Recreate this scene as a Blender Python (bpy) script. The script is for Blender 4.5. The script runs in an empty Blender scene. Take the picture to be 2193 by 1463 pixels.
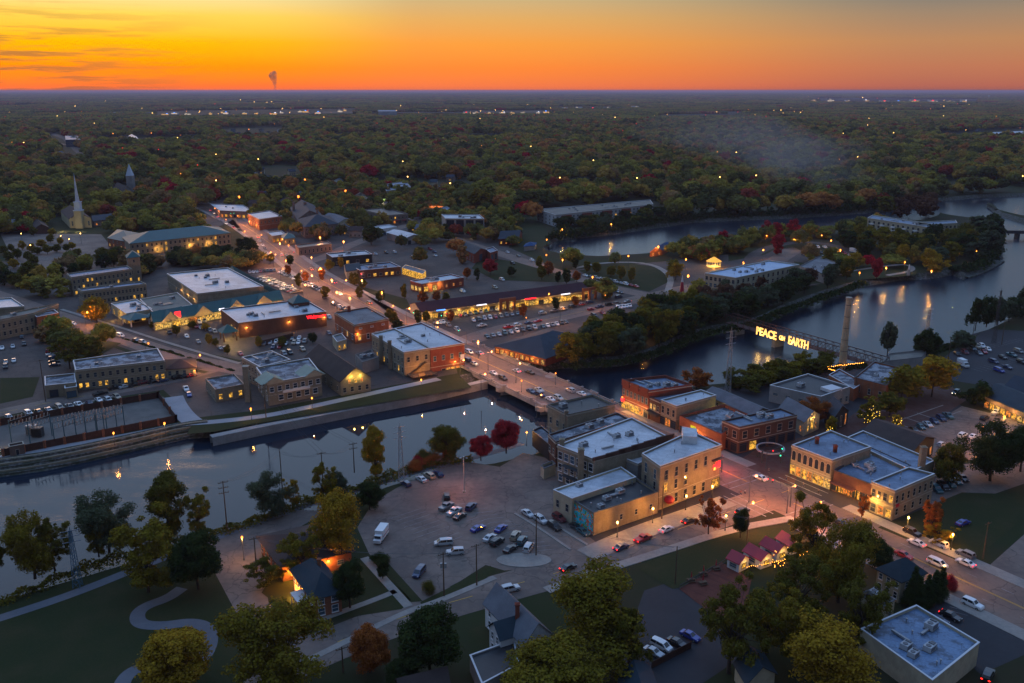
import bpy, bmesh, math, random
import numpy as np
from mathutils import Vector, Matrix, noise
from mathutils.geometry import delaunay_2d_cdt
random.seed(7); rs = np.random.RandomState(7)
SC = bpy.context.scene; COL = SC.collection
# ------------------------------------------------------------------ camera
CAMH = 115.0; F = 1940.0; PITCH = math.atan((731.5-193.5)/F)
SP, CP = math.sin(PITCH), math.cos(PITCH)
cam_d = bpy.data.cameras.new("camera"); cam = bpy.data.objects.new("camera", cam_d); COL.objects.link(cam)
cam.location = (0, 0, CAMH); cam.rotation_euler = (math.pi/2-PITCH, 0, 0)
cam_d.sensor_width = 36; cam_d.lens = F/2193*36; cam_d.clip_start = 1; cam_d.clip_end = 200000
SC.cycles.max_bounces = 5; SC.cycles.diffuse_bounces = 2; SC.cycles.glossy_bounces = 2; SC.cycles.transmission_bounces = 2; SC.cycles.volume_bounces = 0; SC.cycles.sample_clamp_indirect = 3
SC.camera = cam
SC.view_settings.view_transform = 'Standard'; SC.view_settings.look = 'None'
SC.view_settings.exposure = 0.0; SC.view_settings.gamma = 1.0
# ------------------------------------------------------------------ world: dusk sky, glow low in the west (ahead, left)
def srgb(r, g, b):
    f = lambda c: (c/255/12.92 if c/255 <= .04045 else ((c/255+.055)/1.055)**2.4)
    return (f(r), f(g), f(b), 1)
W = bpy.data.worlds.new("World"); SC.world = W; W.use_nodes = True
nt = W.node_tree; nt.nodes.clear()
def N(t, **k):
    n = nt.nodes.new(t)
    for a, b in k.items(): setattr(n, a, b)
    return n
def L(a, b): nt.links.new(a, b)
def ramp(stops, inp):
    r = N('ShaderNodeValToRGB'); e = r.color_ramp.elements
    while len(e) < len(stops): e.new(0.5)
    for i, (p, c) in enumerate(stops): e[i].position = p; e[i].color = c
    L(inp, r.inputs[0]); return r
def mth(op, a, b=None, clamp=False):
    m = N('ShaderNodeMath', operation=op, use_clamp=clamp)
    for i, v in enumerate((a, b)):
        if v is None: continue
        if isinstance(v, (int, float)): m.inputs[i].default_value = v
        else: L(v, m.inputs[i])
    return m.outputs[0]
SUN_AZ = -24.0   # degrees right of the view axis
tc = N('ShaderNodeTexCoord'); sep = N('ShaderNodeSeparateXYZ'); L(tc.outputs['Generated'], sep.inputs[0])
X, Y, Z = sep.outputs
hl = mth('POWER', mth('ADD', mth('MULTIPLY', X, X), mth('MULTIPLY', Y, Y)), .5)
sx, sy = math.sin(math.radians(SUN_AZ)), math.cos(math.radians(SUN_AZ))
dot = mth('DIVIDE', mth('ADD', mth('MULTIPLY', X, sx), mth('MULTIPLY', Y, sy)), mth('MAXIMUM', hl, .001))
wz = mth('MAXIMUM', Z, 0.0)
zr = mth('POWER', wz, .5)      # stretch the band near the horizon
def S(el): return math.sin(math.radians(el))**.5
HI = [(0, srgb(222,98,60)), (S(.25), srgb(240,108,48)), (S(1.3), srgb(255,138,5)), (S(2.7), srgb(252,178,5)), (S(4.1), srgb(246,205,82)), (S(5.1), srgb(232,212,145)),
      (S(8), (.54,.61,.60,1)), (S(13), (.42,.58,.76,1)), (S(25), (.56,.74,1.02,1)), (S(50), (.40,.62,1.08,1)), (1, (.27,.54,1.12,1))]
MID = [(0, srgb(205,100,70)), (S(.25), srgb(236,116,66)), (S(1.3), srgb(243,130,52)), (S(2.7), srgb(238,150,60)), (S(4.1), srgb(218,164,92)), (S(5.4), srgb(193,170,124)),
      (S(8), (.44,.53,.57,1)), (S(13), (.38,.54,.76,1)), (S(25), (.52,.71,1.02,1)), (S(50), (.39,.61,1.08,1)), (1, (.27,.54,1.12,1))]
LO = [(0, srgb(140,84,78)), (S(.25), srgb(172,98,82)), (S(1.3), srgb(182,114,84)), (S(2.7), srgb(178,128,90)), (S(4.1), srgb(150,126,104)), (S(5.4), srgb(112,116,114)),
      (S(8), (.20,.26,.32,1)), (S(13), (.21,.34,.52,1)), (S(25), (.32,.47,.75,1)), (S(50), (.34,.53,.96,1)), (1, (.27,.54,1.12,1))]
r1, r2, r3 = ramp(HI, zr), ramp(MID, zr), ramp(LO, zr)
def mr(v, a, b, smooth=True):
    m = N('ShaderNodeMapRange'); m.interpolation_type = 'SMOOTHSTEP' if smooth else 'LINEAR'
    L(v, m.inputs[0]); m.inputs[1].default_value = a; m.inputs[2].default_value = b; return m.outputs[0]
mxa = N('ShaderNodeMix', data_type='RGBA'); L(mr(dot, .66, .95), mxa.inputs[0]); L(r3.outputs[0], mxa.inputs[6]); L(r2.outputs[0], mxa.inputs[7])
mxb = N('ShaderNodeMix', data_type='RGBA'); L(mr(dot, .945, .998), mxb.inputs[0]); L(mxa.outputs[2], mxb.inputs[6]); L(r1.outputs[0], mxb.inputs[7])
# thin streaks of cloud low on the left
mp = N('ShaderNodeMapping'); L(tc.outputs['Generated'], mp.inputs[0]); mp.inputs['Scale'].default_value = (5, 5, 75)
nz = N('ShaderNodeTexNoise'); L(mp.outputs[0], nz.inputs[0]); nz.inputs['Scale'].default_value = 1.6; nz.inputs['Detail'].default_value = 6; nz.inputs['Roughness'].default_value = .62
cmask = mth('MULTIPLY', mr(nz.outputs[0], .46, .60), mth('MULTIPLY', mr(mth('MULTIPLY', X, -1), .24, .48), mr(mth('MULTIPLY', Z, -1), -.105, -.03)))
mxc = N('ShaderNodeMix', data_type='RGBA'); L(mth('MULTIPLY', cmask, .75), mxc.inputs[0]); L(mxb.outputs[2], mxc.inputs[6]); mxc.inputs[7].default_value = srgb(118,88,66)
# night side of the sky: darker behind the camera
dk = N('ShaderNodeMix', data_type='RGBA', blend_type='MULTIPLY'); dk.inputs[0].default_value = 1; L(mxc.outputs[2], dk.inputs[6])
cb = N('ShaderNodeCombineColor'); v = mth('ADD', .5, mth('MULTIPLY', mr(dot, -.6, .7), .5)); [L(v, cb.inputs[i]) for i in range(3)]
L(cb.outputs[0], dk.inputs[7])
bg = N('ShaderNodeBackground'); L(dk.outputs[2], bg.inputs[0]); bg.inputs[1].default_value = 1.12
sky = N('ShaderNodeTexSky'); sky.sky_type = 'NISHITA'; sky.sun_disc = False
sky.sun_elevation = math.radians(0.3); sky.sun_rotation = math.radians(SUN_AZ)
bg2 = N('ShaderNodeBackground'); L(sky.outputs[0], bg2.inputs[0]); bg2.inputs[1].default_value = .012
ad = N('ShaderNodeAddShader'); L(bg.outputs[0], ad.inputs[0]); L(bg2.outputs[0], ad.inputs[1])
wo = N('ShaderNodeOutputWorld'); L(ad.outputs[0], wo.inputs[0])
# the last of the sun's glow as a very soft lamp
sl = bpy.data.lights.new("sun", 'SUN'); sl.energy = .5; sl.angle = math.radians(20); sl.color = (1, .55, .25)
so = bpy.data.objects.new("sun", sl); COL.objects.link(so)
d = -Vector((sx*math.cos(math.radians(7)), sy*math.cos(math.radians(7)), math.sin(math.radians(7))))
so.rotation_euler = d.to_track_quat('-Z', 'Y').to_euler()
# ------------------------------------------------------------------ helpers
def P(x, y, z=0.0):
    u = x-1096.5; v = y-731.5
    zz = -(v*CP+F*SP); t = (z-CAMH)/zz
    return Vector((u*t, (F*CP-v*SP)*t, z))
def pix(p):
    dx, dy, dz = p[0], p[1], p[2]-CAMH
    cz = dy*CP-dz*SP; cy = -(dy*SP+dz*CP)   # cy grows downwards
    return (1096.5+F*dx/cz, 731.5+F*cy/cz)
def inpoly(x, y, poly):
    c = False; n = len(poly); j = n-1
    for i in range(n):
        xi, yi = poly[i][0], poly[i][1]; xj, yj = poly[j][0], poly[j][1]
        if (yi > y) != (yj > y) and x < (xj-xi)*(y-yi)/(yj-yi+1e-12)+xi: c = not c
        j = i
    return c
def setp(o, label=None, cat=None, group=None, kind=None):
    if label: o['label'] = label
    if cat: o['category'] = cat
    if group: o['group'] = group
    if kind: o['kind'] = kind
    return o
def empty(name, loc, label=None, cat=None, group=None, rz=0):
    o = bpy.data.objects.new(name, None); o.empty_display_size = .5; COL.objects.link(o)
    o.location = loc; o.rotation_euler = (0, 0, rz); return setp(o, label, cat, group)
class MB:
    def __init__(s): s.v = []; s.f = []; s.m = []
    def face(s, pts, m=0):
        i = len(s.v); s.v += [tuple(p) for p in pts]; s.f.append(tuple(range(i, i+len(pts)))); s.m.append(m)
    def box(s, c, size, rz=0, m=0, bottom=True):
        cx, cy, cz = c; a, b, h = size[0]/2, size[1]/2, size[2]/2; co, si = math.cos(rz), math.sin(rz)
        i = len(s.v)
        for dz in (-h, h):
            for dx, dy in ((-a,-b),(a,-b),(a,b),(-a,b)): s.v.append((cx+dx*co-dy*si, cy+dx*si+dy*co, cz+dz))
        fs = [(4,5,6,7),(0,1,5,4),(1,2,6,5),(2,3,7,6),(3,0,4,7)]+([(3,2,1,0)] if bottom else [])
        for f in fs: s.f.append(tuple(i+k for k in f)); s.m.append(m)
    def prism(s, poly, z0, z1, m=0, mt=None, cap=True, bottom=False):
        n = len(poly); i = len(s.v)
        s.v += [(p[0], p[1], z0) for p in poly]+[(p[0], p[1], z1) for p in poly]
        for k in range(n): s.f.append((i+k, i+(k+1)%n, i+n+(k+1)%n, i+n+k)); s.m.append(m)
        if cap: s.f.append(tuple(i+n+k for k in range(n))); s.m.append(m if mt is None else mt)
        if bottom: s.f.append(tuple(i+k for k in reversed(range(n)))); s.m.append(m)
    def cyl(s, p0, p1, r0, r1=None, n=8, m=0, caps=True):
        r1 = r0 if r1 is None else r1; p0, p1 = Vector(p0), Vector(p1); ax = (p1-p0).normalized()
        u = ax.orthogonal().normalized(); w = ax.cross(u); i = len(s.v)
        for p, r in ((p0, r0), (p1, r1)):
            for k in range(n):
                a = 2*math.pi*k/n; s.v.append(tuple(p+u*math.cos(a)*r+w*math.sin(a)*r))
        for k in range(n): s.f.append((i+k, i+(k+1)%n, i+n+(k+1)%n, i+n+k)); s.m.append(m)
        if caps:
            s.f.append(tuple(i+n+k for k in range(n))); s.m.append(m)
            s.f.append(tuple(i+k for k in reversed(range(n)))); s.m.append(m)
    def ball(s, c, r, m=0, n=8, k=5, sz=1):
        c = Vector(c); i = len(s.v)
        for a in range(k+1):
            th = math.pi*a/k
            for b in range(n):
                ph = 2*math.pi*b/n; s.v.append((c.x+r*math.sin(th)*math.cos(ph), c.y+r*math.sin(th)*math.sin(ph), c.z+r*sz*math.cos(th)))
        for a in range(k):
            for b in range(n):
                s.f.append((i+a*n+b, i+(a+1)*n+b, i+(a+1)*n+(b+1)%n, i+a*n+(b+1)%n)); s.m.append(m)
    def mesh(s, name, mats, off=None):
        me = bpy.data.meshes.new(name); v = s.v
        if off is not None: v = [(a[0]-off[0], a[1]-off[1], a[2]-off[2]) for a in v]
        me.from_pydata(v, [], s.f)
        for m in (mats if isinstance(mats, (list, tuple)) else [mats]): me.materials.append(m)
        me.polygons.foreach_set('material_index', s.m); me.update(); return me
    def build(s, name, mats, parent=None, world=True, **k):
        off = parent_world(parent) if (parent and world) else None
        me = s.mesh(name, mats, off); o = bpy.data.objects.new(name, me); COL.objects.link(o)
        if parent: o.parent = parent
        return setp(o, **k)
def parent_world(p):
    v = Vector(p.location)
    while p.parent: p = p.parent; v = v+Vector(p.location)
    return v
def link(name, me, parent=None, loc=(0,0,0), rz=0, sc=None, **k):
    o = bpy.data.objects.new(name, me); COL.objects.link(o)
    if parent: o.parent = parent
    o.location = loc; o.rotation_euler = (0, 0, rz)
    if sc: o.scale = sc
    return setp(o, **k)
ORD = ['','first','second','third','fourth','fifth','sixth','seventh','eighth','ninth','tenth','eleventh','twelfth']
def ordn(n): return ORD[n] if n < 13 else f"{n}{'th' if 10<=n%100<=20 else {1:'st',2:'nd',3:'rd'}.get(n%10,'th')}"
# ------------------------------------------------------------------ materials
def newmat(name):
    global nt
    m = bpy.data.materials.new(name); m.use_nodes = True; nt = m.node_tree; nt.nodes.clear(); return m
def pbsdf(rough=.8, spec=.3, metal=0):
    b = N('ShaderNodeBsdfPrincipled'); b.inputs['Roughness'].default_value = rough
    b.inputs['Specular IOR Level'].default_value = spec; b.inputs['Metallic'].default_value = metal
    o = N('ShaderNodeOutputMaterial'); L(b.outputs[0], o.inputs[0]); return b
def mixc(f, a, b, blend='MIX'):
    m = N('ShaderNodeMix', data_type='RGBA', blend_type=blend)
    for i, v in ((0, f), (6, a), (7, b)):
        if isinstance(v, (int, float)): m.inputs[i].default_value = v
        elif isinstance(v, tuple): m.inputs[i].default_value = v if len(v) == 4 else (*v, 1)
        else: L(v, m.inputs[i])
    return m.outputs[2]
def wnoise(scale, detail=4, rough=.6, vec=None, sc3=None):
    n = N('ShaderNodeTexNoise'); n.inputs['Scale'].default_value = scale; n.inputs['Detail'].default_value = detail; n.inputs['Roughness'].default_value = rough
    if vec is None:
        g = N('ShaderNodeNewGeometry'); vec = g.outputs['Position']
    if sc3:
        mp = N('ShaderNodeMapping'); L(vec, mp.inputs[0]); mp.inputs['Scale'].default_value = sc3; vec = mp.outputs[0]
    L(vec, n.inputs['Vector']); return n.outputs[0]
MC = {}
def surf(name, c, c2=None, s1=.12, s2=1.5, rough=.85, spec=.25, amt=.5, bump=0, metal=0, lo=.38, hi=.62, seams=0, cracks=0):
    """weathered surface: two tones in large patches with a finer grain over them"""
    if name in MC: return MC[name]
    m = newmat(name); b = pbsdf(rough, spec, metal)
    c2 = c2 or tuple(x*.62 for x in c)
    n1 = mr(wnoise(s1, 5), lo, hi); n2 = mr(wnoise(s2, 3), .3, .7)
    f = mth('ADD', mth('MULTIPLY', n1, .65), mth('MULTIPLY', n2, .35))
    col = mixc(mth('MULTIPLY', f, amt*2, clamp=True), c, c2)
    if seams:
        g = N('ShaderNodeNewGeometry'); mp = N('ShaderNodeMapping'); L(g.outputs['Position'], mp.inputs[0]); mp.inputs['Rotation'].default_value = (0, 0, .42); t = N('ShaderNodeTexBrick'); L(mp.outputs[0], t.inputs[0])
        t.inputs['Scale'].default_value = 1; t.inputs['Brick Width'].default_value = 9; t.inputs['Row Height'].default_value = 2.4; t.inputs['Mortar Size'].default_value = .06; t.inputs['Color1'].default_value = (1,1,1,1); t.inputs['Color2'].default_value = (.84,.85,.87,1); t.inputs['Mortar'].default_value = (.55,.55,.58,1)
        col = mixc(seams, col, mixc(1.0, col, t.outputs[0], 'MULTIPLY')); col = mixc(mth('MULTIPLY', mr(wnoise(.06, 3, .5, None, (1,1,1)), .56, .60), .35), col, tuple(x*.4 for x in c))
    if cracks:
        g = N('ShaderNodeNewGeometry'); vo = N('ShaderNodeTexVoronoi', feature='DISTANCE_TO_EDGE'); vo.inputs['Scale'].default_value = .11; va = N('ShaderNodeVectorMath', operation='MULTIPLY_ADD'); nz = N('ShaderNodeTexNoise'); nz.inputs['Scale'].default_value = .25; L(g.outputs['Position'], nz.inputs[0]); L(nz.outputs['Color'], va.inputs[0]); va.inputs[1].default_value = (5,5,5); L(g.outputs['Position'], va.inputs[2]); L(va.outputs[0], vo.inputs['Vector'])
        col = mixc(mth('MULTIPLY', mr(mth('MULTIPLY', vo.outputs['Distance'], -1), -.022, -.004), .55), col, tuple(x*.3 for x in c)); col = mixc(mth('MULTIPLY', mr(wnoise(.22, 4, .7), .60, .72), .4), col, tuple(x*.35 for x in c))
    L(col, b.inputs['Base Color'])
    if bump:
        bp = N('ShaderNodeBump'); bp.inputs['Strength'].default_value = bump; bp.inputs['Distance'].default_value = .1
        L(wnoise(s2*2, 3), bp.inputs['Height']); L(bp.outputs[0], b.inputs['Normal'])
    MC[name] = m; return m
def flat(name, c, rough=.5, spec=.4, metal=0, emit=None, es=0):
    if name in MC: return MC[name]
    m = newmat(name); b = pbsdf(rough, spec, metal); b.inputs['Base Color'].default_value = (*c, 1)
    if emit: b.inputs['Emission Color'].default_value = (*emit, 1); b.inputs['Emission Strength'].default_value = es
    MC[name] = m; return m
def brick(name, c, c2, mortar=(.25,.23,.2), s=1.0, lines=True):
    if name in MC: return MC[name]
    m = newmat(name); b = pbsdf(.9, .2)
    g = N('ShaderNodeNewGeometry'); sp = N('ShaderNodeSeparateXYZ'); L(g.outputs['Position'], sp.inputs[0])
    cv = N('ShaderNodeCombineXYZ'); L(mth('ADD', sp.outputs[0], sp.outputs[1]), cv.inputs[0]); L(sp.outputs[2], cv.inputs[1])
    t = N('ShaderNodeTexBrick'); L(cv.outputs[0], t.inputs[0]); t.inputs['Scale'].default_value = s
    t.inputs['Color1'].default_value = (*c, 1); t.inputs['Color2'].default_value = (*c2, 1); t.inputs['Mortar'].default_value = (*mortar, 1)
    t.inputs['Mortar Size'].default_value = .03; t.inputs['Brick Width'].default_value = .6; t.inputs['Row Height'].default_value = .28
    n = mr(wnoise(.35, 5), .35, .65); n2 = wnoise(.9, 3, .6, None, (1, 1, .12))
    col = mixc(mth('MULTIPLY', n, .5), t.outputs[0], tuple(x*.55 for x in c))
    col = mixc(mth('MULTIPLY', mr(n2, .45, .75), .35), col, tuple(x*.45 for x in c))
    L(col, b.inputs['Base Color']); MC[name] = m; return m
def lit(name, c, s, var=True):
    """lit window: lamps and shapes inside vary over the pane"""
    if name in MC: return MC[name]
    m = newmat(name); b = pbsdf(.3, .5); b.inputs['Base Color'].default_value = (.05, .04, .03, 1)
    b.inputs['Emission Color'].default_value = (*c, 1)
    n = wnoise(1.1, 3, .7); L(mth('MULTIPLY', mr(n, .35, .68), s), b.inputs['Emission Strength'])
    MC[name] = m; return m
tan_brick = brick('tan_brick', (.30,.24,.16), (.24,.19,.125))
stone = brick('limestone_wall', (.33,.275,.19), (.26,.215,.15), (.20,.17,.13), .6)
red_brick = brick('red_brick', (.25,.06,.035), (.19,.045,.03), (.16,.09,.07))
dark_brick = brick('dark_brick', (.13,.065,.045), (.10,.05,.04), (.10,.07,.06))
orange_brick = brick('orange_brick', (.32,.11,.05), (.26,.085,.04), (.2,.12,.09))
mauve_brick = brick('mauve_brick', (.22,.15,.13), (.18,.12,.11))
cream = surf('cream_siding', (.42,.37,.26), (.32,.28,.2), .4, 2)
white_wall = surf('white_siding', (.62,.63,.63), (.48,.49,.5), .3, 2)
grey_wall = surf('grey_block', (.28,.27,.26), (.2,.2,.2), .3, 2)
dark_wall = surf('black_boards', (.03,.035,.04), (.02,.022,.025), .3, 2)
roof_white = surf('white_membrane_roof', (.54,.57,.61), (.24,.25,.28), .11, .9, .5, .4, .42, lo=.46, hi=.78, seams=.9)
roof_worn = surf('worn_gravel_roof', (.34,.36,.40), (.07,.075,.09), .25, 1.6, .8, .3, .62, lo=.42, hi=.56, seams=.7)
roof_grey = surf('grey_tar_roof', (.20,.20,.21), (.12,.12,.13), .1, .8, .8, .3, .5)
roof_dark = surf('black_rubber_roof', (.035,.037,.042), (.02,.021,.025), .15, .8, .5, .4, .5, seams=.9)
roof_blue = surf('weathered_blue_grey_roof', (.20,.27,.38), (.10,.14,.21), .16, 1.2, .6, .4, .55, seams=.9)
roof_tan = surf('tan_gravel_roof', (.24,.22,.18), (.17,.15,.13), .1, 1, .9, .2, .5)
sh_brown = surf('brown_shingles', (.065,.048,.043), (.045,.034,.032), .2, 2.5, .9, .2, .5)
sh_teal = surf('teal_metal_roof', (.015,.085,.09), (.012,.065,.072), .2, 2, .55, .4, .5)
sh_green = surf('pale_green_metal_roof', (.12,.24,.20), (.08,.18,.16), .2, 2, .5, .4, .5)
sh_navy = surf('dark_slate_shingles', (.022,.036,.055), (.016,.026,.04), .2, 2.5, .8, .3, .5)
sh_slate = surf('slate_blue_shingles', (.026,.045,.06), (.018,.033,.045), .2, 2.5, .8, .3, .5)
sh_maroon = surf('maroon_shingles', (.055,.022,.028), (.042,.017,.022), .2, 2.5, .9, .2, .5)
sh_red = surf('red_metal_roof', (.38,.02,.035), (.30,.016,.03), .3, 2, .5, .4, .5)
sh_grey = surf('grey_shingles', (.14,.15,.17), (.10,.105,.12), .2, 2.5, .9, .2, .5)
coping_w = flat('pale_metal_coping', (.55,.56,.58)); coping_d = flat('dark_metal_coping', (.06,.06,.07)); coping_t = flat('stone_coping', (.33,.29,.23), .9)
trim_white = flat('white_trim', (.6,.6,.6)); trim_dark = flat('dark_trim', (.03,.03,.035))
glass = flat('window_glass', (.02,.03,.045), .08, .7); glass_b = flat('blue_window_glass', (.05,.09,.13), .1, .8)
lit_y = lit('lit_window_warm', (1,.50,.06), 1.5); lit_w = lit('lit_window_yellow', (1,.62,.14), 1.2); lit_o = lit('lit_window_orange', (1,.30,.04), 1.2)
metal = flat('galvanised_metal', (.30,.31,.32), .45, .5, .3); steel_d = flat('dark_painted_steel', (.04,.045,.05), .5)
wood = surf('weathered_wood', (.12,.08,.05), (.08,.055,.035), 1, 5); bark = surf('bark', (.055,.042,.032), (.035,.028,.022), 1, 6)
concrete = surf('concrete', (.30,.29,.28), (.21,.20,.195), .2, 1.5, .9, .2, .5)
# ------------------------------------------------------------------ ground, water
asphalt = surf('asphalt', (.098,.074,.064), (.055,.045,.041), .05, .7, .85, .3, .6, cracks=1)
asph_dk = surf('new_asphalt', (.035,.035,.04), (.026,.026,.03), .06, .7, .8, .3, .5)
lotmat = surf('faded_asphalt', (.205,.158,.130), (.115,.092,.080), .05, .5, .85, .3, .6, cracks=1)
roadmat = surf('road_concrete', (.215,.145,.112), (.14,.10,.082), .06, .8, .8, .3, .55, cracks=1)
walkmat = surf('pavement_concrete', (.30,.27,.235), (.22,.20,.18), .15, 1.2, .9, .2, .5)
path_dark = surf('asphalt_path', (.13,.135,.15), (.10,.105,.12), .1, 1, .85, .3, .5)
path_blue = surf('riverside_path_concrete', (.30,.31,.33), (.24,.25,.27), .1, 1, .85, .3, .5)
brickpave = brick('brick_paving', (.15,.045,.03), (.11,.035,.025), (.10,.06,.05), .5)
grassm = surf('lawn_grass', (.022,.034,.012), (.060,.046,.022), .09, 2.6, .95, .1, .45, lo=.40, hi=.85)
dirt = surf('gravel_ground', (.17,.155,.14), (.12,.11,.10), .15, 2, .95, .1, .5)
dryg = surf('dry_grass', (.09,.08,.035), (.05,.055,.025), .06, .8, .95, .1, .5)
m_ground = newmat('ground_cover'); b = pbsdf(.95, .1)
gn = wnoise(.0016, 8, .65); gn2 = wnoise(.03, 5, .6); gn3 = wnoise(.00035, 6, .6, None, (1, 2.6, 1))
c = mixc(mr(gn2, .35, .65), (.026,.036,.014), (.040,.034,.018))
c = mixc(mth('MULTIPLY', mr(gn, .5, .62), .45), c, (.075,.062,.035))
c = mixc(mth('MULTIPLY', mr(gn3, .52, .60), .7), c, (.17,.135,.10)); L(c, b.inputs['Base Color'])
m_rip = newmat('riprap_stone'); b = pbsdf(.95, .2)
vo = N('ShaderNodeTexVoronoi'); vo.inputs['Scale'].default_value = 1.1; g = N('ShaderNodeNewGeometry'); L(g.outputs['Position'], vo.inputs['Vector'])
L(mixc(mr(wnoise(.5, 4), .35, .65), mixc(mth('MULTIPLY', vo.outputs['Distance'], 1.2, clamp=True), (.20,.19,.18), (.05,.05,.05)), (.045,.05,.03)), b.inputs['Base Color'])
m_water = newmat('river_water'); b = pbsdf(.05, .5); b.inputs['Base Color'].default_value = (.008,.018,.032, 1); b.inputs['IOR'].default_value = 1.33
g = N('ShaderNodeNewGeometry'); spz = N('ShaderNodeSeparateXYZ'); L(g.outputs['Position'], spz.inputs[0])
ups = mr(mth('ADD', spz.outputs[0], mth('MULTIPLY', spz.outputs[1], .35)), 120, 190)     # rougher water upstream of the road bridge
dn = mr(mth('MULTIPLY', spz.outputs[0], -1), 72, 105)     # rapids below the bridge, on the left
calm = mth('MAXIMUM', ups, mth('MULTIPLY', dn, mth('MULTIPLY', mr(wnoise(.03, 6, .7, None, (.5, 1.6, 1)), .38, .66), .8)))
L(mth('ADD', .035, mth('MULTIPLY', calm, .16)), b.inputs['Roughness'])
w1 = wnoise(.5, 4, .6, None, (1, 1.6, 1)); w2 = wnoise(1.9, 3, .6)
bp = N('ShaderNodeBump'); bp.inputs['Distance'].default_value = .25
L(mth('ADD', .012, mth('MULTIPLY', calm, .30)), bp.inputs['Strength']); L(mth('ADD', w1, mth('MULTIPLY', w2, .5)), bp.inputs['Height']); L(bp.outputs[0], b.inputs['Normal'])
ZW = -3.5
RIVER = [(-300,1075),(0,1022),(100,1008),(220,983),(400,940),(460,935),(640,902),(800,872),(1000,826),(1045,815),(1130,798),(1205,790),(1330,785),(1400,768),(1480,733),(1530,716),(1600,706),(1650,690),(1690,668),(1780,635),(1850,614),(1925,601),(1990,598),(2040,590),(2062,600),(2100,582),(2125,560),(2140,530),(2142,505),(2140,494),(2120,478),(2060,470),(2010,462),
 (1970,478),(1890,480),(1860,492),(1780,496),(1700,506),(1640,512),(1560,522),(1510,534),(1440,545),(1360,552),(1280,556),(1215,553),(1178,543),(1172,530),(1195,515),(1300,505),(1400,490),(1480,478),(1560,474),(1700,468),(1850,458),(1990,434),(2100,424),(2400,415),(2500,470),(2193,468),(2140,455),(2118,440),(2112,442),(2135,462),(2200,482),(2500,520),
 (2600,560),(2600,640),(2200,640),(2150,690),(2060,735),(1960,768),(1905,775),(1850,790),(1700,800),(1560,830),(1500,835),(1340,862),(1280,880),(1190,935),(1130,985),(1050,1003),(960,1015),(830,1052),(650,1112),(440,1165),(250,1225),(0,1298),(-300,1370)]
RIVER = [p for p in RIVER]
def wv(pts, z=0): return [P(x, y, z) for x, y in pts]
rw = wv(RIVER, ZW)
area = sum(rw[i].x*rw[(i+1)%len(rw)].y-rw[(i+1)%len(rw)].x*rw[i].y for i in range(len(rw)))
if area < 0: rw.reverse()
def densify(pts, step=12):
    out = []
    for i, a in enumerate(pts):
        b2 = pts[(i+1) % len(pts)]; n = min(40, max(1, int((b2-a).length/step)))
        for k in range(n): out.append(a.lerp(b2, k/n))
    return out
rw = densify(rw)
rw = [Vector((p.x+1.2*noise.noise(p*.06), p.y+1.2*noise.noise(p*.06+Vector((9,9,9))), p.z)) for p in rw]
def offset(pts, dd):
    n = len(pts); out = []
    for i in range(n):
        t = (pts[(i+1) % n]-pts[i-1]); t.z = 0; t.normalize(); out.append(Vector((pts[i].x+t.y*dd, pts[i].y-t.x*dd, 0)))
    return out
bank_top = offset(rw, 4.5)
def sheet_cdt(name, outer, holes, z, mat):
    vs = []; es = []
    for ring in [outer]+holes:
        i0 = len(vs); n = len(ring); vs += [Vector((p[0], p[1])) for p in ring]; es += [(i0+k, i0+(k+1) % n) for k in range(n)]
    V, E, Fc, *_ = delaunay_2d_cdt(vs, es, [], 0, 1e-4)
    fs = []
    for f in Fc:
        cx = sum(V[i].x for i in f)/3; cy = sum(V[i].y for i in f)/3
        if inpoly(cx, cy, outer) and not any(inpoly(cx, cy, h) for h in holes): fs.append(f)
    me = bpy.data.meshes.new(name); me.from_pydata([(v.x, v.y, z) for v in V], [], fs); me.materials.append(mat)
    o = bpy.data.objects.new(name, me); COL.objects.link(o); return o
HAZE = 4.2e-5
FAR = 60000
outer = [(-FAR,-600),(FAR,-600),(FAR,FAR),(-FAR,FAR)]
# only the river's own points inside the bank line make the hole
setp(sheet_cdt('ground', outer, [[(p.x, p.y) for p in bank_top]], 0, m_ground), kind='structure')
mb = MB(); n = len(rw)
low = offset(rw, -3.0)
for i in range(n):
    j = (i+1) % n
    mb.face([bank_top[i], bank_top[j], rw[j], rw[i]])
    a, b3 = low[i].copy(), low[j].copy(); a.z = b3.z = -6.5; mb.face([rw[i], rw[j], b3, a])
mb.build('river_bank', m_rip, kind='structure')
mb = MB(); mb.face([(-3000,-300,ZW),(4000,-300,ZW),(4000,3000,ZW),(-3000,3000,ZW)]); mb.build('river', m_water, kind='structure')
def sheet(name, pts, z, mat, kind='structure', world=False):
    q = pts if world else wv(pts)
    o = sheet_cdt(name, [(p[0], p[1]) for p in q], [], z, mat); return setp(o, kind=kind)
def ribbon(mb, pts, w, z, z2=None, m=0, off=0):
    """flat strip of width w along world points; closed box with side walls when z2 is given"""
    n = len(pts); Lf, Rt = [], []
    for i in range(n):
        t = pts[min(i+1, n-1)]-pts[max(i-1, 0)]; t.z = 0; t.normalize(); nn = Vector((t.y, -t.x, 0))
        Lf.append(pts[i]-nn*(w/2)+nn*off); Rt.append(pts[i]+nn*(w/2)+nn*off)
    for i in range(n-1):
        mb.face([(*Rt[i].xy, z), (*Rt[i+1].xy, z), (*Lf[i+1].xy, z), (*Lf[i].xy, z)], m)
        if z2 is not None:
            for A in (Rt, Lf): mb.face([(*A[i].xy, z2), (*A[i+1].xy, z2), (*A[i+1].xy, z), (*A[i].xy, z)], m)
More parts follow.
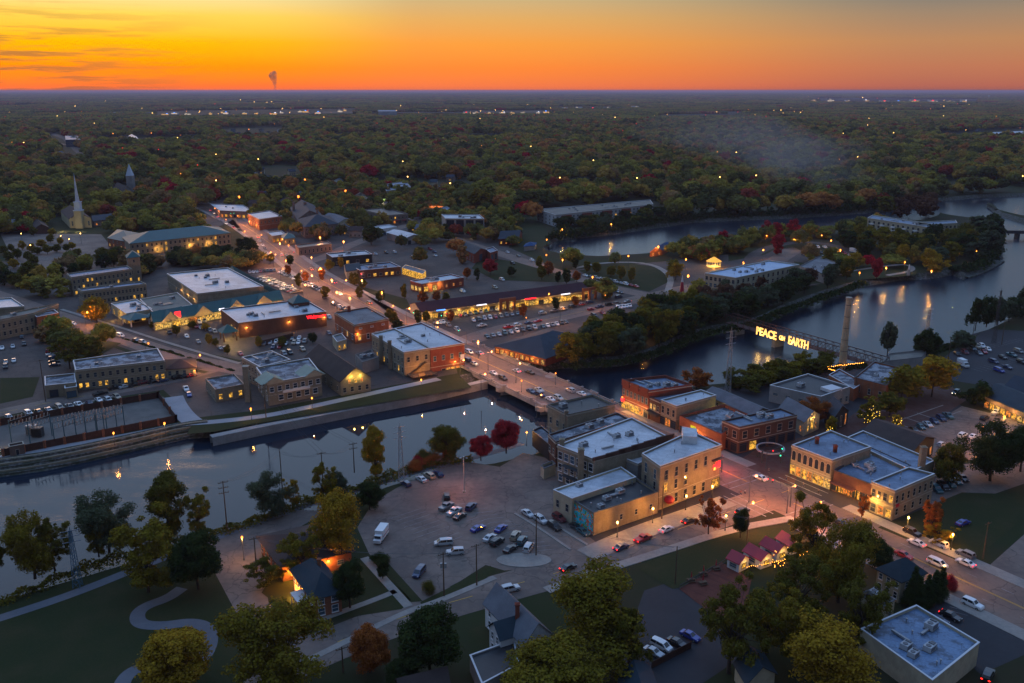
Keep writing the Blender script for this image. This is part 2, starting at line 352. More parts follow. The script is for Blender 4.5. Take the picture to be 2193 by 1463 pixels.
def smooth(pts, k=2):
    for _ in range(k):
        q = [pts[0]]
        for a, b3 in zip(pts, pts[1:]): q += [a.lerp(b3, .25), a.lerp(b3, .75)]
        pts = q+[pts[-1]]
    return pts
ROADS = []
def strip(name, px, w, z, mat, z2=None, off=0, k=2):
    if w > 8: ROADS.append((wv(px), w))
    mb = MB(); ribbon(mb, smooth(wv(px), k), w, z, z2, 0, off); return mb.build(name, mat, kind='structure')
def dashes(mb, px, w, z, on=None, gap=None, off=0):
    pts = smooth(wv(px), 2) if not isinstance(px[0], Vector) else px
    if on is None: ribbon(mb, pts, w, z, None, 0, off); return
    acc = 0
    for a, b3 in zip(pts, pts[1:]):
        ln = (b3-a).length; s = 0; t = (b3-a)/max(ln, 1e-6)
        while s < ln:
            ph = acc % (on+gap); st = min((on-ph) if ph < on else (on+gap-ph), ln-s)
            if ph < on and st > .05: ribbon(mb, [a+t*s, a+t*(s+st)], w, z, None, 0, off)
            s += max(st, .02); acc += max(st, .02)
MAIN_A = [(2420,1410),(2193,1303),(1930,1183),(1700,1078)]; MAIN_B = [(1700,1078),(1600,1032),(1400,941),(1290,891)]
BRIDGE = [(1290,891),(965,743)]
MAIN_C = [(965,743),(860,692),(750,633),(660,585),(590,530),(520,480),(440,442),(380,418)]
RIVER_ST = [(300,1560),(560,1450),(650,1405),(860,1320),(1090,1255),(1215,1222),(1370,1163),(1500,1117),(1600,1084),(1690,1050)]
# town sheets (each a little above the one below)
sheet('town_ground', [(-100,905),(60,880),(350,835),(420,900),(560,880),(980,800),(965,743),(1060,770),(1120,720),(1210,745),(1430,690),(1560,640),(1700,620),(1840,590),(1700,530),(1420,560),(1200,580),(1090,530),(1090,480),(950,415),(700,395),(470,405),(430,470),(200,560),(0,560),(-200,620)], .02, asphalt)
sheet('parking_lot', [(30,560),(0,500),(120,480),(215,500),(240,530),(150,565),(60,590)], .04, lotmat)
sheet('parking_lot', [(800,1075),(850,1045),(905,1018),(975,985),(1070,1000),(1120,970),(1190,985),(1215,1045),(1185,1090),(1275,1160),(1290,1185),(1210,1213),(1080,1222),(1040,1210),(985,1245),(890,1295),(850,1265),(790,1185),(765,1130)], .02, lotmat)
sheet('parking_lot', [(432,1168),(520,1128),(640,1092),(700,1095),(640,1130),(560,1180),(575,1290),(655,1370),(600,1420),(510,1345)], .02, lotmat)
sheet('parking_lot', [(1380,1265),(1440,1245),(1500,1275),(1560,1330),(1600,1400),(1480,1480),(1350,1480),(1330,1400)], .02, asph_dk)
sheet('parking_lot', [(1960,1310),(2050,1268),(2250,1345),(2200,1400),(2100,1445)], .03, asph_dk)
sheet('parking_lot', [(1960,790),(2060,722),(2120,705),(2300,715),(2300,900),(2130,830),(2010,810)], .02, asph_dk)
sheet('parking_lot', [(1960,930),(2060,870),(2120,885),(2230,900),(2230,960),(2100,985),(2000,985)], .04, lotmat)
sheet('parking_lot', [(1990,1075),(2010,1000),(2150,985),(2240,960),(2240,1020),(2080,1075),(1990,1160),(1930,1130)], .02, lotmat)
sheet('parking_lot', [(2120,1210),(2193,1145),(2300,1140),(2300,1290)], .02, lotmat)
sheet('downtown_ground', [(1290,880),(1500,835),(1900,780),(1990,800),(2060,870),(2080,960),(1980,1130),(1700,1078)], .01, asph_dk)
sheet('downtown_ground', [(1170,940),(1280,890),(1700,1078),(1300,1190),(1185,1090),(1170,1000)], .01, asph_dk)
sheet('plaza', [(1560,1000),(1640,950),(1760,930),(1870,860),(1980,800),(2080,850),(2050,870),(1960,930),(1850,915),(1720,985),(1700,1040)], .035, brickpave)
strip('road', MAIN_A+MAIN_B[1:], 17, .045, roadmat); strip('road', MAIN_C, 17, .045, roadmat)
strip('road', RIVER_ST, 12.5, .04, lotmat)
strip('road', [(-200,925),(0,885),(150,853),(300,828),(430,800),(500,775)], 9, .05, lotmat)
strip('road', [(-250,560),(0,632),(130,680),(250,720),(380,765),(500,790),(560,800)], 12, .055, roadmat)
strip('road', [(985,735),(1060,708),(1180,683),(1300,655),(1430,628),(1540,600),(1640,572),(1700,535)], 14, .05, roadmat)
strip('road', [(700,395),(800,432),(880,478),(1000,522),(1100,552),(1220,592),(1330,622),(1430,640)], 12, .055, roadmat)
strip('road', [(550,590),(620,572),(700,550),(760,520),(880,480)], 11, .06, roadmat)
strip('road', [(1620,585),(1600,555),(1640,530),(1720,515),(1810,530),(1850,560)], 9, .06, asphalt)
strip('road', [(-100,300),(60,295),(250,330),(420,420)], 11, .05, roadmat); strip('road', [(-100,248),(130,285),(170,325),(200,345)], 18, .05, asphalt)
# kerbed pavements
for px, w, off in ((MAIN_A+MAIN_B[1:], 4.2, 10.6), (MAIN_A+MAIN_B[1:], 4.2, -10.6), (MAIN_C, 3.5, 10.3), (MAIN_C, 3.5, -10.3)):
    strip('pavement', [p for p in px if not 1560 < p[0] < 1720] if px is MAIN_C else px[:3]+[(1760,1105)] , w, .15, walkmat, 0, off)
for off in (10.6, -10.6): strip('pavement', [(1560,1014),(1400,941),(1290,891)], 4.2, .15, walkmat, 0, off)
strip('pavement', [(700,1390),(860,1328),(905,1308)], 1.8, .12, walkmat, 0, -11); strip('pavement', [(640,1425),(720,1385),(870,1310),(940,1288),(1060,1237)], 1.8, .12, walkmat, 0)
strip('pavement', [(1255,1190),(1370,1140),(1500,1095),(1560,1073)], 7, .15, walkmat, 0)
strip('pavement', [(1170,1265),(1290,1222),(1400,1188),(1560,1135),(1700,1110)], 3, .14, walkmat, 0)
strip('path', [(780,1195),(830,1250),(875,1300)], 2.2, .12, walkmat, 0)
strip('pavement', [(0,905),(150,870),(250,848)], 1.5, .11, walkmat, 0); strip('pavement', [(120,665),(240,702),(370,745),(500,782)], 2, .12, walkmat, 0, -3)
# lawns
for pts in ([(1360,1215),(1560,1140),(1700,1128),(1690,1180),(1560,1240),(1440,1262)], [(700,1330),(760,1195),(800,1200),(880,1285),(860,1305)], [(795,1190),(830,1205),(905,1288),(880,1290)],
            [(900,1290),(1000,1240),(1050,1212),(1062,1222),(1040,1240),(905,1300)], [(420,895),(560,878),(980,800),(1010,830),(800,866),(560,906),(460,925),(400,930)],
            [(-100,1330),(150,1245),(300,1200),(430,1170),(520,1340),(560,1420),(450,1540),(-100,1540)], [(1880,1130),(2060,1055),(2193,1060),(2193,1110),(2090,1195),(2060,1205)],
            [(1240,580),(1330,562),(1410,572),(1440,600),(1390,625),(1290,605)], [(1270,1240),(1500,1150),(1350,1200),(1170,1280)], [(1700,560),(1810,575),(1990,560),(1960,590),(1830,600),(1720,610)],
            [(1010,1400),(1000,1350),(1060,1330),(1110,1400)], [(560,1270),(600,1210),(690,1320),(640,1330)],[(190,725),(260,735),(200,770),(120,770)],[(0,810),(85,808),(70,850),(0,865)],
            [(1030,550),(1100,560),(1240,600),(1200,605),(1060,600),(1010,575)],[(1960,790),(2040,740),(2090,722),(2100,712),(2050,745),(1975,798)]):
    o = sheet('lawn', pts, .07, grassm)
for pts in ([(560,410),(700,396),(860,402),(930,430),(800,428),(690,425),(600,440)], [(0,500),(60,478),(262,448),(430,476),(420,500),(215,502)], [(440,500),(500,470),(540,520),(540,560),(400,560)], [(1090,470),(1150,455),(1180,520),(1140,540),(1100,530)], [(1560,520),(1700,512),(1640,545),(1560,560)], [(760,610),(870,640),(880,660),(830,668),(740,600)]): sheet('lawn', pts, .045, grassm)
sheet('substation_yard', [(-60,985),(40,958),(375,898),(350,850),(250,862),(-60,925)], .09, dirt)
strip('path', [(-150,1370),(0,1325),(160,1272),(300,1215),(440,1160),(560,1115),(680,1075),(800,1040),(900,1008),(1020,980),(1120,950)], 3.2, .10, path_dark)
strip('path', [(390,1260),(360,1282),(312,1298),(292,1316),(298,1338),(345,1342),(410,1332),(448,1345),(452,1380),(430,1420),(330,1425),(270,1440),(250,1500)], 3.3, .105, path_dark, None, 0, 3)
strip('path', [(-100,1010),(0,978),(150,955),(300,928),(390,908),(450,905),(560,893),(640,877),(800,842),(940,812)], 4.2, .11, path_blue)
strip('path', [(372,850),(380,870),(400,895),(420,908)], 7, .10, path_blue)
strip('path', [(1430,625),(1440,590),(1390,562),(1290,562),(1230,575)], 4, .09, walkmat)
strip('path', [(1790,585),(1880,572),(1945,565),(1960,580),(1900,590)], 3.5, .09, walkmat)
# road markings
mb = MB(); c0 = P(1122,1200); mb.prism([(c0.x+7.0*math.cos(a), c0.y+3.6*math.sin(a)) for a in [k*math.pi/10 for k in range(20)]], 0, .16); mb.build('traffic_island', walkmat, kind='structure')
for px in ([(1102,1100),(1160,1135),(1222,1178)], [(1205,1135),(1258,1168)]): strip('kerb', px, .8, .22, walkmat, 0)
for off in (-9.6, 9.6): strip('verge', [(135,682),(250,720),(380,765),(480,786)], 2.6, .075, grassm, None, off)
for k in range(6): strip('paving_band', [(1880+k*28,912-k*9),(1950+k*28,935-k*9)] if k < 4 else [(1885+(k-4)*40,915+(k-4)*12),(2020+(k-4)*40,868+(k-4)*12)], .5, .06, walkmat)
yel = flat('yellow_road_paint', (.62,.36,.03), .7); whp = surf('white_road_paint', (.34,.34,.34), (.14,.135,.135), .3, 1.5, .8)
mb = MB()
for px in (MAIN_A, MAIN_B[1:], MAIN_C):
    for off in (-.18, .18): dashes(mb, px, .14, .075, None, None, off)
for px in (RIVER_ST,): dashes(mb, px, .16, .07, 6, 8)
dashes(mb, [(0,885),(150,853),(300,828),(430,800)], .16, .08, 6, 6); dashes(mb, [(1060,708),(1180,683),(1300,655),(1430,628)], .2, .075)
mb.build('centre_line', yel, kind='structure')
mb = MB()
for off in (4.1, -4.1):
    for px in (MAIN_A, MAIN_C): dashes(mb, px, .14, .075, 3, 6, off)
C0 = P(1662,1060); ud = (P(1290,891)-C0).normalized(); vd = Vector((ud.y, -ud.x, 0))
for s in (-1, 1):
    for dd in (10.5, 13.5):
        a = C0+ud*s*dd; mb.face([a-vd*8.5+ud*.15, a+vd*8.5+ud*.15, a+vd*8.5-ud*.15, a-vd*8.5-ud*.15][::1] and [(p.x, p.y, .078) for p in (a-vd*8.5+ud*.15, a+vd*8.5+ud*.15, a+vd*8.5-ud*.15, a-vd*8.5-ud*.15)])
        a = C0+vd*s*dd; mb.face([(p.x, p.y, .079) for p in (a-ud*8+vd*.15, a+ud*8+vd*.15, a+ud*8-vd*.15, a-ud*8-vd*.15)])
def stalls(a, b3, n, ln, ang=90, z=.08):
    a, b3 = P(*a), P(*b3); t = (b3-a).normalized(); r = Matrix.Rotation(math.radians(ang), 3, 'Z'); u = r @ t
    for i in range(n+1):
        p = a.lerp(b3, i/n); ribbon(mb, [p, p+u*ln], .12, z)
stalls((870,1100),(960,1160),9,5,90); stalls((870,1100),(960,1160),9,5,-90); stalls((985,1080),(1090,1140),9,5,65); stalls((985,1080),(1090,1140),9,5,-90)
stalls((1060,1120),(1150,1180),8,5,65)
stalls((2060,760),(2200,730),16,5,90); stalls((2080,790),(2220,755),16,5,-90); stalls((1980,1320),(2060,1290),6,5,-60)
stalls((1990,920),(2090,880),10,5,-60); stalls((20,545),(150,520),14,5,90); stalls((20,570),(150,545),14,5,90)
mb.build('parking_line', whp, kind='structure')
# ------------------------------------------------------------------ buildings
WC = {}; FOOT = []
def winmesh(w, h, style, pane, frame):
    k = (round(w, 2), round(h, 2), style, pane.name, frame.name)
    if k in WC: return WC[k]
    mb = MB(); f = .10 if style != 'shop' else .12; dpt = .10
    if style == 'arch':
        n = 6; pts = [(-w/2, 0), (w/2, 0), (w/2, h-w/2)]+[(w/2*math.cos(math.pi*i/n), h-w/2+w/2*math.sin(math.pi*i/n)) for i in range(1, n)]+[(-w/2, h-w/2)]
        mb.face([(x, .04, z) for x, z in pts], 1)
        for (x0, z0), (x1, z1) in zip(pts, pts[1:]+pts[:1]): mb.cyl((x0, .05, z0), (x1, .05, z1), .09, n=4, m=0)
    else:
        mb.face([(-w/2, .035, 0), (w/2, .035, 0), (w/2, .035, h), (-w/2, .035, h)], 1)
        for x in (-w/2, w/2): mb.box((x, dpt/2, h/2), (f, dpt, h+f), 0, 0)
        for z in (0, h): mb.box((0, dpt/2+.01, z), (w-f, dpt+.02, f), 0, 0)
        if style == 'win': mb.box((0, dpt/2, h/2), (w-f, dpt*.8, f*.7), 0, 0)
        if style == 'shop':
            k2 = max(1, int(w/1.6))
            for i in range(1, k2): mb.box((-w/2+w*i/k2, dpt/2, h/2), (.07, dpt*.8, h-f), 0, 0)
            mb.box((0, dpt/2, h*.78), (w-f, dpt*.7, .07), 0, 0)
    if style == 'win': mb.box((0, .12, -.10), (w+.25, .24, .09), 0, 0)
    WC[k] = mb.mesh('window', [frame, pane]); return WC[k]
AC = None
def acmesh():
    global AC
    if AC: return AC
    mb = MB(); mb.box((0,0,.65), (2.2,1.6,1.1), 0, 0); mb.box((0,0,.06), (2.4,1.8,.12), 0, 1); mb.cyl((-.4,0,1.2), (-.4,0,1.32), .5, n=10, m=1); mb.box((.75,0,1.3), (.5,1.1,.2), 0, 1)
    mb.box((0,-.81,.65), (1.7,.04,.8), 0, 1); AC = mb.mesh('rooftop_unit', [flat('unit_casing', (.38,.39,.40)), flat('unit_grille', (.12,.12,.13))]); return AC
def bld(name, label, A, B, C=None, D=None, h=6, roof='flat', wall=None, rmat=None, z0=0, par=.6, cop=None, rh=3, axis='AD', ov=.5, win=None, ac=0, cat='building', group=None, vents=0, trim=None):
    """corners are photo pixels of the roof edge at height h; win = {'AB': [(n, z, w, h, style, litpattern), ...]}"""
    wall = wall or tan_brick; rmat = rmat or roof_white; cop = cop or coping_w
    a = A if isinstance(A, Vector) else P(*A, h); b = B if isinstance(B, Vector) else P(*B, h)
    if D is not None and C is not None: c = C if isinstance(C, Vector) else P(*C, h); d = D if isinstance(D, Vector) else P(*D, h)
    elif D is not None: d = D if isinstance(D, Vector) else P(*D, h); c = b+d-a
    else: c = C if isinstance(C, Vector) else P(*C, h); d = a+c-b
    q = [Vector((p.x, p.y, 0)) for p in (a, b, c, d)]
    if sum(q[i].x*q[(i+1) % 4].y-q[(i+1) % 4].x*q[i].y for i in range(4)) < 0: q = [q[0], q[3], q[2], q[1]]; nm = ['AD','DC','CB','BA']
    else: nm = ['AB','BC','CD','DA']
    FOOT.append([(p.x, p.y) for p in q]); ctr = sum(q, Vector())/4; ctr.z = z0
    root = empty(name, ctr, label, cat, group)
    root['_h'] = h
    edge = {}
    for i in range(4):
        e0, e1 = q[i], q[(i+1) % 4]; t = (e1-e0).normalized(); nrm = Vector((t.y, -t.x, 0))
        edge[''.join(sorted(nm[i]))] = (e0, e1, t, nrm)
    mb = MB()
    if roof == 'flat':
        inn = []
        for i in range(4):
            t0 = (q[i]-q[i-1]).normalized(); t1 = (q[(i+1) % 4]-q[i]).normalized(); inn.append(q[i]+(t1-t0)*.32)
        top = h+par
        for i in range(4):
            j = (i+1) % 4
            mb.face([(*q[i].xy, z0), (*q[j].xy, z0), (*q[j].xy, top), (*q[i].xy, top)])
            mb.face([(*inn[j].xy, h), (*inn[i].xy, h), (*inn[i].xy, top), (*inn[j].xy, top)])
        mb.build('wall', wall, root)
        mb = MB(); mb.face([(*p.xy, h) for p in inn]); ro = mb.build('roof', rmat, root)
        mb = MB(); o2 = [q[i]+(q[i]-inn[i])*.25 for i in range(4)]
        for i in range(4):
            j = (i+1) % 4
            mb.face([(*o2[i].xy, top+.10), (*o2[j].xy, top+.10), (*inn[j].xy, top+.10), (*inn[i].xy, top+.10)])
            mb.face([(*o2[i].xy, top-.05), (*o2[j].xy, top-.05), (*o2[j].xy, top+.10), (*o2[i].xy, top+.10)])
            mb.face([(*inn[j].xy, top-.05), (*inn[i].xy, top-.05), (*inn[i].xy, top+.10), (*inn[j].xy, top+.10)])
        mb.build('coping', cop, root)
        if h >= 8 and z0 > -3:
            mb = MB()
            for zz_, hh_, oo_ in ((top-.75, .35, .22), (z0+3.9, .22, .10)):
                o3 = [q[i]+(q[i]-inn[i])*(oo_/.32) for i in range(4)]
                for i in range(4): j = (i+1) % 4; mb.face([(*o3[i].xy, zz_), (*o3[j].xy, zz_), (*o3[j].xy, zz_+hh_), (*o3[i].xy, zz_+hh_)]); mb.face([(*o3[i].xy, zz_+hh_), (*o3[j].xy, zz_+hh_), (*q[j].xy, zz_+hh_), (*q[i].xy, zz_+hh_)])
            mb.build('cornice', coping_t, root)
        if ac >= 3:
            for _ in range(2): u, w2 = random.uniform(.25,.6), random.uniform(.3,.7); p0_ = q[0].lerp(q[1], u).lerp(q[3].lerp(q[2], u), w2); t_ = (q[1]-q[0]).normalized() if random.random() < .5 else (q[2]-q[1]).normalized(); mb = MB(); ribbon(mb, [p0_, p0_+t_*random.uniform(4,8)], .5, h+.6, h+.15); mb.build('duct', metal, root)
    else:
        # ridge runs parallel to edge `axis` (AD or AB)
        e0, e1, t, nrm = edge[''.join(sorted(axis))]
        # collect corners so that q0->q1 is the axis edge
        k = [i for i in range(4) if (q[i]-e0).length < 1e-6][0]; Q = [q[(k+i) % 4] for i in range(4)]   # Q0,Q1 axis edge; Q2,Q3 other side
        m0 = (Q[0]+Q[3])/2; m1 = (Q[1]+Q[2])/2; hipd = (Q[0]-Q[3]).length/2 if roof == 'hip' else 0
        ax = (m1-m0).normalized()
        if roof == 'hip': hipd = min(hipd, (m1-m0).length/2-.05)
        for i in range(4):
            j = (i+1) % 4; mb.face([(*Q[i].xy, z0), (*Q[j].xy, z0), (*Q[j].xy, h), (*Q[i].xy, h)])
        if roof == 'gable':
            mb.face([(*Q[1].xy, h), (*Q[2].xy, h), (*m1.xy, h+rh)]); mb.face([(*Q[3].xy, h), (*Q[0].xy, h), (*m0.xy, h+rh)])
        mb.build('wall', wall, root)
        sd = (Q[0]-Q[3]).normalized(); wd = (Q[0]-Q[3]).length/2; dz = rh*ov/wd
        E = [Q[0]+sd*ov-ax*ov, Q[1]+sd*ov+ax*ov, Q[2]-sd*ov+ax*ov, Q[3]-sd*ov-ax*ov]
        R0 = m0+ax*hipd-(ax*ov if roof == 'gable' else Vector()); R1 = m1-ax*hipd+(ax*ov if roof == 'gable' else Vector())
        mb = MB(); th = .18
        for s0, s1, r1_, r0_ in ((E[0], E[1], R1, R0), (E[2], E[3], R0, R1)):
            top = [(*s0.xy, h-dz+th), (*s1.xy, h-dz+th), (*r1_.xy, h+rh+th), (*r0_.xy, h+rh+th)]; bot = [(x, y, z-th) for x, y, z in top]
            mb.face(top); mb.face(bot[::-1]); mb.face([bot[0], bot[1], top[1], top[0]])
            if roof == 'gable': mb.face([bot[1], bot[2], top[2], top[1]]); mb.face([bot[3], bot[0], top[0], top[3]])
        if roof == 'hip':
            for s0, s1, r_ in ((E[1], E[2], R1), (E[3], E[0], R0)):
                mb.face([(*s0.xy, h-dz+th), (*s1.xy, h-dz+th), (*r_.xy, h+rh+th)]); mb.face([(*s0.xy, h-dz), (*s1.xy, h-dz), (*s1.xy, h-dz+th), (*s0.xy, h-dz+th)])
        ro = mb.build('roof', rmat, root)
    wcount = 0
    for en, rows in (win or {}).items():
        if ''.join(sorted(en)) not in edge: continue
        e0, e1, t, nrm = edge[''.join(sorted(en))]
        if en[0] != nm[[''.join(sorted(x)) for x in nm].index(''.join(sorted(en)))][0]: pass
        ln = (e1-e0).length; rz = math.atan2(t.y, t.x)+math.pi
        first = {'A': a, 'B': b, 'C': c, 'D': d}[en[0]]; flip = (Vector((first.x, first.y, 0))-e0).length > (Vector((first.x, first.y, 0))-e1).length
        for row in rows:
            n, zz, w, hh, style, pat = row[:6]; t0, t1 = row[6:8] if len(row) > 6 else (0, 1)
            if flip: t0, t1 = 1-t0, 1-t1
            fr = trim or {'shop': trim_dark}.get(style, coping_t)
            for i in range(n):
                ch = pat[i % len(pat)]
                pane = {'d': glass, 'b': glass_b, 'y': lit_y, 'w': lit_w, 'o': lit_o}.get(ch, glass)
                if ch == ' ': continue
                p = e0.lerp(e1, t0+(t1-t0)*(i+.5)/n)
                nmn = {'door': 'door', 'shop': 'shop_window'}.get(style, 'window')
                link(nmn, winmesh(w, hh, style if style != 'door' else 'win0', pane, fr), root, (p.x-ctr.x+nrm.x*.0, p.y-ctr.y+nrm.y*.0, zz), rz); wcount += 1
    for i in range(ac):
        u, w2 = random.uniform(.18, .82), random.uniform(.2, .8)
        p = q[0].lerp(q[1], u).lerp(q[3].lerp(q[2], u), w2); sc = random.uniform(.7, 1.25)
        if roof == 'flat': link('rooftop_unit', acmesh(), root, (p.x-ctr.x, p.y-ctr.y, h-z0+.01), math.atan2(edge['AB'][2].y, edge['AB'][2].x) if 'AB' in edge else 0, (sc, sc, sc))
    for i in range(vents):
        u, w2 = random.uniform(.1, .9), random.uniform(.1, .9); p = q[0].lerp(q[1], u).lerp(q[3].lerp(q[2], u), w2)
        if roof == 'flat':
            mb = MB(); mb.cyl((p.x, p.y, h), (p.x, p.y, h+.8), .14, n=6); mb.cyl((p.x, p.y, h+.8), (p.x, p.y, h+1.0), .24, n=6); mb.build('vent_pipe', metal, root)
    return root, q, edge
def on_edge(edge, en, t, out=0, rev=False):
    e0, e1, tt, nrm = edge[''.join(sorted(en))]; p = e0.lerp(e1, t)+nrm*out; return p, tt, nrm
def ta(edge, en, px, h, t):
    e0, e1 = edge[''.join(sorted(en))][:2]; c_ = P(*px, h); c_.z = 0
    return t if (e0-c_).length < (e1-c_).length else 1-t
def chimney(root, px=None, h0=0, h1=12, w=1.2, mat=None, pos=None, name='chimney'):
    p = pos if pos is not None else P(*px, h0); mb = MB(); mb.box((p.x, p.y, (h0+h1)/2), (w, w, h1-h0)); mb.box((p.x, p.y, h1+.12), (w+.25, w+.25, .24)); mb.box((p.x, p.y, h1+.3), (w*.6, w*.6, .2))
    return mb.build(name, mat or tan_brick, root)
def text_mesh(txt, size, ext=.06, bold=True):
    cu = bpy.data.curves.new('lettering', 'FONT'); cu.body = txt; cu.size = size; cu.extrude = ext; cu.align_x = 'CENTER'; cu.align_y = 'CENTER'; cu.offset = size*.03; cu.resolution_u = 2
    o = bpy.data.objects.new('tmp', cu); COL.objects.link(o); dg = bpy.context.evaluated_depsgraph_get(); me = bpy.data.meshes.new_from_object(o.evaluated_get(dg))
    bpy.data.objects.remove(o); return me
def wall_text(root, edge, en, t, z, txt, size, mat, out=.15):
    p, tt, nrm = on_edge(edge, en, t, out); me = text_mesh(txt, size); me.materials.clear(); me.materials.append(mat); c = parent_world(root)
    o = link('sign_lettering', me, root, (p.x-c.x, p.y-c.y, z-c.z)); o.rotation_euler = (math.pi/2, 0, math.atan2(nrm.y, nrm.x)+math.pi/2); return o
def wall_panel(root, edge, en, t, z, w, h, mat, name='sign', out=.12, dp=.15):
    p, tt, nrm = on_edge(edge, en, t, out); mb = MB(); mb.box((p.x, p.y, z), (w, dp, h), math.atan2(tt.y, tt.x)); return mb.build(name, mat, root)
def glow(parent, p, e, col=(1,.42,.08), r=.25):
    l = bpy.data.lights.new('lamp_light', 'POINT'); l.energy = e*3.2; l.color = col; l.shadow_soft_size = r
    o = bpy.data.objects.new('lamp_light', l); COL.objects.link(o); o.parent = parent; c = parent_world(parent); o.location = (p[0]-c.x, p[1]-c.y, p[2]-c.z); return o
em_o = flat('sodium_lamp', (.8,.3,.1), emit=(1,.27,.025), es=3.2); em_w = flat('warm_white_lamp', (.8,.6,.3), emit=(1,.50,.11), es=13); em_r = flat('red_sign_light', (.6,.02,.02), emit=(1,.012,.02), es=3.2)
em_g = flat('green_signal', (.02,.4,.2), emit=(.02,1,.45), es=4); em_y = flat('yellow_sign_light', (.6,.5,.05), emit=(1,.6,.05), es=2.5); em_bl = flat('blue_sign_light', (.05,.2,.7), emit=(.08,.3,1), es=2.2); em_wh = flat('white_sign_light', (.7,.7,.7), emit=(.9,.85,1), es=1.6)
def wall_lamp(root, edge, en, t, z, e=120, col=(1,.42,.08), mat=None, out=.5):
    p, tt, nrm = on_edge(edge, en, t, out); mb = MB(); mb.box((p.x, p.y, z), (.45,.3,.18), math.atan2(tt.y, tt.x)); o = mb.build('wall_lamp', mat or em_o, root)
    glow(root, (p.x+nrm.x*.4, p.y+nrm.y*.4, z-.25), e, col)
# --- drugstore
r, q, e = bld('drugstore', 'long red brick drugstore with pale flat roof and glowing red sign on its corner', (511,694.4), (698.6,669.5), D=(472.6,664.8), h=7, wall=dark_brick, rmat=roof_white, ac=5, vents=3,
    win={'AD': [(2, 1, 2.5, 3, 'shop', 'yw', .1, .5)]})
wall_text(r, e, 'AB', ta(e,'AB',(511,694.4),7,.88), 5.7, 'Walgreens', 2.3, em_r)
[wall_lamp(r, e, 'AB', ta(e,'AB',(511,694.4),7,t), 5, 260) for t in (.08,.56,.97)]
def pavilion(root, px, w, z0, z1, rh, mat, posts=True, name='entrance_canopy', pm=None, ov=.6, rz=0):
    p = P(*px, 0) if not isinstance(px, Vector) else px; mb = MB(); a = w/2+ov; co, si = math.cos(rz), math.sin(rz)
    R = lambda x, y: (p.x+x*co-y*si, p.y+x*si+y*co)
    cs = [R(-a,-a), R(a,-a), R(a,a), R(-a,a)]
    for i in range(4): mb.face([(*cs[i], z1), (*cs[(i+1) % 4], z1), (p.x, p.y, z1+rh)])
    mb.face([(*c_, z1) for c_ in cs[::-1]]); mb.build(name, mat, root)
    mb = MB()
    if posts:
        for sx_ in (-1, 1):
            for sy_ in (-1, 1): mb = MB(); mb.box((*R(sx_*w/2*.85, sy_*w/2*.85), (z0+z1)/2), (.5,.5,z1-z0), rz); mb.build('post', pm or tan_brick, root)
    else: mb.box((p.x, p.y, (z0+z1)/2), (w, w, z1-z0), rz); mb.build('turret_wall', pm or tan_brick, root)
ang = math.atan2(e['AB'][2].y, e['AB'][2].x)
pavilion(r, (490,728), 7, 0, 4.6, 3.2, sh_teal, pm=dark_brick, rz=ang); glow(r, (*P(490,728).xy, 4.0), 800, (1,.62,.12)); glow(r, (*(P(500,745)).xy, 4.5), 700, (1,.6,.15))
pavilion(r, P(640,652,7.2), 8.5, 7.2, 9, 3.6, sh_teal, False, 'corner_turret_roof', dark_brick, rz=ang)
mb = MB(); a, b3 = P(556,742), P(628,724); ribbon(mb, [a, b3], .5, 2.6, 0); mb.build('screen_wall', dark_brick, r)
# --- shopping centre
r, q, e = bld('supermarket', 'large tan brick store block with white flat roof behind the green-roofed arcade', (423,631), (564.5,615), D=(357.7,588), h=8, wall=tan_brick, rmat=roof_white, ac=6, vents=4, win={'AD': [(5, 2.5, 1.2, 1.2, 'win', 'yd yd')]})
for t in (.5,.7,.9): wall_lamp(r, e, 'AD', t if (e['AD'][1]-q[0]).length < 1 else 1-t, 4.5, 130, (1,.6,.2))
r, q, e = bld('shop_arcade', 'green-roofed shopping arcade with golden lit shopfronts between drugstore and supermarket', (330,690), (605,641), D=(322,680), h=4.5, roof='gable', rh=4, axis='AB', wall=cream, rmat=sh_teal,
    win={'AB': [(16, .4, 4.2, 2.9, 'shop', 'wwywoww')]})
for t in (.05,.2,.35,.5,.65,.8,.95): p, tt, nr = on_edge(e, 'AB', t, 3.5); glow(r, (p.x, p.y, 3.2), 260, (1,.52,.1))
for t in (.12,.36,.62,.84):
    p, tt, nr = on_edge(e, 'AB', t, .6); mb = MB(); th = math.atan2(tt.y, tt.x); w = 5
    mb.face([(p.x-tt.x*w, p.y-tt.y*w, 4.2), (p.x+tt.x*w, p.y+tt.y*w, 4.2), (p.x, p.y, 8.6)]); bk = -nr*5
    for s in (-1, 1): mb.face([(p.x+s*tt.x*w, p.y+s*tt.y*w, 4.2), (p.x, p.y, 8.6), (p.x+bk.x, p.y+bk.y, 8.6), (p.x+s*tt.x*w+bk.x*.1, p.y+s*tt.y*w+bk.y*.1, 4.2)], 1)
    mb.build('gable', [cream, sh_teal], r)
wall_panel(r, e, 'AB', .17, 6.2, 3.2, 3.2, em_r); wall_panel(r, e, 'AB', .5, 5.0, 3, 1, em_wh)
r, q, e = bld('shop_arcade', 'green-roofed arcade wing running along the right end of the supermarket', (605,640), (590,628), C=(493,573), h=4, roof='gable', rh=2.5, axis='BC', wall=cream, rmat=sh_teal, win={'BC': [(10,.4,3.5,2.6,'shop','wyw')]})
r, q, e = bld('bank_branch', 'small white-roofed corner shop with green awning roof beside the orange-lit street', (270,674), (326,664), D=(238,652), h=5, wall=cream, rmat=roof_white, ac=3, win={'AB': [(4,.5,2.4,2.8,'shop','ydyb')], 'AD': [(3,.5,2.2,2.8,'shop','wyy')]})
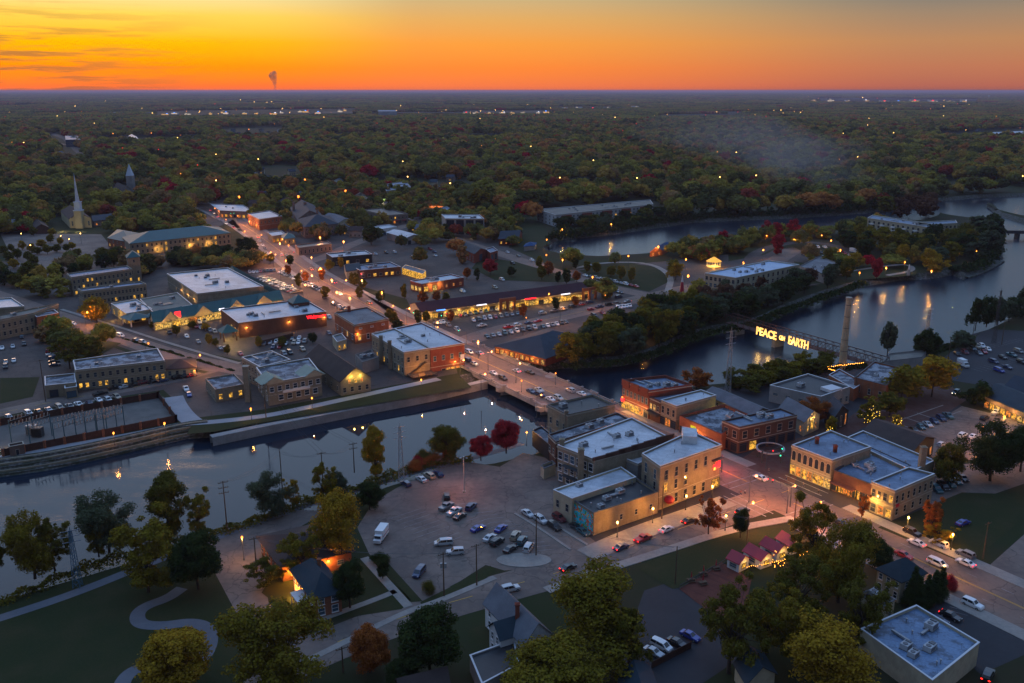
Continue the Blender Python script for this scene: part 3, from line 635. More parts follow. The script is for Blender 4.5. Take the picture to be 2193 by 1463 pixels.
th = math.atan2(e['AB'][2].y, e['AB'][2].x); pavilion(r, (292,694), 11, 0, 3.8, 2.2, sh_teal, rz=th, pm=trim_white); glow(r, (*P(245,688).xy, 3), 250, (1,.65,.15))
r, q, e = bld('tan_shop_block', 'low tan-roofed shop block left of the red round sign', (328,671), (412,655), D=(300,643), h=5, wall=cream, rmat=roof_tan, ac=3, win={'AB': [(6,.5,3,2.8,'shop','oyoo')]})
pavilion(r, (345,690), 9, 0, 4.2, 2.4, sh_teal, rz=th); pavilion(r, (390,682), 10, 0, 4.2, 2.4, sh_teal, rz=th); glow(r, (*P(370,694).xy, 3.2), 400, (1,.5,.1))
# --- tan office pair with tower
W2 = lambda n, z, pat='d': (n, z, 1.2, 1.9, 'win', pat)
r, q, e = bld('stone_office', 'long tan stone office block in front of the green-capped tower', (153,596), (282.5,578), D=(143.7,588), h=10.5, wall=tan_brick, rmat=roof_blue, cop=coping_t, vents=3, win={'AB': [W2(14,7.2,'dddyydddddd'), W2(14,3.8,'ddyddydd'), W2(10,.8,'yd')], 'AD': [W2(3,7.2), W2(3,3.8)]})
r2, q2, e2 = bld('stone_office', 'lower tan stone office block nearest the street corner tree', (177,626), (313,610), D=(166.7,620.5), h=8.5, wall=tan_brick, rmat=roof_blue, cop=coping_t, ac=1, vents=3, win={'AB': [W2(17,5.3,'d'), W2(17,1.5,'dydyddddyddd')], 'AD': [W2(3,5.3)]})
r, q, e = bld('stone_tower', 'square tan tower with green pyramid roof beside the stone offices', (272,552), (299,549), D=(270,546), h=16, roof='hip', rh=3, wall=tan_brick, rmat=sh_teal, win={'AB': [W2(1,12.5), W2(2,5.5), W2(2,1,'dy')]})
# --- far left
r, q, e = bld('office_building', 'two-storey tan building with rounded dark roof edge at the left frame edge', (-90,706), (72,673), C=(125,652), h=9, wall=stone, rmat=roof_tan, cop=coping_d, ac=2, vents=4, win={'AB': [W2(13,5.4,'d'), W2(13,1.6,'dddd')], 'BC': [W2(4,5.4)]})
r, q, e = bld('brick_annex', 'orange brick annex with lit doorway joined to the left-edge office', (79,681.5), (125.5,672.5), D=(70,674), h=7.5, wall=orange_brick, rmat=roof_worn, cop=coping_w, win={'AB': [(2,1,1.6,2.2,'win','yd'), (2,4.3,1.6,1.8,'win','d')]}); wall_lamp(r, e, 'AB', .5, 3, 160)
r, q, e = bld('office_building', 'broad pale-roofed building behind the left-edge office', (-60,666), (52,658), C=(25,640), h=9.5, wall=stone, rmat=roof_white, ac=2)
# --- riverside mill row
r, q, e = bld('stone_mill', 'long two-storey limestone mill with patchy white roof beside the river road', (162,795.5), (352.5,774.5), C=(338,749), D=(157,774.5), h=8, wall=stone, rmat=roof_worn, cop=coping_w, ac=2, vents=5,
    win={'AB': [W2(12,4.8,'ddddddddddb'), W2(14,1.0,'yydyyddydddd')], 'BC': [W2(4,4.8)]})
r, q, e = bld('stone_shed', 'small tan workshop with flaking white roof at the left end of the limestone mill', (97,829), (163,822), D=(96,809), h=4.5, wall=stone, rmat=roof_worn, win={'AB': [(1,.2,3,2.8,'shop','d',.1,.4)]})
r, q, e = bld('stone_garage', 'low stone garage with white overhead door beside the small tan workshop', (139,835), (165,831), D=(138,821), h=3.6, wall=stone, rmat=roof_white, win={'AB': [(1,.1,3.4,2.6,'shop','b')]})
r, q, e = bld('stone_cottage', 'low cottage with dark brown roof at the right end of the limestone mill', (355,791), (418,787), D=(356,771), h=4, roof='hip', rh=2, axis='AB', wall=cream, rmat=sh_brown, win={'AB': [W2(4,1.2,'bdbb')]}); wall_lamp(r, e, 'AB', .97, 2.8, 60)
# --- green gabled riverside house group
r, q, e = bld('riverside_hall', 'tan riverside hall with speckled roof and pale green corner gables', (573,824), (688,803), C=(662,770), D=(549,790), h=8.5, wall=tan_brick, rmat=roof_worn, cop=coping_w, vents=6, win={'AB': [(7,5.3,1.6,1.9,'win','d'), (5,1.6,1.9,2.1,'win','d',.15,.95)], 'AD': [W2(4,5.3), W2(4,1.5)]}, trim=trim_white)
for t, w in ((.12, 4.2), (.87, 4.2)):
    p, tt, nr = on_edge(e, 'AB', t, .35); bk = -nr*9; mb = MB()
    mb.face([(p.x-tt.x*w, p.y-tt.y*w, 8.6), (p.x+tt.x*w, p.y+tt.y*w, 8.6), (p.x, p.y, 11)], 0)
    for s in (-1, 1): mb.face([(p.x+s*tt.x*(w+.5), p.y+s*tt.y*(w+.5), 8.5), (p.x, p.y, 11.2), (p.x+bk.x, p.y+bk.y, 11.2), (p.x+s*tt.x*(w+.5)+bk.x, p.y+s*tt.y*(w+.5)+bk.y, 8.5)], 1)
    mb.face([(p.x+bk.x-tt.x*w, p.y+bk.y-tt.y*w, 8.6), (p.x+bk.x, p.y+bk.y, 11), (p.x+bk.x+tt.x*w, p.y+bk.y+tt.y*w, 8.6)], 0); mb.build('gable', [cream, sh_green], r)
mb = MB(); p0, tt, nr = on_edge(e, 'AB', .25, .8); p1 = on_edge(e, 'AB', .75, .8)[0]; ribbon(mb, [p0, p1], 1.2, 4.7, 4.5); ribbon(mb, [p0+nr*.6, p1+nr*.6], .08, 5.6, 4.7); mb.build('balcony', trim_white, r)
r, q, e = bld('stone_office', 'tan two-storey block with patchy white roof joined behind the green-gabled hall', (557,789), (622,773), C=(582,754), D=(518,768), h=8.7, wall=tan_brick, rmat=roof_worn, cop=coping_w, ac=3, vents=4, win={'AD': [W2(6,5.4), W2(6,1.4)]})
r, q, e = bld('low_stone_wing', 'low tan wing with grey roof and three lit windows beside the riverside path', (461,838), (524,826), D=(440,814), h=4.6, wall=tan_brick, rmat=roof_worn, cop=coping_d, win={'AB': [(3,1,1.4,2.1,'win','yyy'), ], 'AD': [W2(3,1)]}, vents=2)
p = P(532,860); rt = empty('brick_chimney', p, 'square tan chimney between the low stone wing and the green-gabled hall', 'chimney'); mb = MB(); mb.box((p.x,p.y,7), (2,2,14)); mb.build('stack', tan_brick, rt); mb = MB(); mb.box((p.x,p.y,14.15), (2.3,2.3,.3)); mb.build('cap', coping_t, rt)
r, q, e = bld('gabled_warehouse', 'stone warehouse with big dark brown gable roof and lit gable end facing the river', (729,817), (793,807), D=(655,764), h=6, roof='gable', rh=4.6, wall=tan_brick, rmat=sh_brown, win={'AB': [(4,1.2,1.3,2,'win','d'), (3,4.6,1.1,1.5,'win','oyo',.2,.8)], 'AD': [W2(6,1.4)]})
wall_lamp(r, e, 'AB', .36, 7.6, 170, (1,.66,.12)); wall_lamp(r, e, 'AB', .64, 7.6, 170, (1,.66,.12))
for i in range(4):
    p = (q[0] if False else P(727,817,6)).lerp(P(655,764,6), .25+.17*i); mb = MB(); c_ = P(700+i*17, 757+i*11, 9.2); mb.box((c_.x, c_.y, 8.9), (1.2,1.2,.5), .5); mb.build('skylight', coping_w, r)
r, q, e = bld('brick_bank', 'two-storey tan brick bank with grey flat roof and rear porch by the lot', (759.4,698.5), (832,685), D=(716.5,672), h=8.8, wall=orange_brick, rmat=roof_grey, cop=coping_t, vents=2, win={'AB': [(4,1.6,1.4,2.6,'win','ydbd'), (3,6.8,1.6,.7,'win','b')], 'AD': [(4,1.6,1.4,2.6,'win','dydd')]}, trim=trim_white)
chimney(r, None, 8.8, 11.5, 1.4, red_brick, P(748,668,8.8)); wall_lamp(r, e, 'AB', .06, 5, 160)
r, q, e = bld('porch_annex', 'low porch annex with pale yellow walls at the side of the brick bank', (722,735), (742,729), D=(712,722), h=4, wall=cream, rmat=roof_grey, win={'AB': [(2,.4,1.3,2.2,'win','y')]})
r, q, e = bld('utility_block', 'small concrete utility block with dark roof behind the brown-gabled warehouse', (776,779), (811,768), D=(761,762), h=4.5, wall=grey_wall, rmat=roof_dark, cop=coping_d, ac=2)
# --- white roofed pair by the bridge
m1, m2 = (921,749), (845,706)
r, q, e = bld('riverside_restaurant', 'tan stone building with long white roof, outside stair and deck facing the river', (865,757.5), (921.5,748.5), C=(845,706), D=(796,717.5), h=10, wall=stone, rmat=roof_white, cop=coping_w, ac=3, vents=4,
   win={'AD': [(9,5.6,1.0,2.2,'win','ddddddddd'), (9,1.2,1.2,2.4,'win','dydddydyd')], 'AB': [(3,6,1.3,2.2,'win','d')]})
for t in (.35,.62): p = P(796,717.5,10).lerp(P(865,757.5,10), t); chimney(r, None, 0, 12.2, 1.5, tan_brick, Vector((p.x-.6, p.y, 0)))
mb = MB(); p0 = P(875,808); p1 = P(905,800); nr = on_edge(e, 'AB', .5, 1)[2]; tt = on_edge(e, 'AB', .5, 1)[1]
for i in range(12):
    a = on_edge(e, 'AB', .15+.055*i, 1.2)[0]; mb.box((a.x, a.y, .5+.42*i), (1.0,1.4,.14), ang)
mb.build('outside_stair', wood, r)
mb = MB(); a = on_edge(e, 'AB', .5, 4)[0]; mb.box((a.x, a.y, 1.2), (11,6,.2), ang)
for i in range(5): b3 = on_edge(e, 'AB', .02+.24*i, 6.8)[0]; mb.box((b3.x, b3.y, 1.0), (.15,.15,2.4), ang)
mb.build('deck', wood, r); glow(r, (a.x, a.y, 3.4), 260, (1,.35,.06)); glow(r, (*P(902,812).xy, 3), 140)
r, q, e = bld('brick_shop', 'dark red brick end building beside the bridge with white roof and riverside windows', (921.5,749), (994.5,737.5), C=(903,693.5), D=(845.5,706), h=10, z0=-2, wall=red_brick, rmat=roof_white, cop=coping_w, ac=1, vents=5,
   win={'AB': [(4,6.6,1.4,2.2,'win','bbbb'), (5,.6,1.8,2.2,'win','dyyod',.3,1)], 'BC': [(6,6.4,1.2,2.2,'win','d'), (6,2.2,2.4,2.6,'shop','odyw')]})
wall_lamp(r, e, 'AB', .7, 3.2, 220, (1,.5,.1)); wall_panel(r, e, 'AB', .93, 4.6, 1.8, 2.2, flat('white_board', (.6,.6,.65)))
# --- strip mall
r, q, e = bld('strip_mall', 'long strip mall with dark maroon roof and golden lit shopfronts facing its lot', (903,668), (1262,622), D=(878,652), h=4.6, roof='gable', rh=2.8, axis='AB', wall=cream, rmat=sh_maroon, win={'AB': [(34,.3,3.2,2.8,'shop','ywydwywwyy')]})
for i in range(13): p, tt, nr = on_edge(e, 'AB', .04+.077*i, 2.6); glow(r, (p.x, p.y, 3.0), 170, (1,.55,.14))
sgl = 1 if (e['AB'][0]-P(903,668)).length < (e['AB'][1]-P(903,668)).length else -1
T = lambda t: ta(e, 'AB', (903,668), 4.6, t)
for t, mt, w in ((.1, em_bl, 5), (.33, em_wh, 6), (.62, em_r, 7), (.84, em_wh, 6)): wall_panel(r, e, 'AB', T(t), 4.3, w, 1.0, mt, out=1.0)
mb = MB(); a, tt, nr = on_edge(e, 'AB', .5, 2.2); th2 = math.atan2(tt.y, tt.x); mb.box((a.x, a.y, 3.9), ((q[1]-q[0]).length*.97, .35, 1.1), th2); mb.build('fascia', surf('gold_fascia', (.34,.25,.10)), r)
for t in (.47, .98):
    a = on_edge(e, 'AB', T(t), 3.2)[0]; mb = MB()
    for s in (-4.2, 0, 4.2): mb.box((a.x+tt.x*s, a.y+tt.y*s, 3.4), (1.3,1.0,6.8), th2)
    mb.box((a.x, a.y, 6.3), (9.7,1.05,1.6), th2); mb.build('brick_archway', orange_brick, r)
# --- mid town
r, q, e = bld('corner_bank', 'low red brick corner building with bright yellow lit windows and white roof', (903,610), (993,596), C=(966,589), D=(879,603.5), h=5, wall=red_brick, rmat=roof_white, ac=3, win={'AD': [(3,.6,2.6,2.8,'shop','w')], 'AB': [(2,.6,3,2.8,'shop','yw',0,.4), (3,1.4,1.2,1.6,'win','o',.5,1)]})
for t in (.2,.4): p = on_edge(e, 'AB', ta(e,'AB',(903,610),5,t), 1.5)[0]; glow(r, (p.x, p.y, 3.5), 300, (1,.68,.15))
r, q, e = bld('brick_row', 'low maroon brick building with pale roof left of the drive-through canopy', (771,581), (858,573), C=(836,563), h=5, wall=dark_brick, rmat=roof_blue, ac=4, vents=3, win={'AB': [(7,1,2,1.8,'win','ddydyyd')]}); wall_lamp(r, e, 'AB', .02, 3.4, 80, (1,.5,.5), em_r)
r, q, e = bld('gabled_shop', 'cream gabled shop with slate roof next to the maroon brick building', (742,582), (772,577), C=(766,563), h=5, roof='gable', rh=2, axis='AB', wall=cream, rmat=sh_slate, win={'AB': [(2,1,1.4,1.8,'win','oy')]})
r, q, e = bld('drive_through_canopy', 'grey-roofed drive-through canopy with yellow lit underside', (861,574), (905,587), C=(912,580), h=4, par=.2, wall=lit_y, rmat=roof_grey); glow(r, (*P(900,605).xy, 3), 500, (1,.6,.1))
r, q, e = bld('dark_pavilion', 'black-clad low building with white roof behind the maroon brick building', (712,553), (797,546), C=(782,538), h=5.5, wall=dark_wall, rmat=roof_white, ac=3, win={'AB': [(4,1,2.2,2,'win','dydy')]})
r, q, e = bld('blue_roofed_office', 'brick office with slate blue roof and tall glass end behind the red tree', (1016,544), (1043,536), D=(985.5,530), h=6.5, roof='gable', rh=2.5, axis='AD', wall=red_brick, rmat=sh_slate, win={'AD': [(5,1,1.3,3.6,'win','b')], 'AB': [(1,.6,4,4.5,'shop','b')]})
r, q, e = bld('glass_wing', 'brick wing with wide window wall at the street end of the blue-roofed office', (1050,543), (1066,538), D=(1040,535), h=6, wall=red_brick, rmat=roof_blue, win={'AB': [(2,.8,3,4,'shop','bd')]})
r, q, e = bld('metal_warehouse', 'grey metal warehouse with white low-pitched roof beside the big dark round tree', (870,509.5), (902,505), D=(828,498), h=5.5, roof='gable', rh=1.6, wall=grey_wall, rmat=roof_white, win={'AB': [(1,.1,4,4,'shop','b',.5,1), (1,.1,3,3,'shop','d',0,.4)]})
r, q, e = bld('metal_warehouse', 'small white warehouse in front of the apartment block with red awnings', (818,492), (850,487), D=(800,487), h=5, wall=white_wall, rmat=roof_white, win={'AB': [(3,.1,3,3,'shop','b')]})
r, q, e = bld('modern_office', 'three-storey office with white roof slab and dark glass bays between concrete piers', (954,469.5), (1037,470), C=(1026,461), h=13, wall=concrete, rmat=roof_white, ac=4, win={'AB': [(4,.5,6.2,11.8,'shop','dddd')]}); glow(r, (*P(1010,512).xy, 3), 600, (1,.7,.3))
r, q, e = bld('apartment_block', 'tan apartment block with red awnings at the crossing behind the warehouse', (826,463), (874,459), D=(777,450), h=8, wall=mauve_brick, rmat=roof_dark, cop=coping_d, win={'AB': [(6,4.8,1.4,1.8,'win','ddyd'), (4,.8,2.2,2.4,'shop','dod')], 'AD': [(6,4.8,1.4,1.8,'win','d')]})
mb = MB(); [mb.box((*on_edge(e, 'AB', t, .7)[0].xy, 3.3), (3.5,1.4,.5), math.atan2(e['AB'][2].y, e['AB'][2].x)) for t in (.2,.5,.8)]; mb.build('awning', sh_red, r)
r, q, e = bld('victorian_block', 'pinkish brick Victorian block with steep blue slate roof', (652,487), (724,479), D=(637,470), h=9, roof='hip', rh=6, axis='AB', wall=mauve_brick, rmat=sh_navy, win={'AB': [(8,6,1.2,1.8,'win','d'), (8,2.4,1.2,1.8,'win','ddd')], 'AD': [W2(4,6), W2(4,2.4)]})
r, q, e = bld('victorian_block', 'dark-roofed Victorian hall with tall chimneys behind the pinkish block', (637,470), (690,462), D=(622,445), h=9, roof='gable', rh=6, axis='AD', wall=mauve_brick, rmat=sh_navy, win={'AB': [W2(5,5.5), W2(5,2)]})
chimney(r, (630,462), 5, 17, 2, mauve_brick); chimney(r, (655,462), 5, 17, 2.4, mauve_brick); chimney(r, (681,478), 5, 16, 1.6, mauve_brick)
r, q, e = bld('corner_shop', 'brick corner shop with bright pale roof and orange-lit side on the main street', (555,471), (604,464), C=(577,452), D=(531,459), h=9, wall=orange_brick, rmat=roof_white, win={'AD': [(6,5.5,1.3,2,'win','ddd'), (5,1,2.4,2.8,'shop','oyo')], 'AB': [W2(6,5.5)]})
for t in (.2,.7): p = on_edge(e, 'AD', t, 3)[0]; glow(r, (p.x, p.y, 4), 1100, (1,.32,.08))
r, q, e = bld('corner_shop', 'low white-roofed shop further down the main street beside a small hipped house', (583,507), (612,503), D=(573,499), h=5, wall=tan_brick, rmat=roof_white, win={'AB': [(4,.6,2,2.4,'shop','oy')]})
r, q, e = bld('hipped_house', 'small tan house with dark green hipped roof at the main street crossing', (607,512), (632,509), D=(603,505), h=5, roof='hip', rh=3, axis='AB', wall=tan_brick, rmat=sh_teal, win={'AB': [W2(3,1.5,'yd')]})
r, q, e = bld('stone_bank', 'low pink stone bank with flat roof behind the crossing hedge', (640,533), (710,524), D=(632,526), h=5, wall=mauve_brick, rmat=roof_dark, cop=coping_d, win={'AB': [(8,1,1.2,2.6,'win','d')]})
r, q, e = bld('shop_row', 'row of low shops with white roofs at the top of the main street', (470,452), (545,455), C=(520,440), h=6, wall=mauve_brick, rmat=roof_white, ac=2, win={'AB': [(8,.6,2.6,2.6,'shop','oyod')]})
r, q, e = bld('gas_store', 'small lit shop with white walls behind the filling station forecourt', (684,445), (716,441), D=(680,439), h=4.5, wall=cream, rmat=roof_blue, win={'AB': [(4,.4,2.6,2.8,'shop','w')]}); glow(r, (*P(712,460).xy, 4), 2200, (1,.72,.2))
r, q, e = bld('grey_warehouse', 'grey gabled warehouse between the Victorian block and the filling station', (725,478), (752,470), D=(690,465), h=6, roof='gable', rh=2, wall=cream, rmat=sh_grey, win={'AB': [(2,.3,3,3,'shop','w')]})
def canopy(label, px, w, dp, mat, rz=.2, e=2600, col=(1,.8,.25)):
    p = P(*px); rt = empty('filling_station', p, label, 'filling station', 'lit filling stations'); mb = MB(); mb.box((p.x,p.y,5.3), (w,dp,.9), rz); mb.build('canopy', mat, rt)
    mb = MB(); mb.box((p.x,p.y,4.82), (w*.9,dp*.9,.05), rz); mb.build('canopy_light', flat('canopy_lights', (.8,.8,.6), emit=(1,.85,.45), es=3), rt)
    mb = MB(); [mb.box((p.x+s*w*.35*math.cos(rz), p.y+s*w*.35*math.sin(rz), 2.4), (.5,.5,4.8), rz) for s in (-1,1)]; mb.build('column', trim_white, rt)
    for s in (-.3, 0, .3): mb = MB(); mb.box((p.x+s*w*math.cos(rz), p.y+s*w*math.sin(rz), .9), (1,.7,1.8), rz); mb.build('fuel_pump', trim_white, rt)
    glow(rt, (p.x, p.y-1, 4.2), e, col)
canopy('filling station canopy with yellow-green band far up the main street', (803,440), 26, 12, flat('canopy_yellow_green', (.2,.35,.05), emit=(.45,.6,.03), es=.8))
canopy('filling station canopy with orange band at the highway crossing', (915,455), 30, 12, flat('canopy_orange', (.5,.1,.02), emit=(1,.22,.02), es=.9), e=3500)
r, q, e = bld('gas_store', 'lit blue-roofed convenience shop right of the orange filling station', (945,462), (984,455), D=(918,450), h=5, wall=cream, rmat=roof_blue, ac=2, win={'AB': [(5,.4,2.2,3,'shop','ywy')]}); glow(r, (*P(960,475).xy, 3.5), 900, (1,.7,.25))
# --- municipal building, churches
r, q, e = bld('municipal_building', 'long tan and brick municipal building with dark teal hipped roof and lit entrances', (278,522), (493,499), D=(262,508), h=9, roof='hip', rh=5, axis='AB', wall=tan_brick, rmat=sh_teal, win={'AB': [(22,5.6,1.5,2,'win','dddydddyddd'), (22,1.5,1.5,2.2,'win','dyddddyyddd')]})
for t in (.25,.42,.75): p = on_edge(e, 'AB', T(t), 2)[0]; glow(r, (p.x, p.y, 3), 350, (1,.5,.1))
r, q, e = bld('municipal_wing', 'left wing of the municipal building with slate hipped roof and stepped lit eave', (230,510), (280,520), C=(300,500), h=7, roof='hip', rh=4, axis='AB', wall=orange_brick, rmat=sh_teal, win={'AB': [W2(6,4.2,'d'), W2(6,1.2,'yod')]})
r, q, e = bld('white_church', 'pale yellow church with floodlit gable front below a tall white spire', (148,469), (195,468), D=(130,452), h=8, roof='gable', rh=5, wall=surf('pale_yellow_stone', (.40,.36,.23), (.34,.30,.19)), rmat=sh_brown, win={'AB': [(4,2,1.3,4,'win','b')]})
p = on_edge(e, 'AB', .5, 0)[0]; ms = surf('white_painted_steeple', (.50,.58,.68), (.40,.47,.56)); tm = MC['pale_yellow_stone']
mb = MB(); mb.box((p.x, p.y-1, 7.5), (6,6,15)); mb.build('tower', tm, r)
mb = MB(); mb.box((p.x, p.y-1, 15.4), (6.6,6.6,.6)); mb.box((p.x, p.y-1, 19), (4.6,4.6,7)); mb.box((p.x, p.y-1, 22.6), (5.4,5.4,.5)); mb.cyl((p.x, p.y-1, 22.8), (p.x, p.y-1, 28.5), 1.8, 1.4, 8); mb.build('belfry', ms, r)
mb = MB(); mb.cyl((p.x, p.y-1, 28.3), (p.x, p.y-1, 47), 1.35, .06, 8); mb.build('spire', ms, r); glow(r, (p.x-6, p.y-22, 2), 700, (1,.72,.3)); glow(r, (p.x+8, p.y-22, 2), 700, (1,.72,.3))
r, q, e = bld('church_hall', 'low church hall with slate roof joined right of the white-spired church', (200,474), (262,466), C=(255,458), h=5, roof='gable', rh=3, axis='AB', wall=mauve_brick, rmat=sh_navy, win={'AB': [(5,1,1.4,2,'win','oyd')]})
r, q, e = bld('church_hall', 'low gabled brick hall with pale flat roof left of the white-spired church', (75,489), (104,487), D=(66,478), h=5, roof='gable', rh=3, wall=dark_brick, rmat=sh_brown)
r, q, e = bld('stone_church', 'grey stone church with broad gable beside a short white spire', (262,414), (288,413), D=(240,405), h=8, roof='gable', rh=7, wall=grey_wall, rmat=sh_brown, win={'AB': [(1,2,2,5,'arch','d')]})
p = P(283,418); mb = MB(); mb.box((p.x,p.y,11), (7,7,22)); mb.build('tower', grey_wall, r); mb = MB(); mb.cyl((p.x,p.y,22), (p.x,p.y,35), 5, .1, 4); mb.cyl((p.x-3,p.y,22), (p.x-3,p.y,26), .8, .1, 4); mb.build('spire', ms, r)
# --- apartments by the pond and on the point
r, q, e = bld('riverside_apartments', 'long three-storey apartment building with alternating white and brick bays above the pond', (1190,461.5), (1399,438.5), C=(1392,429), D=(1150,449.5), h=10, wall=surf('pale_grey_panel', (.40,.41,.43), (.30,.31,.33)), rmat=roof_tan, ac=10, win={'AD': [(5,7,2,1.6,'win','b'),(5,4,2,1.6,'win','b'),(5,1,2,1.6,'win','d')], 'AB': [(26,7,2,1.6,'win','b'), (26,4,2,1.6,'win','bbby'), (26,1,2,1.6,'win','d')]})
for i in range(5):
    a, tt, nr = on_edge(e, 'AB', .1+.2*i, .5); mb = MB(); mb.box((a.x, a.y, 4.6), (11,1.6,9.2), math.atan2(tt.y, tt.x)); mb.build('brick_bay', red_brick, r)
r, q, e = bld('riverside_hotel', 'cream four-storey hotel wing with balconies on the wooded point', (1858,468), (2007,491), C=(2015,484), h=13, wall=cream, rmat=roof_blue, ac=4, vents=4, win={'AB': [(14,9.8,2,1.8,'win','d'), (14,6.8,2,1.8,'win','d'), (14,3.8,2,1.8,'win','dddy'), (14,.8,2,1.8,'win','d')]}, cop=coping_w)
mb = MB(); a, tt, nr = on_edge(e, 'AB', .5, .8); [mb.box((*on_edge(e, 'AB', t, .8)[0].xy, z), (3.4,1.6,1.0), math.atan2(tt.y, tt.x)) for t in (.08,.24,.4,.56,.72,.88) for z in (9.3,6.3,3.3)]; mb.build('balcony', trim_white, r)
r, q, e = bld('riverside_hotel', 'rear wing of the cream hotel angled away to the right among trees', (1960,484), (2050,479), C=(2046,473), h=13, wall=cream, rmat=roof_blue, vents=3, win={'AB': [(10,9.8,2,1.8,'win','d'), (10,6.8,2,1.8,'win','d')]})
r, q, e = bld('park_mill', 'long cream factory block with bright blue-white roof in the island park', (1575.5,597), (1711.5,568.5), D=(1509.5,587), h=10, wall=cream, rmat=surf('pale_blue_membrane_roof', (.38,.48,.62), (.28,.36,.50), .1, 1, .5, .4, .5), ac=7, vents=6, win={'AD': [(7,6.8,1.7,2.2,'win','d'), (7,3,1.7,2.2,'win','b')], 'AB': [(13,6.8,1.7,2.2,'win','d'), (13,3,1.7,2.2,'win','d')]}, trim=coping_t)
r, q, e = bld('park_maintenance_hall', 'wide dark-roofed hall right of the cream factory in the island park', (1765,590), (1806,571), C=(1755,550), D=(1712,572), h=5, wall=grey_wall, rmat=roof_grey, ac=2, cop=coping_d)
r, q, e = bld('park_pavilion', 'wooden park pavilion with blue roof and lit gable beside the pond', (1392,540), (1418,536), C=(1440,525), h=3.6, roof='gable', rh=3, axis='BC', wall=orange_brick, rmat=surf('blue_metal_roof', (.02,.08,.20), (.015,.06,.15)), win={'AB': [(2,.6,2,2,'win','o')]}); glow(r, (*P(1400,552).xy, 3), 200)
r, q, e = bld('depot_cottage', 'red depot cottage with navy roofs near the modern office', (1068,512), (1110,510), D=(1078,500), h=5, roof='gable', rh=4, axis='AB', wall=red_brick, rmat=sh_navy, win={'AB': [W2(4,1.2,'yod')]})
r, q, e = bld('boathouse', 'small blue-roofed boathouse right of the red depot cottage', (1122,528), (1145,526), D=(1126,522), h=3.5, roof='hip', rh=2, axis='AB', wall=grey_wall, rmat=MC['blue_metal_roof'])
r, q, e = bld('garden_restaurant', 'low restaurant with wide navy roof and string-lit terrace by the bridge end', (1168,768), (1278,727), D=(1060,741), h=3.6, roof='hip', rh=4.6, axis='AB', wall=red_brick, rmat=sh_navy, win={'AD': [(10,.6,2,2,'shop','woyo')]})
for t in (.2,.5,.8): p = on_edge(e, 'AD', t, 2)[0]; glow(r, (p.x, p.y, 3), 200, (1,.5,.12))
# --- block south-west of the crossing
r, q, e = bld('stone_block', 'stone building with black flat roof at the near end of the bridge', (1216,891.5), (1316.7,869.5), C=(1268.8,848), D=(1173,870), h=9, z0=-2.5, wall=stone, rmat=roof_dark, cop=coping_d, ac=1, vents=2, win={'AD': [(3,6,1.3,2.2,'win','d'), (3,2.2,1.3,2.2,'win','b')]}); chimney(r, None, 0, 10.4, 1.3, tan_brick, P(1213,889,9))
r, q, e = bld('row_building', 'narrow row building with mottled blue-black roof behind the big white roof', (1190,950), (1347,901), C=(1322,887), D=(1174,934), h=8, z0=-1, wall=dark_brick, rmat=roof_worn, cop=coping_d, ac=2, win={'AD': [(2,4.6,1.4,2,'win','d')]})
r, q, e = bld('brick_commercial_block', 'brown brick block with broad white roof and stepped parapet', (1272.5,987.5), (1440,944), C=(1353,898), D=(1194,957), h=11, wall=tan_brick, rmat=roof_white, cop=coping_w, ac=3, vents=5, win={'AD': [(6,7.4,1.7,2.4,'win','dddbbd'), (6,3.6,1.5,2.4,'win','bd'), (5,.5,1.5,2.2,'win','bd')]}, trim=trim_white)
chimney(r, None, 0, 14, 1.7, tan_brick, P(1243,1000,8)+Vector((0,-1.2,0))); chimney(r, None, 0, 13, 1.5, tan_brick, P(1203,968,9)); mb = MB()
for i in range(6): a = on_edge(e, 'AB', .1+.16*i, 0)[0]; mb.box((a.x, a.y, 11.6+.12*i), (7,.5,1.0+.25*i), math.atan2(e['AB'][2].y, e['AB'][2].x))
mb.build('stepped_parapet', dark_brick, r)
mb = MB(); a = on_edge(e, 'AD', .5, 1.3)[0]; mb.box((a.x, a.y, 6.6), (1.6,8,.12), math.atan2(e['AD'][2].y, e['AD'][2].x)+math.pi/2); mb.box((a.x, a.y, 3.4), (1.6,8,.12), math.atan2(e['AD'][2].y, e['AD'][2].x)+math.pi/2); mb.build('fire_escape', steel_d, r)
r, q, e = bld('link_building', 'low white-roofed link between the brown brick block and the three-storey corner', (1366,997), (1450,962), D=(1334,984), h=8.3, wall=grey_wall, rmat=roof_white, ac=1)
r, q, e = bld('three_storey_corner_building', 'three-storey tan brick corner building with white roof and red wall sign at the crossing', (1414,1002.5), (1544.6,956.5), C=(1480,927), D=(1375,975), h=13, wall=tan_brick, rmat=roof_white, cop=coping_w, vents=2,
   win={'AB': [(5,8.8,1.3,2.9,'win','ddddd',.02,.82), (4,5.0,1.3,2.9,'win','ydd ',.02,.66), (4,.7,1.4,2.9,'win','dddd',.2,.8), (1,.4,3,2.8,'shop','y',.86,1)], 'AD': [(2,8.8,1.3,2.9,'win','bb'), (2,5,1.3,2.9,'win','dd')], 'BC': [(6,8.8,1.3,2.9,'win','d'), (6,5,1.3,2.9,'win','d'), (5,.5,3,2.8,'shop','yw')]})
s_ab = (e['AB'][0]-q[0]).length < 1; TT = lambda t: ta(e, 'AB', (1414,1002.5), 13, t)
wall_panel(r, e, 'AB', TT(.93), 7.4, 3.0, 1.1, em_r, out=.3); wall_panel(r, e, 'AB', TT(.95), 8.3, 1.8, .8, em_r, out=.35); wall_panel(r, e, 'AB', TT(.89), 6.8, .8, .8, em_o, out=.36); wall_panel(r, e, 'AB', TT(.93), 9.6, 4.6, .3, trim_dark, 'hood', out=.5, dp=.8)
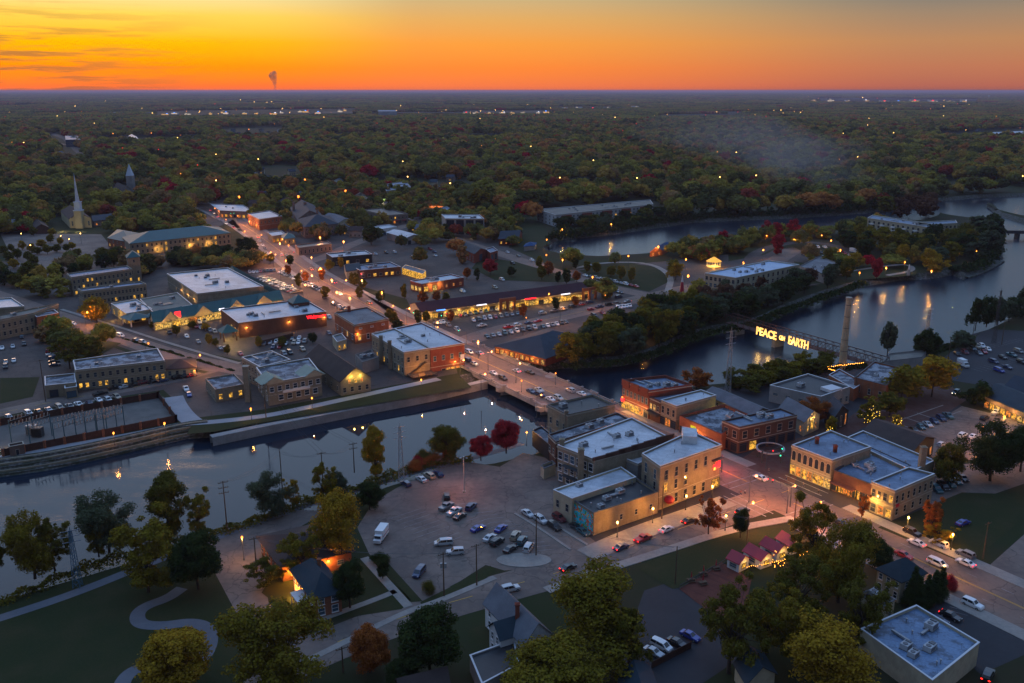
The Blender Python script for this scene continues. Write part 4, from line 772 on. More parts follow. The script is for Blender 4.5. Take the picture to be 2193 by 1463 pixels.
a, tt, nr = on_edge(e, 'AB', TT(.13), .9); mb = MB(); mb.ball((a.x, a.y, 2.7), 1.5, 0, 10, 6, .8); mb.build('awning', sh_red, r); glow(r, (*(on_edge(e,'AB',TT(.93),1.6)[0]).xy, 6.6), 60, (1,.05,.05))
a = P(1474,938,13); mb = MB(); mb.prism([(a.x-2.6,a.y-4.5),(a.x+1.6,a.y-5.2),(a.x+2.8,a.y+1.5),(a.x-1.4,a.y+3.5)], 13.02, 15.4, 0, 1); mb.build('roof_house', [white_wall, roof_white], r)
r, q, e = bld('mural_shop', 'single-storey tan brick shop with black roof and bright mural on its end wall', (1271.5,1103), (1410,1057.5), C=(1362,1028), D=(1224,1073), h=6, wall=tan_brick, rmat=roof_dark, cop=coping_d, ac=3, vents=6, win={'AB': [(3,2,1,1.6,'win','d',.3,1)]})
m_mural = newmat('painted_mural'); b = pbsdf(.7, .2); vo = N('ShaderNodeTexVoronoi'); vo.inputs['Scale'].default_value = 1.5; g = N('ShaderNodeNewGeometry')
nn_ = N('ShaderNodeMix', data_type='RGBA'); nn_.inputs[0].default_value = .5; L(g.outputs['Position'], nn_.inputs[6]); nz = N('ShaderNodeTexNoise'); nz.inputs['Scale'].default_value = .8; L(g.outputs['Position'], nz.inputs[0])
va = N('ShaderNodeVectorMath', operation='MULTIPLY_ADD'); L(nz.outputs['Color'], va.inputs[0]); va.inputs[1].default_value = (3,3,3); L(g.outputs['Position'], va.inputs[2]); L(va.outputs[0], vo.inputs['Vector'])
cr = ramp([(0,(.02,.35,.5,1)),(.3,(.05,.55,.65,1)),(.45,(.6,.12,.05,1)),(.6,(.05,.3,.1,1)),(.75,(.65,.4,.05,1)),(.9,(.4,.03,.15,1))], vo.outputs['Color']); cr.color_ramp.interpolation = 'CONSTANT'; L(cr.outputs[0], b.inputs['Base Color'])
a, tt, nr = on_edge(e, 'AD', .5, .10); mb = MB(); mb.box((a.x, a.y, 3.1), ((e['AD'][1]-e['AD'][0]).length*.96, .08, 5.6), math.atan2(tt.y, tt.x)); mb.build('mural', m_mural, r)
r, q, e = bld('white_workshop', 'white-walled workshop with pale roof behind the mural shop', (1225,1072), (1362,1026), C=(1330,1004), D=(1185,1053), h=7, wall=cream, rmat=roof_white, ac=1, win={'AD': [(2,3,1.2,2.2,'win','d')]})
r, q, e = bld('rear_shed', 'small timber shed with dark roof behind the brown brick block', (1165,1008), (1190,998), D=(1158,1000), h=3, wall=cream, rmat=roof_dark, cop=coping_d)
r, q, e = bld('rear_terrace_house', 'dark rear terrace house with mossy white roof beside the stone block', (1175,955), (1195,945), D=(1140,925), h=5, wall=dark_wall, rmat=roof_worn, cop=coping_d)
# --- north-east block
SH = lambda n, pat, a=0, b=1: (n, .3, 2.6, 2.9, 'shop', pat, a, b)
r, q, e = bld('red_brick_block', 'red brick commercial block with three parapet bays at the far side of the main street', (1389.5,842.5), (1482,829), C=(1424,809), D=(1333,819), h=10, wall=red_brick, rmat=roof_blue, cop=red_brick, par=1, ac=5, vents=3, win={'AD': [(7,5.6,1.2,2.3,'win','b'), SH(6,'doyyyy')]}, trim=coping_t)
for t in (.15,.5,.85): a, tt, nr = on_edge(e, 'AD', t, .2); mb = MB(); mb.box((a.x, a.y, 10.3), (4.4,.5,2.4), math.atan2(tt.y, tt.x)); mb.build('parapet_bay', red_brick, r)
wall_panel(r, e, 'AD', .08, 3.6, 1.6, 1.4, em_r, out=.6); wall_lamp(r, e, 'AD', .06, 4.6, 60)
for t in (.3,.6,.9): p = on_edge(e, 'AD', t, 2)[0]; glow(r, (p.x, p.y, 3), 200, (1,.45,.12))
r, q, e = bld('narrow_brick_shop', 'narrow dark brick shop with pointed parapet and black awning between red and tan neighbours', (1414,863), (1497,842), D=(1391,853), h=8, wall=dark_brick, rmat=roof_blue, cop=red_brick, win={'AD': [(3,4.4,1.1,2,'win','dww')]})
a, tt, nr = on_edge(e, 'AD', .5, .9); mb = MB(); mb.box((a.x, a.y, 3.3), (6.4,1.8,.9), math.atan2(tt.y, tt.x)); mb.build('awning', trim_dark, r)
r, q, e = bld('tan_brick_shop', 'two-storey tan brick shop with clean white roof next to the black awning', (1449,873), (1533.5,849.5), C=(1501,838), D=(1415,859.5), h=8.5, wall=stone, rmat=roof_white, vents=3, win={'AD': [(3,4.6,1.3,2.6,'win','d'), SH(3,'dod')]})
r, q, e = bld('curved_parapet_shop', 'single-storey orange brick shop with swooping parapet and lit windows', (1545,937), (1601,893), C=(1551,872), D=(1455,896.5), h=5.2, wall=orange_brick, rmat=roof_worn, cop=red_brick, par=1, ac=2, win={'AD': [(8,.4,1.8,2.4,'shop','oydyodod')]})
wall_panel(r, e, 'AD', .35, 4.4, 2.5, .9, flat('green_sign', (.3,.4,.02), emit=(.5,.6,.02), es=.6)); glow(r, (*on_edge(e,'AD',.5,2)[0].xy, 3.2), 350, (1,.45,.1))
r, q, e = bld('corner_brick_shop', 'two-storey brown brick shop with chamfered corner facing the brick plaza', (1583.5,918.5), (1706.5,892), C=(1671.5,877.5), D=(1547,904), h=8.7, wall=dark_brick, rmat=roof_blue, cop=coping_d, ac=4, vents=2, win={'AD': [(2,5,1.8,2.5,'win','dd'), SH(2,'dd')], 'AB': [(5,5,2,2.5,'win','d'), (6,.4,3,3,'shop','dydddd')]})
a, tt, nr = on_edge(e, 'AD', .5, .06); mb = MB(); mb.box((a.x, a.y, 5.8), (7.4,.1,5), math.atan2(tt.y, tt.x))
r, q, e = bld('long_grey_hall', 'long tan hall with grey metal roof behind the orange brick shop', (1612,889), (1650,879), D=(1508,843), h=6, roof='gable', rh=1.8, wall=stone, rmat=sh_grey, win={'AD': [(12,3.6,1.2,1.2,'win','dddyddd')]}); wall_lamp(r, e, 'AD', .5, 4, 160, (1,.8,.1))
r, q, e = bld('chapel_cafe', 'pale gabled cafe with lit arched window behind the brown brick shop', (1723,903), (1756,888), D=(1670,873), h=5.4, roof='gable', rh=2.6, wall=surf('pale_stucco', (.42,.36,.26)), rmat=sh_grey, win={'AB': [(1,1.2,1.8,4,'arch','y'), (2,1.2,1,2,'win','yo',.0,1)], 'AD': [(4,1.2,1,2,'win','oddd')]}); wall_lamp(r, e, 'AB', .5, 5.8, 120, (1,.6,.2))
r, q, e = bld('dark_roofed_workshop', 'wide grey workshop with black flat roof and white skylight by the river trees', (1758,852.5), (1821,831), C=(1730,803.5), D=(1648.5,828), h=6, wall=grey_wall, rmat=roof_dark, cop=coping_w, ac=1, vents=1, win={'AD': [(4,3,2,1,'win','b')], 'AB': [(5,1,1.2,2.2,'win','b')]})
a = P(1780,836,6); mb = MB(); mb.box((a.x,a.y,6.6), (6,5,1.2), .5); mb.build('skylight', coping_w, r)
r, q, e = bld('black_barn', 'small black barn-like house with steep gable beside the garden path', (1787,893), (1817,879), D=(1768,873), h=5.5, roof='gable', rh=3, wall=dark_wall, rmat=sh_navy, win={'AB': [(3,.8,.9,4,'win','ddo')]})
r, q, e = bld('brick_factory', 'orange-red brick factory with mottled blue roof right of the tall chimney', (1898,829), (1935,792), C=(1872,777), D=(1830,811.5), h=7, wall=orange_brick, rmat=roof_worn, cop=coping_d, ac=2, win={'AD': [(3,2.4,1.1,2.2,'win','d')]})
r, q, e = bld('timber_shed', 'low sheds with tan canvas roof between chimney and lumber yard', (1893,777), (1975,768), D=(1905,760), h=4, wall=grey_wall, rmat=roof_tan, cop=coping_d)
r, q, e = bld('brick_low_wing', 'low brick wing with pale roof between dark workshop and brick factory', (1828,836), (1850,822), D=(1775,806), h=4.5, wall=orange_brick, rmat=roof_worn)
p = P(1803,790); rt = empty('factory_chimney', p, 'tall tapering tan brick factory chimney by the truss bridge', 'chimney'); mb = MB(); mb.cyl(p, p+Vector((0,0,31)), 1.65, 1.1, 16); mb.build('stack', brick('chimney_brick', (.52,.42,.27), (.44,.35,.22)), rt)
mb = MB(); [mb.cyl(p+Vector((0,0,z)), p+Vector((0,0,z+.25)), 1.70-z*.0175, n=16) for z in (8,13,18,23,28)]; mb.build('iron_band', steel_d, rt); mb = MB(); mb.cyl(p+Vector((0,0,30.6)), p+Vector((0,0,31.4)), 1.3, n=16); mb.build('crown', coping_t, rt)
# --- south-east of the crossing
r, q, e = bld('arched_window_block', 'two-storey cream block with arched upper windows above brightly lit shopfronts', (1782,989.5), (1865,960.5), C=(1779,925.5), D=(1696,957), h=9, wall=stone, rmat=roof_blue, cop=coping_w, vents=4, win={'AD': [(7,4.9,1.5,3.2,'arch','d'), (7,.3,2.3,3,'shop','wyyoyoy')]}, trim=coping_t)
for t in (.15,.4,.65,.9): p = on_edge(e, 'AD', t, 3.2)[0]; glow(r, (p.x, p.y, 2.4), 110, (1,.5,.14))
chimney(r, None, 9, 11, 1, red_brick, P(1749,950,9)); chimney(r, None, 9, 11, 1, red_brick, P(1788,968,9))
r, q, e = bld('brick_infill_shop', 'low brown brick shop with dark roof between the cream block and tan corner', (1868,1042), (1950,1000), C=(1865,962), D=(1786,1011), h=6, wall=dark_brick, rmat=roof_blue, cop=coping_d, ac=4, vents=5, win={'AD': [(8,.4,2.3,2.6,'shop','odydooyd')]})
a, tt, nr = on_edge(e, 'AD', .3, 1); mb = MB(); mb.box((a.x, a.y, 3.2), (8,2,.25), math.atan2(tt.y, tt.x)); mb.build('awning', orange_brick, r); glow(r, (*on_edge(e,'AD',.3,2)[0].xy, 2.8), 220, (1,.4,.1)); glow(r, (*on_edge(e,'AD',.7,2)[0].xy, 2.8), 220, (1,.4,.1))
r, q, e = bld('tan_corner_block', 'two-storey tan block with blue-white roof and lit doorway on the sloping street', (1916.5,1055), (2001,1019), C=(1945,1004.5), D=(1867,1036), h=8.5, wall=tan_brick, rmat=roof_blue, cop=coping_w, vents=3, win={'AD': [(4,5,1.2,2.3,'win','yddd'), (3,.5,1.6,2.5,'win','yod')], 'AB': [(7,5,1.2,2.3,'win','d'), (5,1.2,1.2,2,'win','d')]}, trim=coping_t)
chimney(r, None, 0, 13, 1.6, tan_brick, P(1975,985,9)); glow(r, (*on_edge(e,'AD',.3,1.5)[0].xy, 4), 300, (1,.55,.1)); wall_panel(r, e, 'AB', .1, 4.2, 1.6, 1.0, sh_red)
r, q, e = bld('pale_roofed_hall', 'wide pale blue-roofed hall behind the arched-window block', (1955,1013), (2001,990), C=(1848,926), D=(1808,943), h=6.5, wall=stone, rmat=roof_blue, cop=coping_w, vents=4, win={'BC': [(5,2,1.5,2,'win','d')]})
r, q, e = bld('brown_gabled_hall', 'dark brown gabled hall beside the orange-lit car park', (1955,965), (2001,938), D=(1848,926), h=6, roof='gable', rh=2.5, wall=dark_wall, rmat=sh_brown, win={'AB': [(4,1,1.4,2.4,'win','oboo')]}); glow(r, (*on_edge(e,'AB',.5,2)[0].xy, 3), 200)
r, q, e = bld('bar_and_grill', 'low pinkish restaurant with slate roof and lit terrace at the right frame edge', (2205,888), (2245,860), D=(2110,848), h=4.6, roof='gable', rh=2.5, axis='AD', wall=mauve_brick, rmat=sh_slate, win={'AD': [(8,.5,2.2,2.2,'shop','ywyo')]})
for t in (.3,.7): p = on_edge(e, 'AD', t, 2)[0]; glow(r, (p.x, p.y, 3), 300, (1,.5,.12))
r, q, e = bld('dark_gabled_shop', 'black-roofed shop behind the restaurant at the right frame edge', (2235,855), (2280,835), D=(2150,830), h=5.5, roof='gable', rh=3, axis='AD', wall=grey_wall, rmat=sh_navy)
# --- foreground
r, q, e = bld('brick_rectory', 'red brick house with blue slate hipped roof and white porch glowing orange at its side', (672,1277), (730,1262), C=(690,1203), D=(626,1217), h=5.8, roof='hip', rh=3.4, axis='AD', wall=orange_brick, rmat=sh_slate, ov=.7, win={'AB': [(2,3.2,1.5,1.6,'win','b'), (2,.6,1.5,1.8,'win','b')], 'AD': [(5,3.2,1.2,1.5,'win','b'), (4,.6,1.2,1.8,'win','bbyy')]}, trim=trim_white)
wall_lamp(r, e, 'AD', .25, 2.4, 700, (1,.42,.05)); p = P(632,1290); mb = MB(); a, tt, nr = on_edge(e, 'AD', .55, 1.3); mb.box((a.x, a.y, 2.9), (5,2.6,.2), math.atan2(tt.y, tt.x)); [mb.box((a.x+tt.x*s*2.3+nr.x*1.1, a.y+tt.y*s*2.3+nr.y*1.1, 1.4), (.2,.2,2.8)) for s in (-1,0,1)]; mb.build('porch', trim_white, r)
chimney(r, None, 5, 9.8, .8, orange_brick, P(685,1222,7))
r, q, e = bld('post_building', 'wide orange brick building with dark brown hipped roof under the yellow tree', (604,1210), (752,1178), C=(698,1118), D=(557,1149), h=4.6, roof='hip', rh=2.6, axis='AB', wall=orange_brick, rmat=sh_brown, ov=.9, win={'AD': [(6,1,1.2,1.8,'win','d')], 'AB': [(3,1.4,1.6,1.2,'win','b')]})
wall_lamp(r, e, 'AB', .15, 3.2, 800, (1,.40,.05)); wall_lamp(r, e, 'AB', .65, 3.2, 350, (1,.35,.05))
r, q, e = bld('white_house', 'white clapboard house with steep grey gables, brick chimney and bay window', (1122,1378), (1180,1355), C=(1092,1272), D=(1039,1290), h=6, roof='gable', rh=3.6, axis='AD', wall=white_wall, rmat=sh_grey, win={'AD': [(4,3.6,1,1.7,'win','d'), (4,.7,1,1.9,'win','d')], 'AB': [(2,3.6,1,1.6,'win','d'), (2,.7,1,1.8,'win','b')]}, trim=trim_white)
chimney(r, None, 6, 11, .9, red_brick, P(1108,1322,8)); a, tt, nr = on_edge(e, 'AD', .62, 0); mb = MB(); bk = nr*3.2; w = 2.6
mb.prism([(a.x-tt.x*w, a.y-tt.y*w), (a.x-tt.x*w+bk.x, a.y-tt.y*w+bk.y), (a.x+tt.x*w+bk.x, a.y+tt.y*w+bk.y), (a.x+tt.x*w, a.y+tt.y*w)], 0, 5.6, 0, 0)
b1, b2 = a-tt*w+bk, a+tt*w+bk; mb.face([(*b1.xy, 5.6), (*b2.xy, 5.6), ((b1.x+b2.x)/2, (b1.y+b2.y)/2, 8)]); mb.build('gabled_bay', white_wall, r)
mb = MB(); ap = (b1+b2)/2+nr*.5
for s in (-1, 1): u = a+tt*s*(w+.5); mb.face([(*(u+bk+nr*.5).xy, 5.4), (*ap.xy, 8.3), (*(a-nr*4).xy, 8.3), (*(u-nr*2).xy, 5.4)])
mb.build('bay_roof', sh_slate, r)
for z in (.8, 3.6):
    for s in (-1, 1): pw = a+bk+tt*s*1.1; c_ = parent_world(r); link('window', winmesh(.9,1.7,'win',glass,trim_white), r, (pw.x-c_.x+nr.x*.02, pw.y-c_.y+nr.y*.02, z), math.atan2(tt.y, tt.x)+math.pi)
r, q, e = bld('garage', 'dark-roofed garage with pale eave trim in front of the white house', (1032,1468), (1112,1425), C=(1101,1372), D=(1006,1406), h=3.6, par=.3, wall=grey_wall, rmat=roof_dark, cop=coping_w)
r, q, e = bld('yellow_house', 'cream two-storey house with dark pyramid roof beside the sloping main street', (1930,1243), (1982,1224), C=(1930,1200), D=(1880,1216), h=6, roof='hip', rh=3, axis='AB', wall=cream, rmat=sh_slate, win={'AD': [(3,3.6,1,1.5,'win','b'), (3,.8,1,1.7,'win','d')], 'AB': [(2,3.6,1,1.5,'win','b')]}, trim=trim_white)
r, q, e = bld('cream_bungalow', 'low cream bungalow with cluttered black roof in front of the cream two-storey house', (1882,1312), (1916,1290), C=(1880,1262), D=(1838,1276), h=4, wall=cream, rmat=roof_dark, cop=coping_d, ac=2, vents=2, win={'AB': [(2,1,1,1.8,'win','b')], 'AD': [(4,1,1,1.8,'win','b')]})
r, q, e = bld('corner_store', 'big flat-roofed building with worn blue-grey roof in the bottom right corner', (1996,1463), (2097,1381.5), C=(1962,1301), D=(1843,1352), h=5, wall=cream, rmat=surf('patched_blue_roof', (.17,.27,.42), (.07,.10,.15), .35, 1.8, .5, .4, .6, seams=1, lo=.44, hi=.62), cop=coping_w, ac=5, vents=6, win={'BC': [(5,1,2,1.8,'win','d')]})
r, q, e = bld('slate_roofed_house', 'small slate-roofed house half hidden under foreground trees', (1600,1462), (1660,1440), D=(1575,1420), h=4, roof='gable', rh=2.5, wall=cream, rmat=sh_slate)
r, q, e = bld('slate_roofed_shed', 'shed with slate roof at the bottom edge below the parked cars', (1340,1500), (1405,1470), D=(1325,1450), h=3, roof='gable', rh=2, wall=grey_wall, rmat=sh_slate)
r, q, e = bld('shingled_house', 'brown shingled roof peeping from trees at the bottom edge', (860,1490), (960,1465), D=(850,1455), h=4, roof='gable', rh=2, axis='AB', wall=grey_wall, rmat=sh_brown)
for i, (K, w) in enumerate((((1583,1207),(1595,1190),(1558,1195)), ((1630,1200),(1647,1184),(1593,1179)), ((1664,1184),(1678,1168),(1629,1165)), ((1692,1170),(1705,1156),(1663,1152)))) if False else enumerate([((1583,1207),(1558,1195)),((1630,1200),(1593,1179)),((1664,1184),(1629,1165)),((1692,1170),(1663,1152))]):
    A_, D_ = P(*K, 2.6), P(*w, 2.6); t = (D_-A_).normalized(); nr = Vector((-t.y, t.x, 0)); nr = nr if nr.y > 0 else -nr
    r, q, e = bld('kiosk', f'small white kiosk with red gable roof, {ordn(i+1)} from the left beside the lawn', A_, A_+nr*4, D=D_, h=2.6, roof='gable', rh=1.5, wall=white_wall, rmat=sh_red, group='red-roofed kiosks by the lawn', ov=.35, cat='kiosk', win={'AB': [(1,.7,1.6,1.3,'shop','y')], 'AD': [(1,.8,2,1.2,'win','b')]})
    glow(r, (*on_edge(e,'AB',.5,1)[0].xy, 2.2), 45, (1,.5,.12))
# ------------------------------------------------------------------ road bridge
def yaw(v): return math.atan2(v.y, v.x)
bw = wv(BRIDGE); bd = (bw[1]-bw[0]).normalized(); bn = Vector((bd.y, -bd.x, 0)); blen = (bw[1]-bw[0]).length
rt = empty('road_bridge', (bw[0]+bw[1])/2, 'wide concrete road bridge with brick footways crossing the river', 'bridge')
mb = MB(); ribbon(mb, bw, 25, 0, -1.0); ribbon(mb, bw, 25, -1.0); mb.build('deck', concrete, rt)
mb = MB(); ribbon(mb, bw, 17.2, .05); mb.build('roadway', roadmat, rt)
mb = MB(); ribbon(mb, bw, 3.4, .18, 0, 0, 10.4); ribbon(mb, bw, 3.4, .18, 0, 0, -10.4); mb.build('footway', surf('bridge_footway', (.22,.15,.125), (.16,.11,.09), .2, 1.5), rt)
mb = MB()
for off in (-.18, .18): ribbon(mb, bw, .14, .065, None, 0, off)
mb.build('centre_line', yel, rt)
for s in (-1, 1):
    mb = MB(); ribbon(mb, bw, .35, 1.0, .75, 0, s*12.3); ribbon(mb, bw, .45, .35, -1.3, 0, s*12.35)
    nseg = int(blen/1.2)
    for i in range(nseg): p = bw[0]+bd*(i+.5)*1.2+bn*s*12.3; mb.box((p.x, p.y, .6), (.28,.28,.5), yaw(bd))
    mb.build('balustrade', concrete, rt)
    for i in range(13): p = bw[0]+bd*(blen*i/12)+bn*s*12.3; mb = MB(); mb.box((p.x,p.y,.65), (.8,.8,1.4), yaw(bd)); mb.box((p.x,p.y,1.42), (1,1,.16), yaw(bd)); mb.build('balustrade_post', concrete, rt)
for px in ((1066,848),(1152,890)):
    p0 = P(*px, ZW); t = (p0-bw[0]).dot(bd); c_ = bw[0]+bd*t; mb = MB()
    pts = [c_+bn*12.8, c_+bn*10.5+bd*1.1, c_-bn*10.5+bd*1.1, c_-bn*12.8, c_-bn*10.5-bd*1.1, c_+bn*10.5-bd*1.1]; mb.prism([(p.x,p.y) for p in pts], -6, -.9)
    for s in (-1, 1): q_ = c_+bn*s*12.2; mb.prism([(q_.x+2.6*math.cos(a), q_.y+2.6*math.sin(a)) for a in [k*math.pi/4+.39 for k in range(8)]], -1.6, .2)
    mb.build('pier', concrete, rt)
    for s in (-1, 1):
        q_ = c_+bn*s*13.2; mb = MB(); mb.box((q_.x, q_.y, .65), (4.6,.35,1.1), yaw(bd)); mb.build('lookout_wall', concrete, rt)
for s in (-1, 1):
    c_ = bw[0 if s < 0 else 1]; mb = MB(); mb.box((c_.x-bd.x*s*3, c_.y-bd.y*s*3, -3.4), (3, 24.5, 5), yaw(bd)); mb.build('abutment', concrete, rt)
# ------------------------------------------------------------------ truss bridge with lit letters
rust = surf('rusty_steel', (.11,.05,.035), (.07,.035,.03), .5, 3)
t0, t1 = P(1560,690,1.2), P(1895,789,1.2); td = (t1-t0).normalized(); tn = Vector((td.y, -td.x, 0)); tl = (t1-t0).length
rt = empty('truss_bridge', (t0+t1)/2, 'rusty old railway truss bridge carrying lit letters over the river', 'bridge'); nb = int(tl/4.2)
for s in (-1, 1):
    o_ = tn*s*2.3; mb = MB(); mb.cyl(t0+o_, t1+o_, .2, n=4); up = Vector((0,0,4.4)); mb.cyl(t0+o_+up, t1+o_+up, .2, n=4)
    for i in range(nb+1):
        a = t0+td*(tl*i/nb)+o_; mb.cyl(a, a+up, .12, n=4)
        if i < nb: b_ = t0+td*(tl*(i+1)/nb)+o_; mb.cyl(a, b_+up, .09, n=4); mb.cyl(a+up, b_, .09, n=4)
    mb.build('truss_side', rust, rt)
mb = MB(); ribbon(mb, [t0, t1], 4.4, 1.3, 1.0); mb.build('deck', rust, rt)
for f in (.08, .36, .66, .97): p = t0+td*tl*f; mb = MB(); mb.box((p.x,p.y,-2.6), (1.8,6.5,7.2), yaw(td)); mb.build('pier', concrete, rt)
cn = tn if tn.y < 0 else -tn
lm = flat('lit_bulb_letters', (.8,.6,.3), emit=(1,.50,.10), es=1.5)
a, b_ = P(1621,708,3.2), P(1733,741,3.2); sg = empty('lit_bridge_sign', (a+b_)/2, 'row of lit bulb letters mounted along the side of the truss bridge', 'sign')
for txt, f0, f1, sz in (('PEACE', 0, .40, 5.0), ('ON', .455, .565, 3.0), ('EARTH', .63, 1, 5.0)):
    me = text_mesh(txt, sz, .1); xs = [v.co.x for v in me.vertices]; me.materials.clear(); me.materials.append(lm); w = max(xs)-min(xs); c_ = a.lerp(b_, (f0+f1)/2)+cn*.5
    o = link('lettering', me, sg, c_-(a+b_)/2); o.rotation_euler = (math.pi/2, 0, yaw(td)); o.scale = ((b_-a).length*(f1-f0)/w, 1.05, 1)
for f in (.1,.3,.5,.7,.9): p = a.lerp(b_, f)+cn*1.6; glow(sg, (p.x, p.y, 2.5), 150, (1,.6,.16), .5)
# dam weir and low bridge upstream
p0, p1 = P(2128,497,1), P(2300,500,1); rt = empty('river_footbridge', (p0+p1)/2, 'dark low bridge and weir crossing the river at the right edge', 'bridge'); mb = MB(); ribbon(mb, [p0,p1], 5, 1.2, .2); [mb.box((*p0.lerp(p1,f).xy,-2), (1.5,6,5)) for f in (.1,.3,.5,.7,.9)]; mb.build('deck', steel_d, rt)
mb = MB(); ribbon(mb, [p0,p1], .1, 2.2, 1.2, 0, 2.4); ribbon(mb, [p0,p1], .1, 2.2, 1.2, 0, -2.4); mb.build('railing', steel_d, rt)
# stone spit
sheetm = m_rip
mb = MB(); sp = smooth(wv([(2140,560),(2120,572),(2100,582),(2075,592),(2062,595)], ZW), 2); ribbon(mb, sp, 7, ZW+.9, ZW-1); mb.build('stone_spit', m_rip, kind='structure')
# terraced bank on the left
base = smooth(wv([(-60,1030),(0,1022),(100,1008),(220,983),(330,957),(400,940),(448,934)], ZW), 2)
for k, dd in enumerate((.6,1.6,2.6,3.6,4.7,5.9,7.1)): mb = MB(); ribbon(mb, base, .75, min(-3.5+3.5*dd/4.5, 0)+.38, -4.2, 0, -dd); mb.build('stone_terrace', [m_rip, stone][k % 2], kind='structure')
pts = smooth(wv([(452,938),(560,915),(680,892),(800,868),(900,850),(1040,818)], -1), 2); mb = MB(); ribbon(mb, pts, 3.2, -.35, -5); mb.build('river_wall', concrete, kind='structure')
# ------------------------------------------------------------------ trees
def leafmat(name, c, c2):
    m = newmat(name); o = N('ShaderNodeOutputMaterial'); g = N('ShaderNodeNewGeometry')
    f = mth('ADD', mth('MULTIPLY', g.outputs['Random Per Island'], .6), mth('MULTIPLY', mr(wnoise(.35, 3), .35, .65), .5), clamp=True)
    col = mixc(f, c, c2)
    d_ = N('ShaderNodeBsdfDiffuse'); L(col, d_.inputs[0]); t_ = N('ShaderNodeBsdfTranslucent'); L(col, t_.inputs[0]); mx = N('ShaderNodeMixShader'); mx.inputs[0].default_value = .25
    L(d_.outputs[0], mx.inputs[1]); L(t_.outputs[0], mx.inputs[2]); L(mx.outputs[0], o.inputs[0]); return m
LM = {'dark green': leafmat('leaves_dark_green', (.024,.038,.014), (.055,.075,.022)), 'olive green': leafmat('leaves_olive', (.075,.073,.013), (.16,.135,.022)),
 'grey-green': leafmat('leaves_grey_green', (.055,.07,.040), (.11,.13,.07)), 'yellow-green': leafmat('leaves_yellow_green', (.12,.10,.013), (.24,.18,.022)),
 'golden yellow': leafmat('leaves_golden', (.23,.145,.015), (.42,.26,.025)), 'rusty orange': leafmat('leaves_orange', (.20,.06,.018), (.38,.13,.03)),
 'bright red': leafmat('leaves_red', (.24,.018,.028), (.42,.045,.05)), 'russet brown': leafmat('leaves_russet', (.085,.045,.028), (.145,.078,.042))}
m_forest = newmat('mixed_autumn_leaves'); o = N('ShaderNodeOutputMaterial'); oi = N('ShaderNodeObjectInfo'); g = N('ShaderNodeNewGeometry')
cr = ramp([(0,(.078,.086,.032,1)),(.11,(.135,.130,.040,1)),(.27,(.23,.215,.044,1)),(.43,(.165,.165,.055,1)),(.57,(.30,.255,.050,1)),(.71,(.34,.225,.050,1)),(.81,(.26,.165,.075,1)),(.90,(.40,.175,.055,1)),(.968,(.26,.055,.035,1)),(.985,(.34,.018,.03,1))], oi.outputs['Random']); cr.color_ramp.interpolation = 'CONSTANT'
f = mth('ADD', mth('MULTIPLY', g.outputs['Random Per Island'], .45), mth('MULTIPLY', mr(wnoise(.25, 3), .3, .7), .55), clamp=True)
L_ = mixc(f, mixc(1.0, cr.outputs[0], (.6,.6,.6), 'MULTIPLY'), mixc(1.0, cr.outputs[0], (1.5,1.4,1.25), 'MULTIPLY')); d_ = N('ShaderNodeBsdfDiffuse'); L(L_, d_.inputs[0]); t_ = N('ShaderNodeBsdfTranslucent'); L(L_, t_.inputs[0]); mx = N('ShaderNodeMixShader'); mx.inputs[0].default_value = .25; L(d_.outputs[0], mx.inputs[1]); L(t_.outputs[0], mx.inputs[2]); L(mx.outputs[0], o.inputs[0])
def leafquads(cen, nrm, size, rsx):
    n = len(cen); nrm = nrm/np.linalg.norm(nrm, axis=1, keepdims=True); r = rsx.normal(size=(n,3)); u = np.cross(nrm, r); u /= np.linalg.norm(u, axis=1, keepdims=True)+1e-9; w = np.cross(nrm, u)
    s1 = (size*rsx.uniform(.5,1.3,n))[:,None]; s2 = (size*rsx.uniform(.4,1.1,n))[:,None]; u = u*s1; w = w*s2
    return np.stack([cen-u-w*.6, cen+u*.7-w, cen+u+w*.7, cen-u*.6+w], 1).reshape(-1,3)
def qmesh(name, v, mat, extra=None):
    me = bpy.data.meshes.new(name); n = len(v)//4; nv = len(v); me.vertices.add(nv); me.vertices.foreach_set('co', v.astype(np.float32).ravel())
    me.loops.add(nv); me.loops.foreach_set('vertex_index', np.arange(nv, dtype=np.int32)); me.polygons.add(n); me.polygons.foreach_set('loop_start', np.arange(0, nv, 4, dtype=np.int32)); me.polygons.foreach_set('loop_total', np.full(n, 4, dtype=np.int32))
    me.materials.append(mat); me.update(); me.validate(); return me
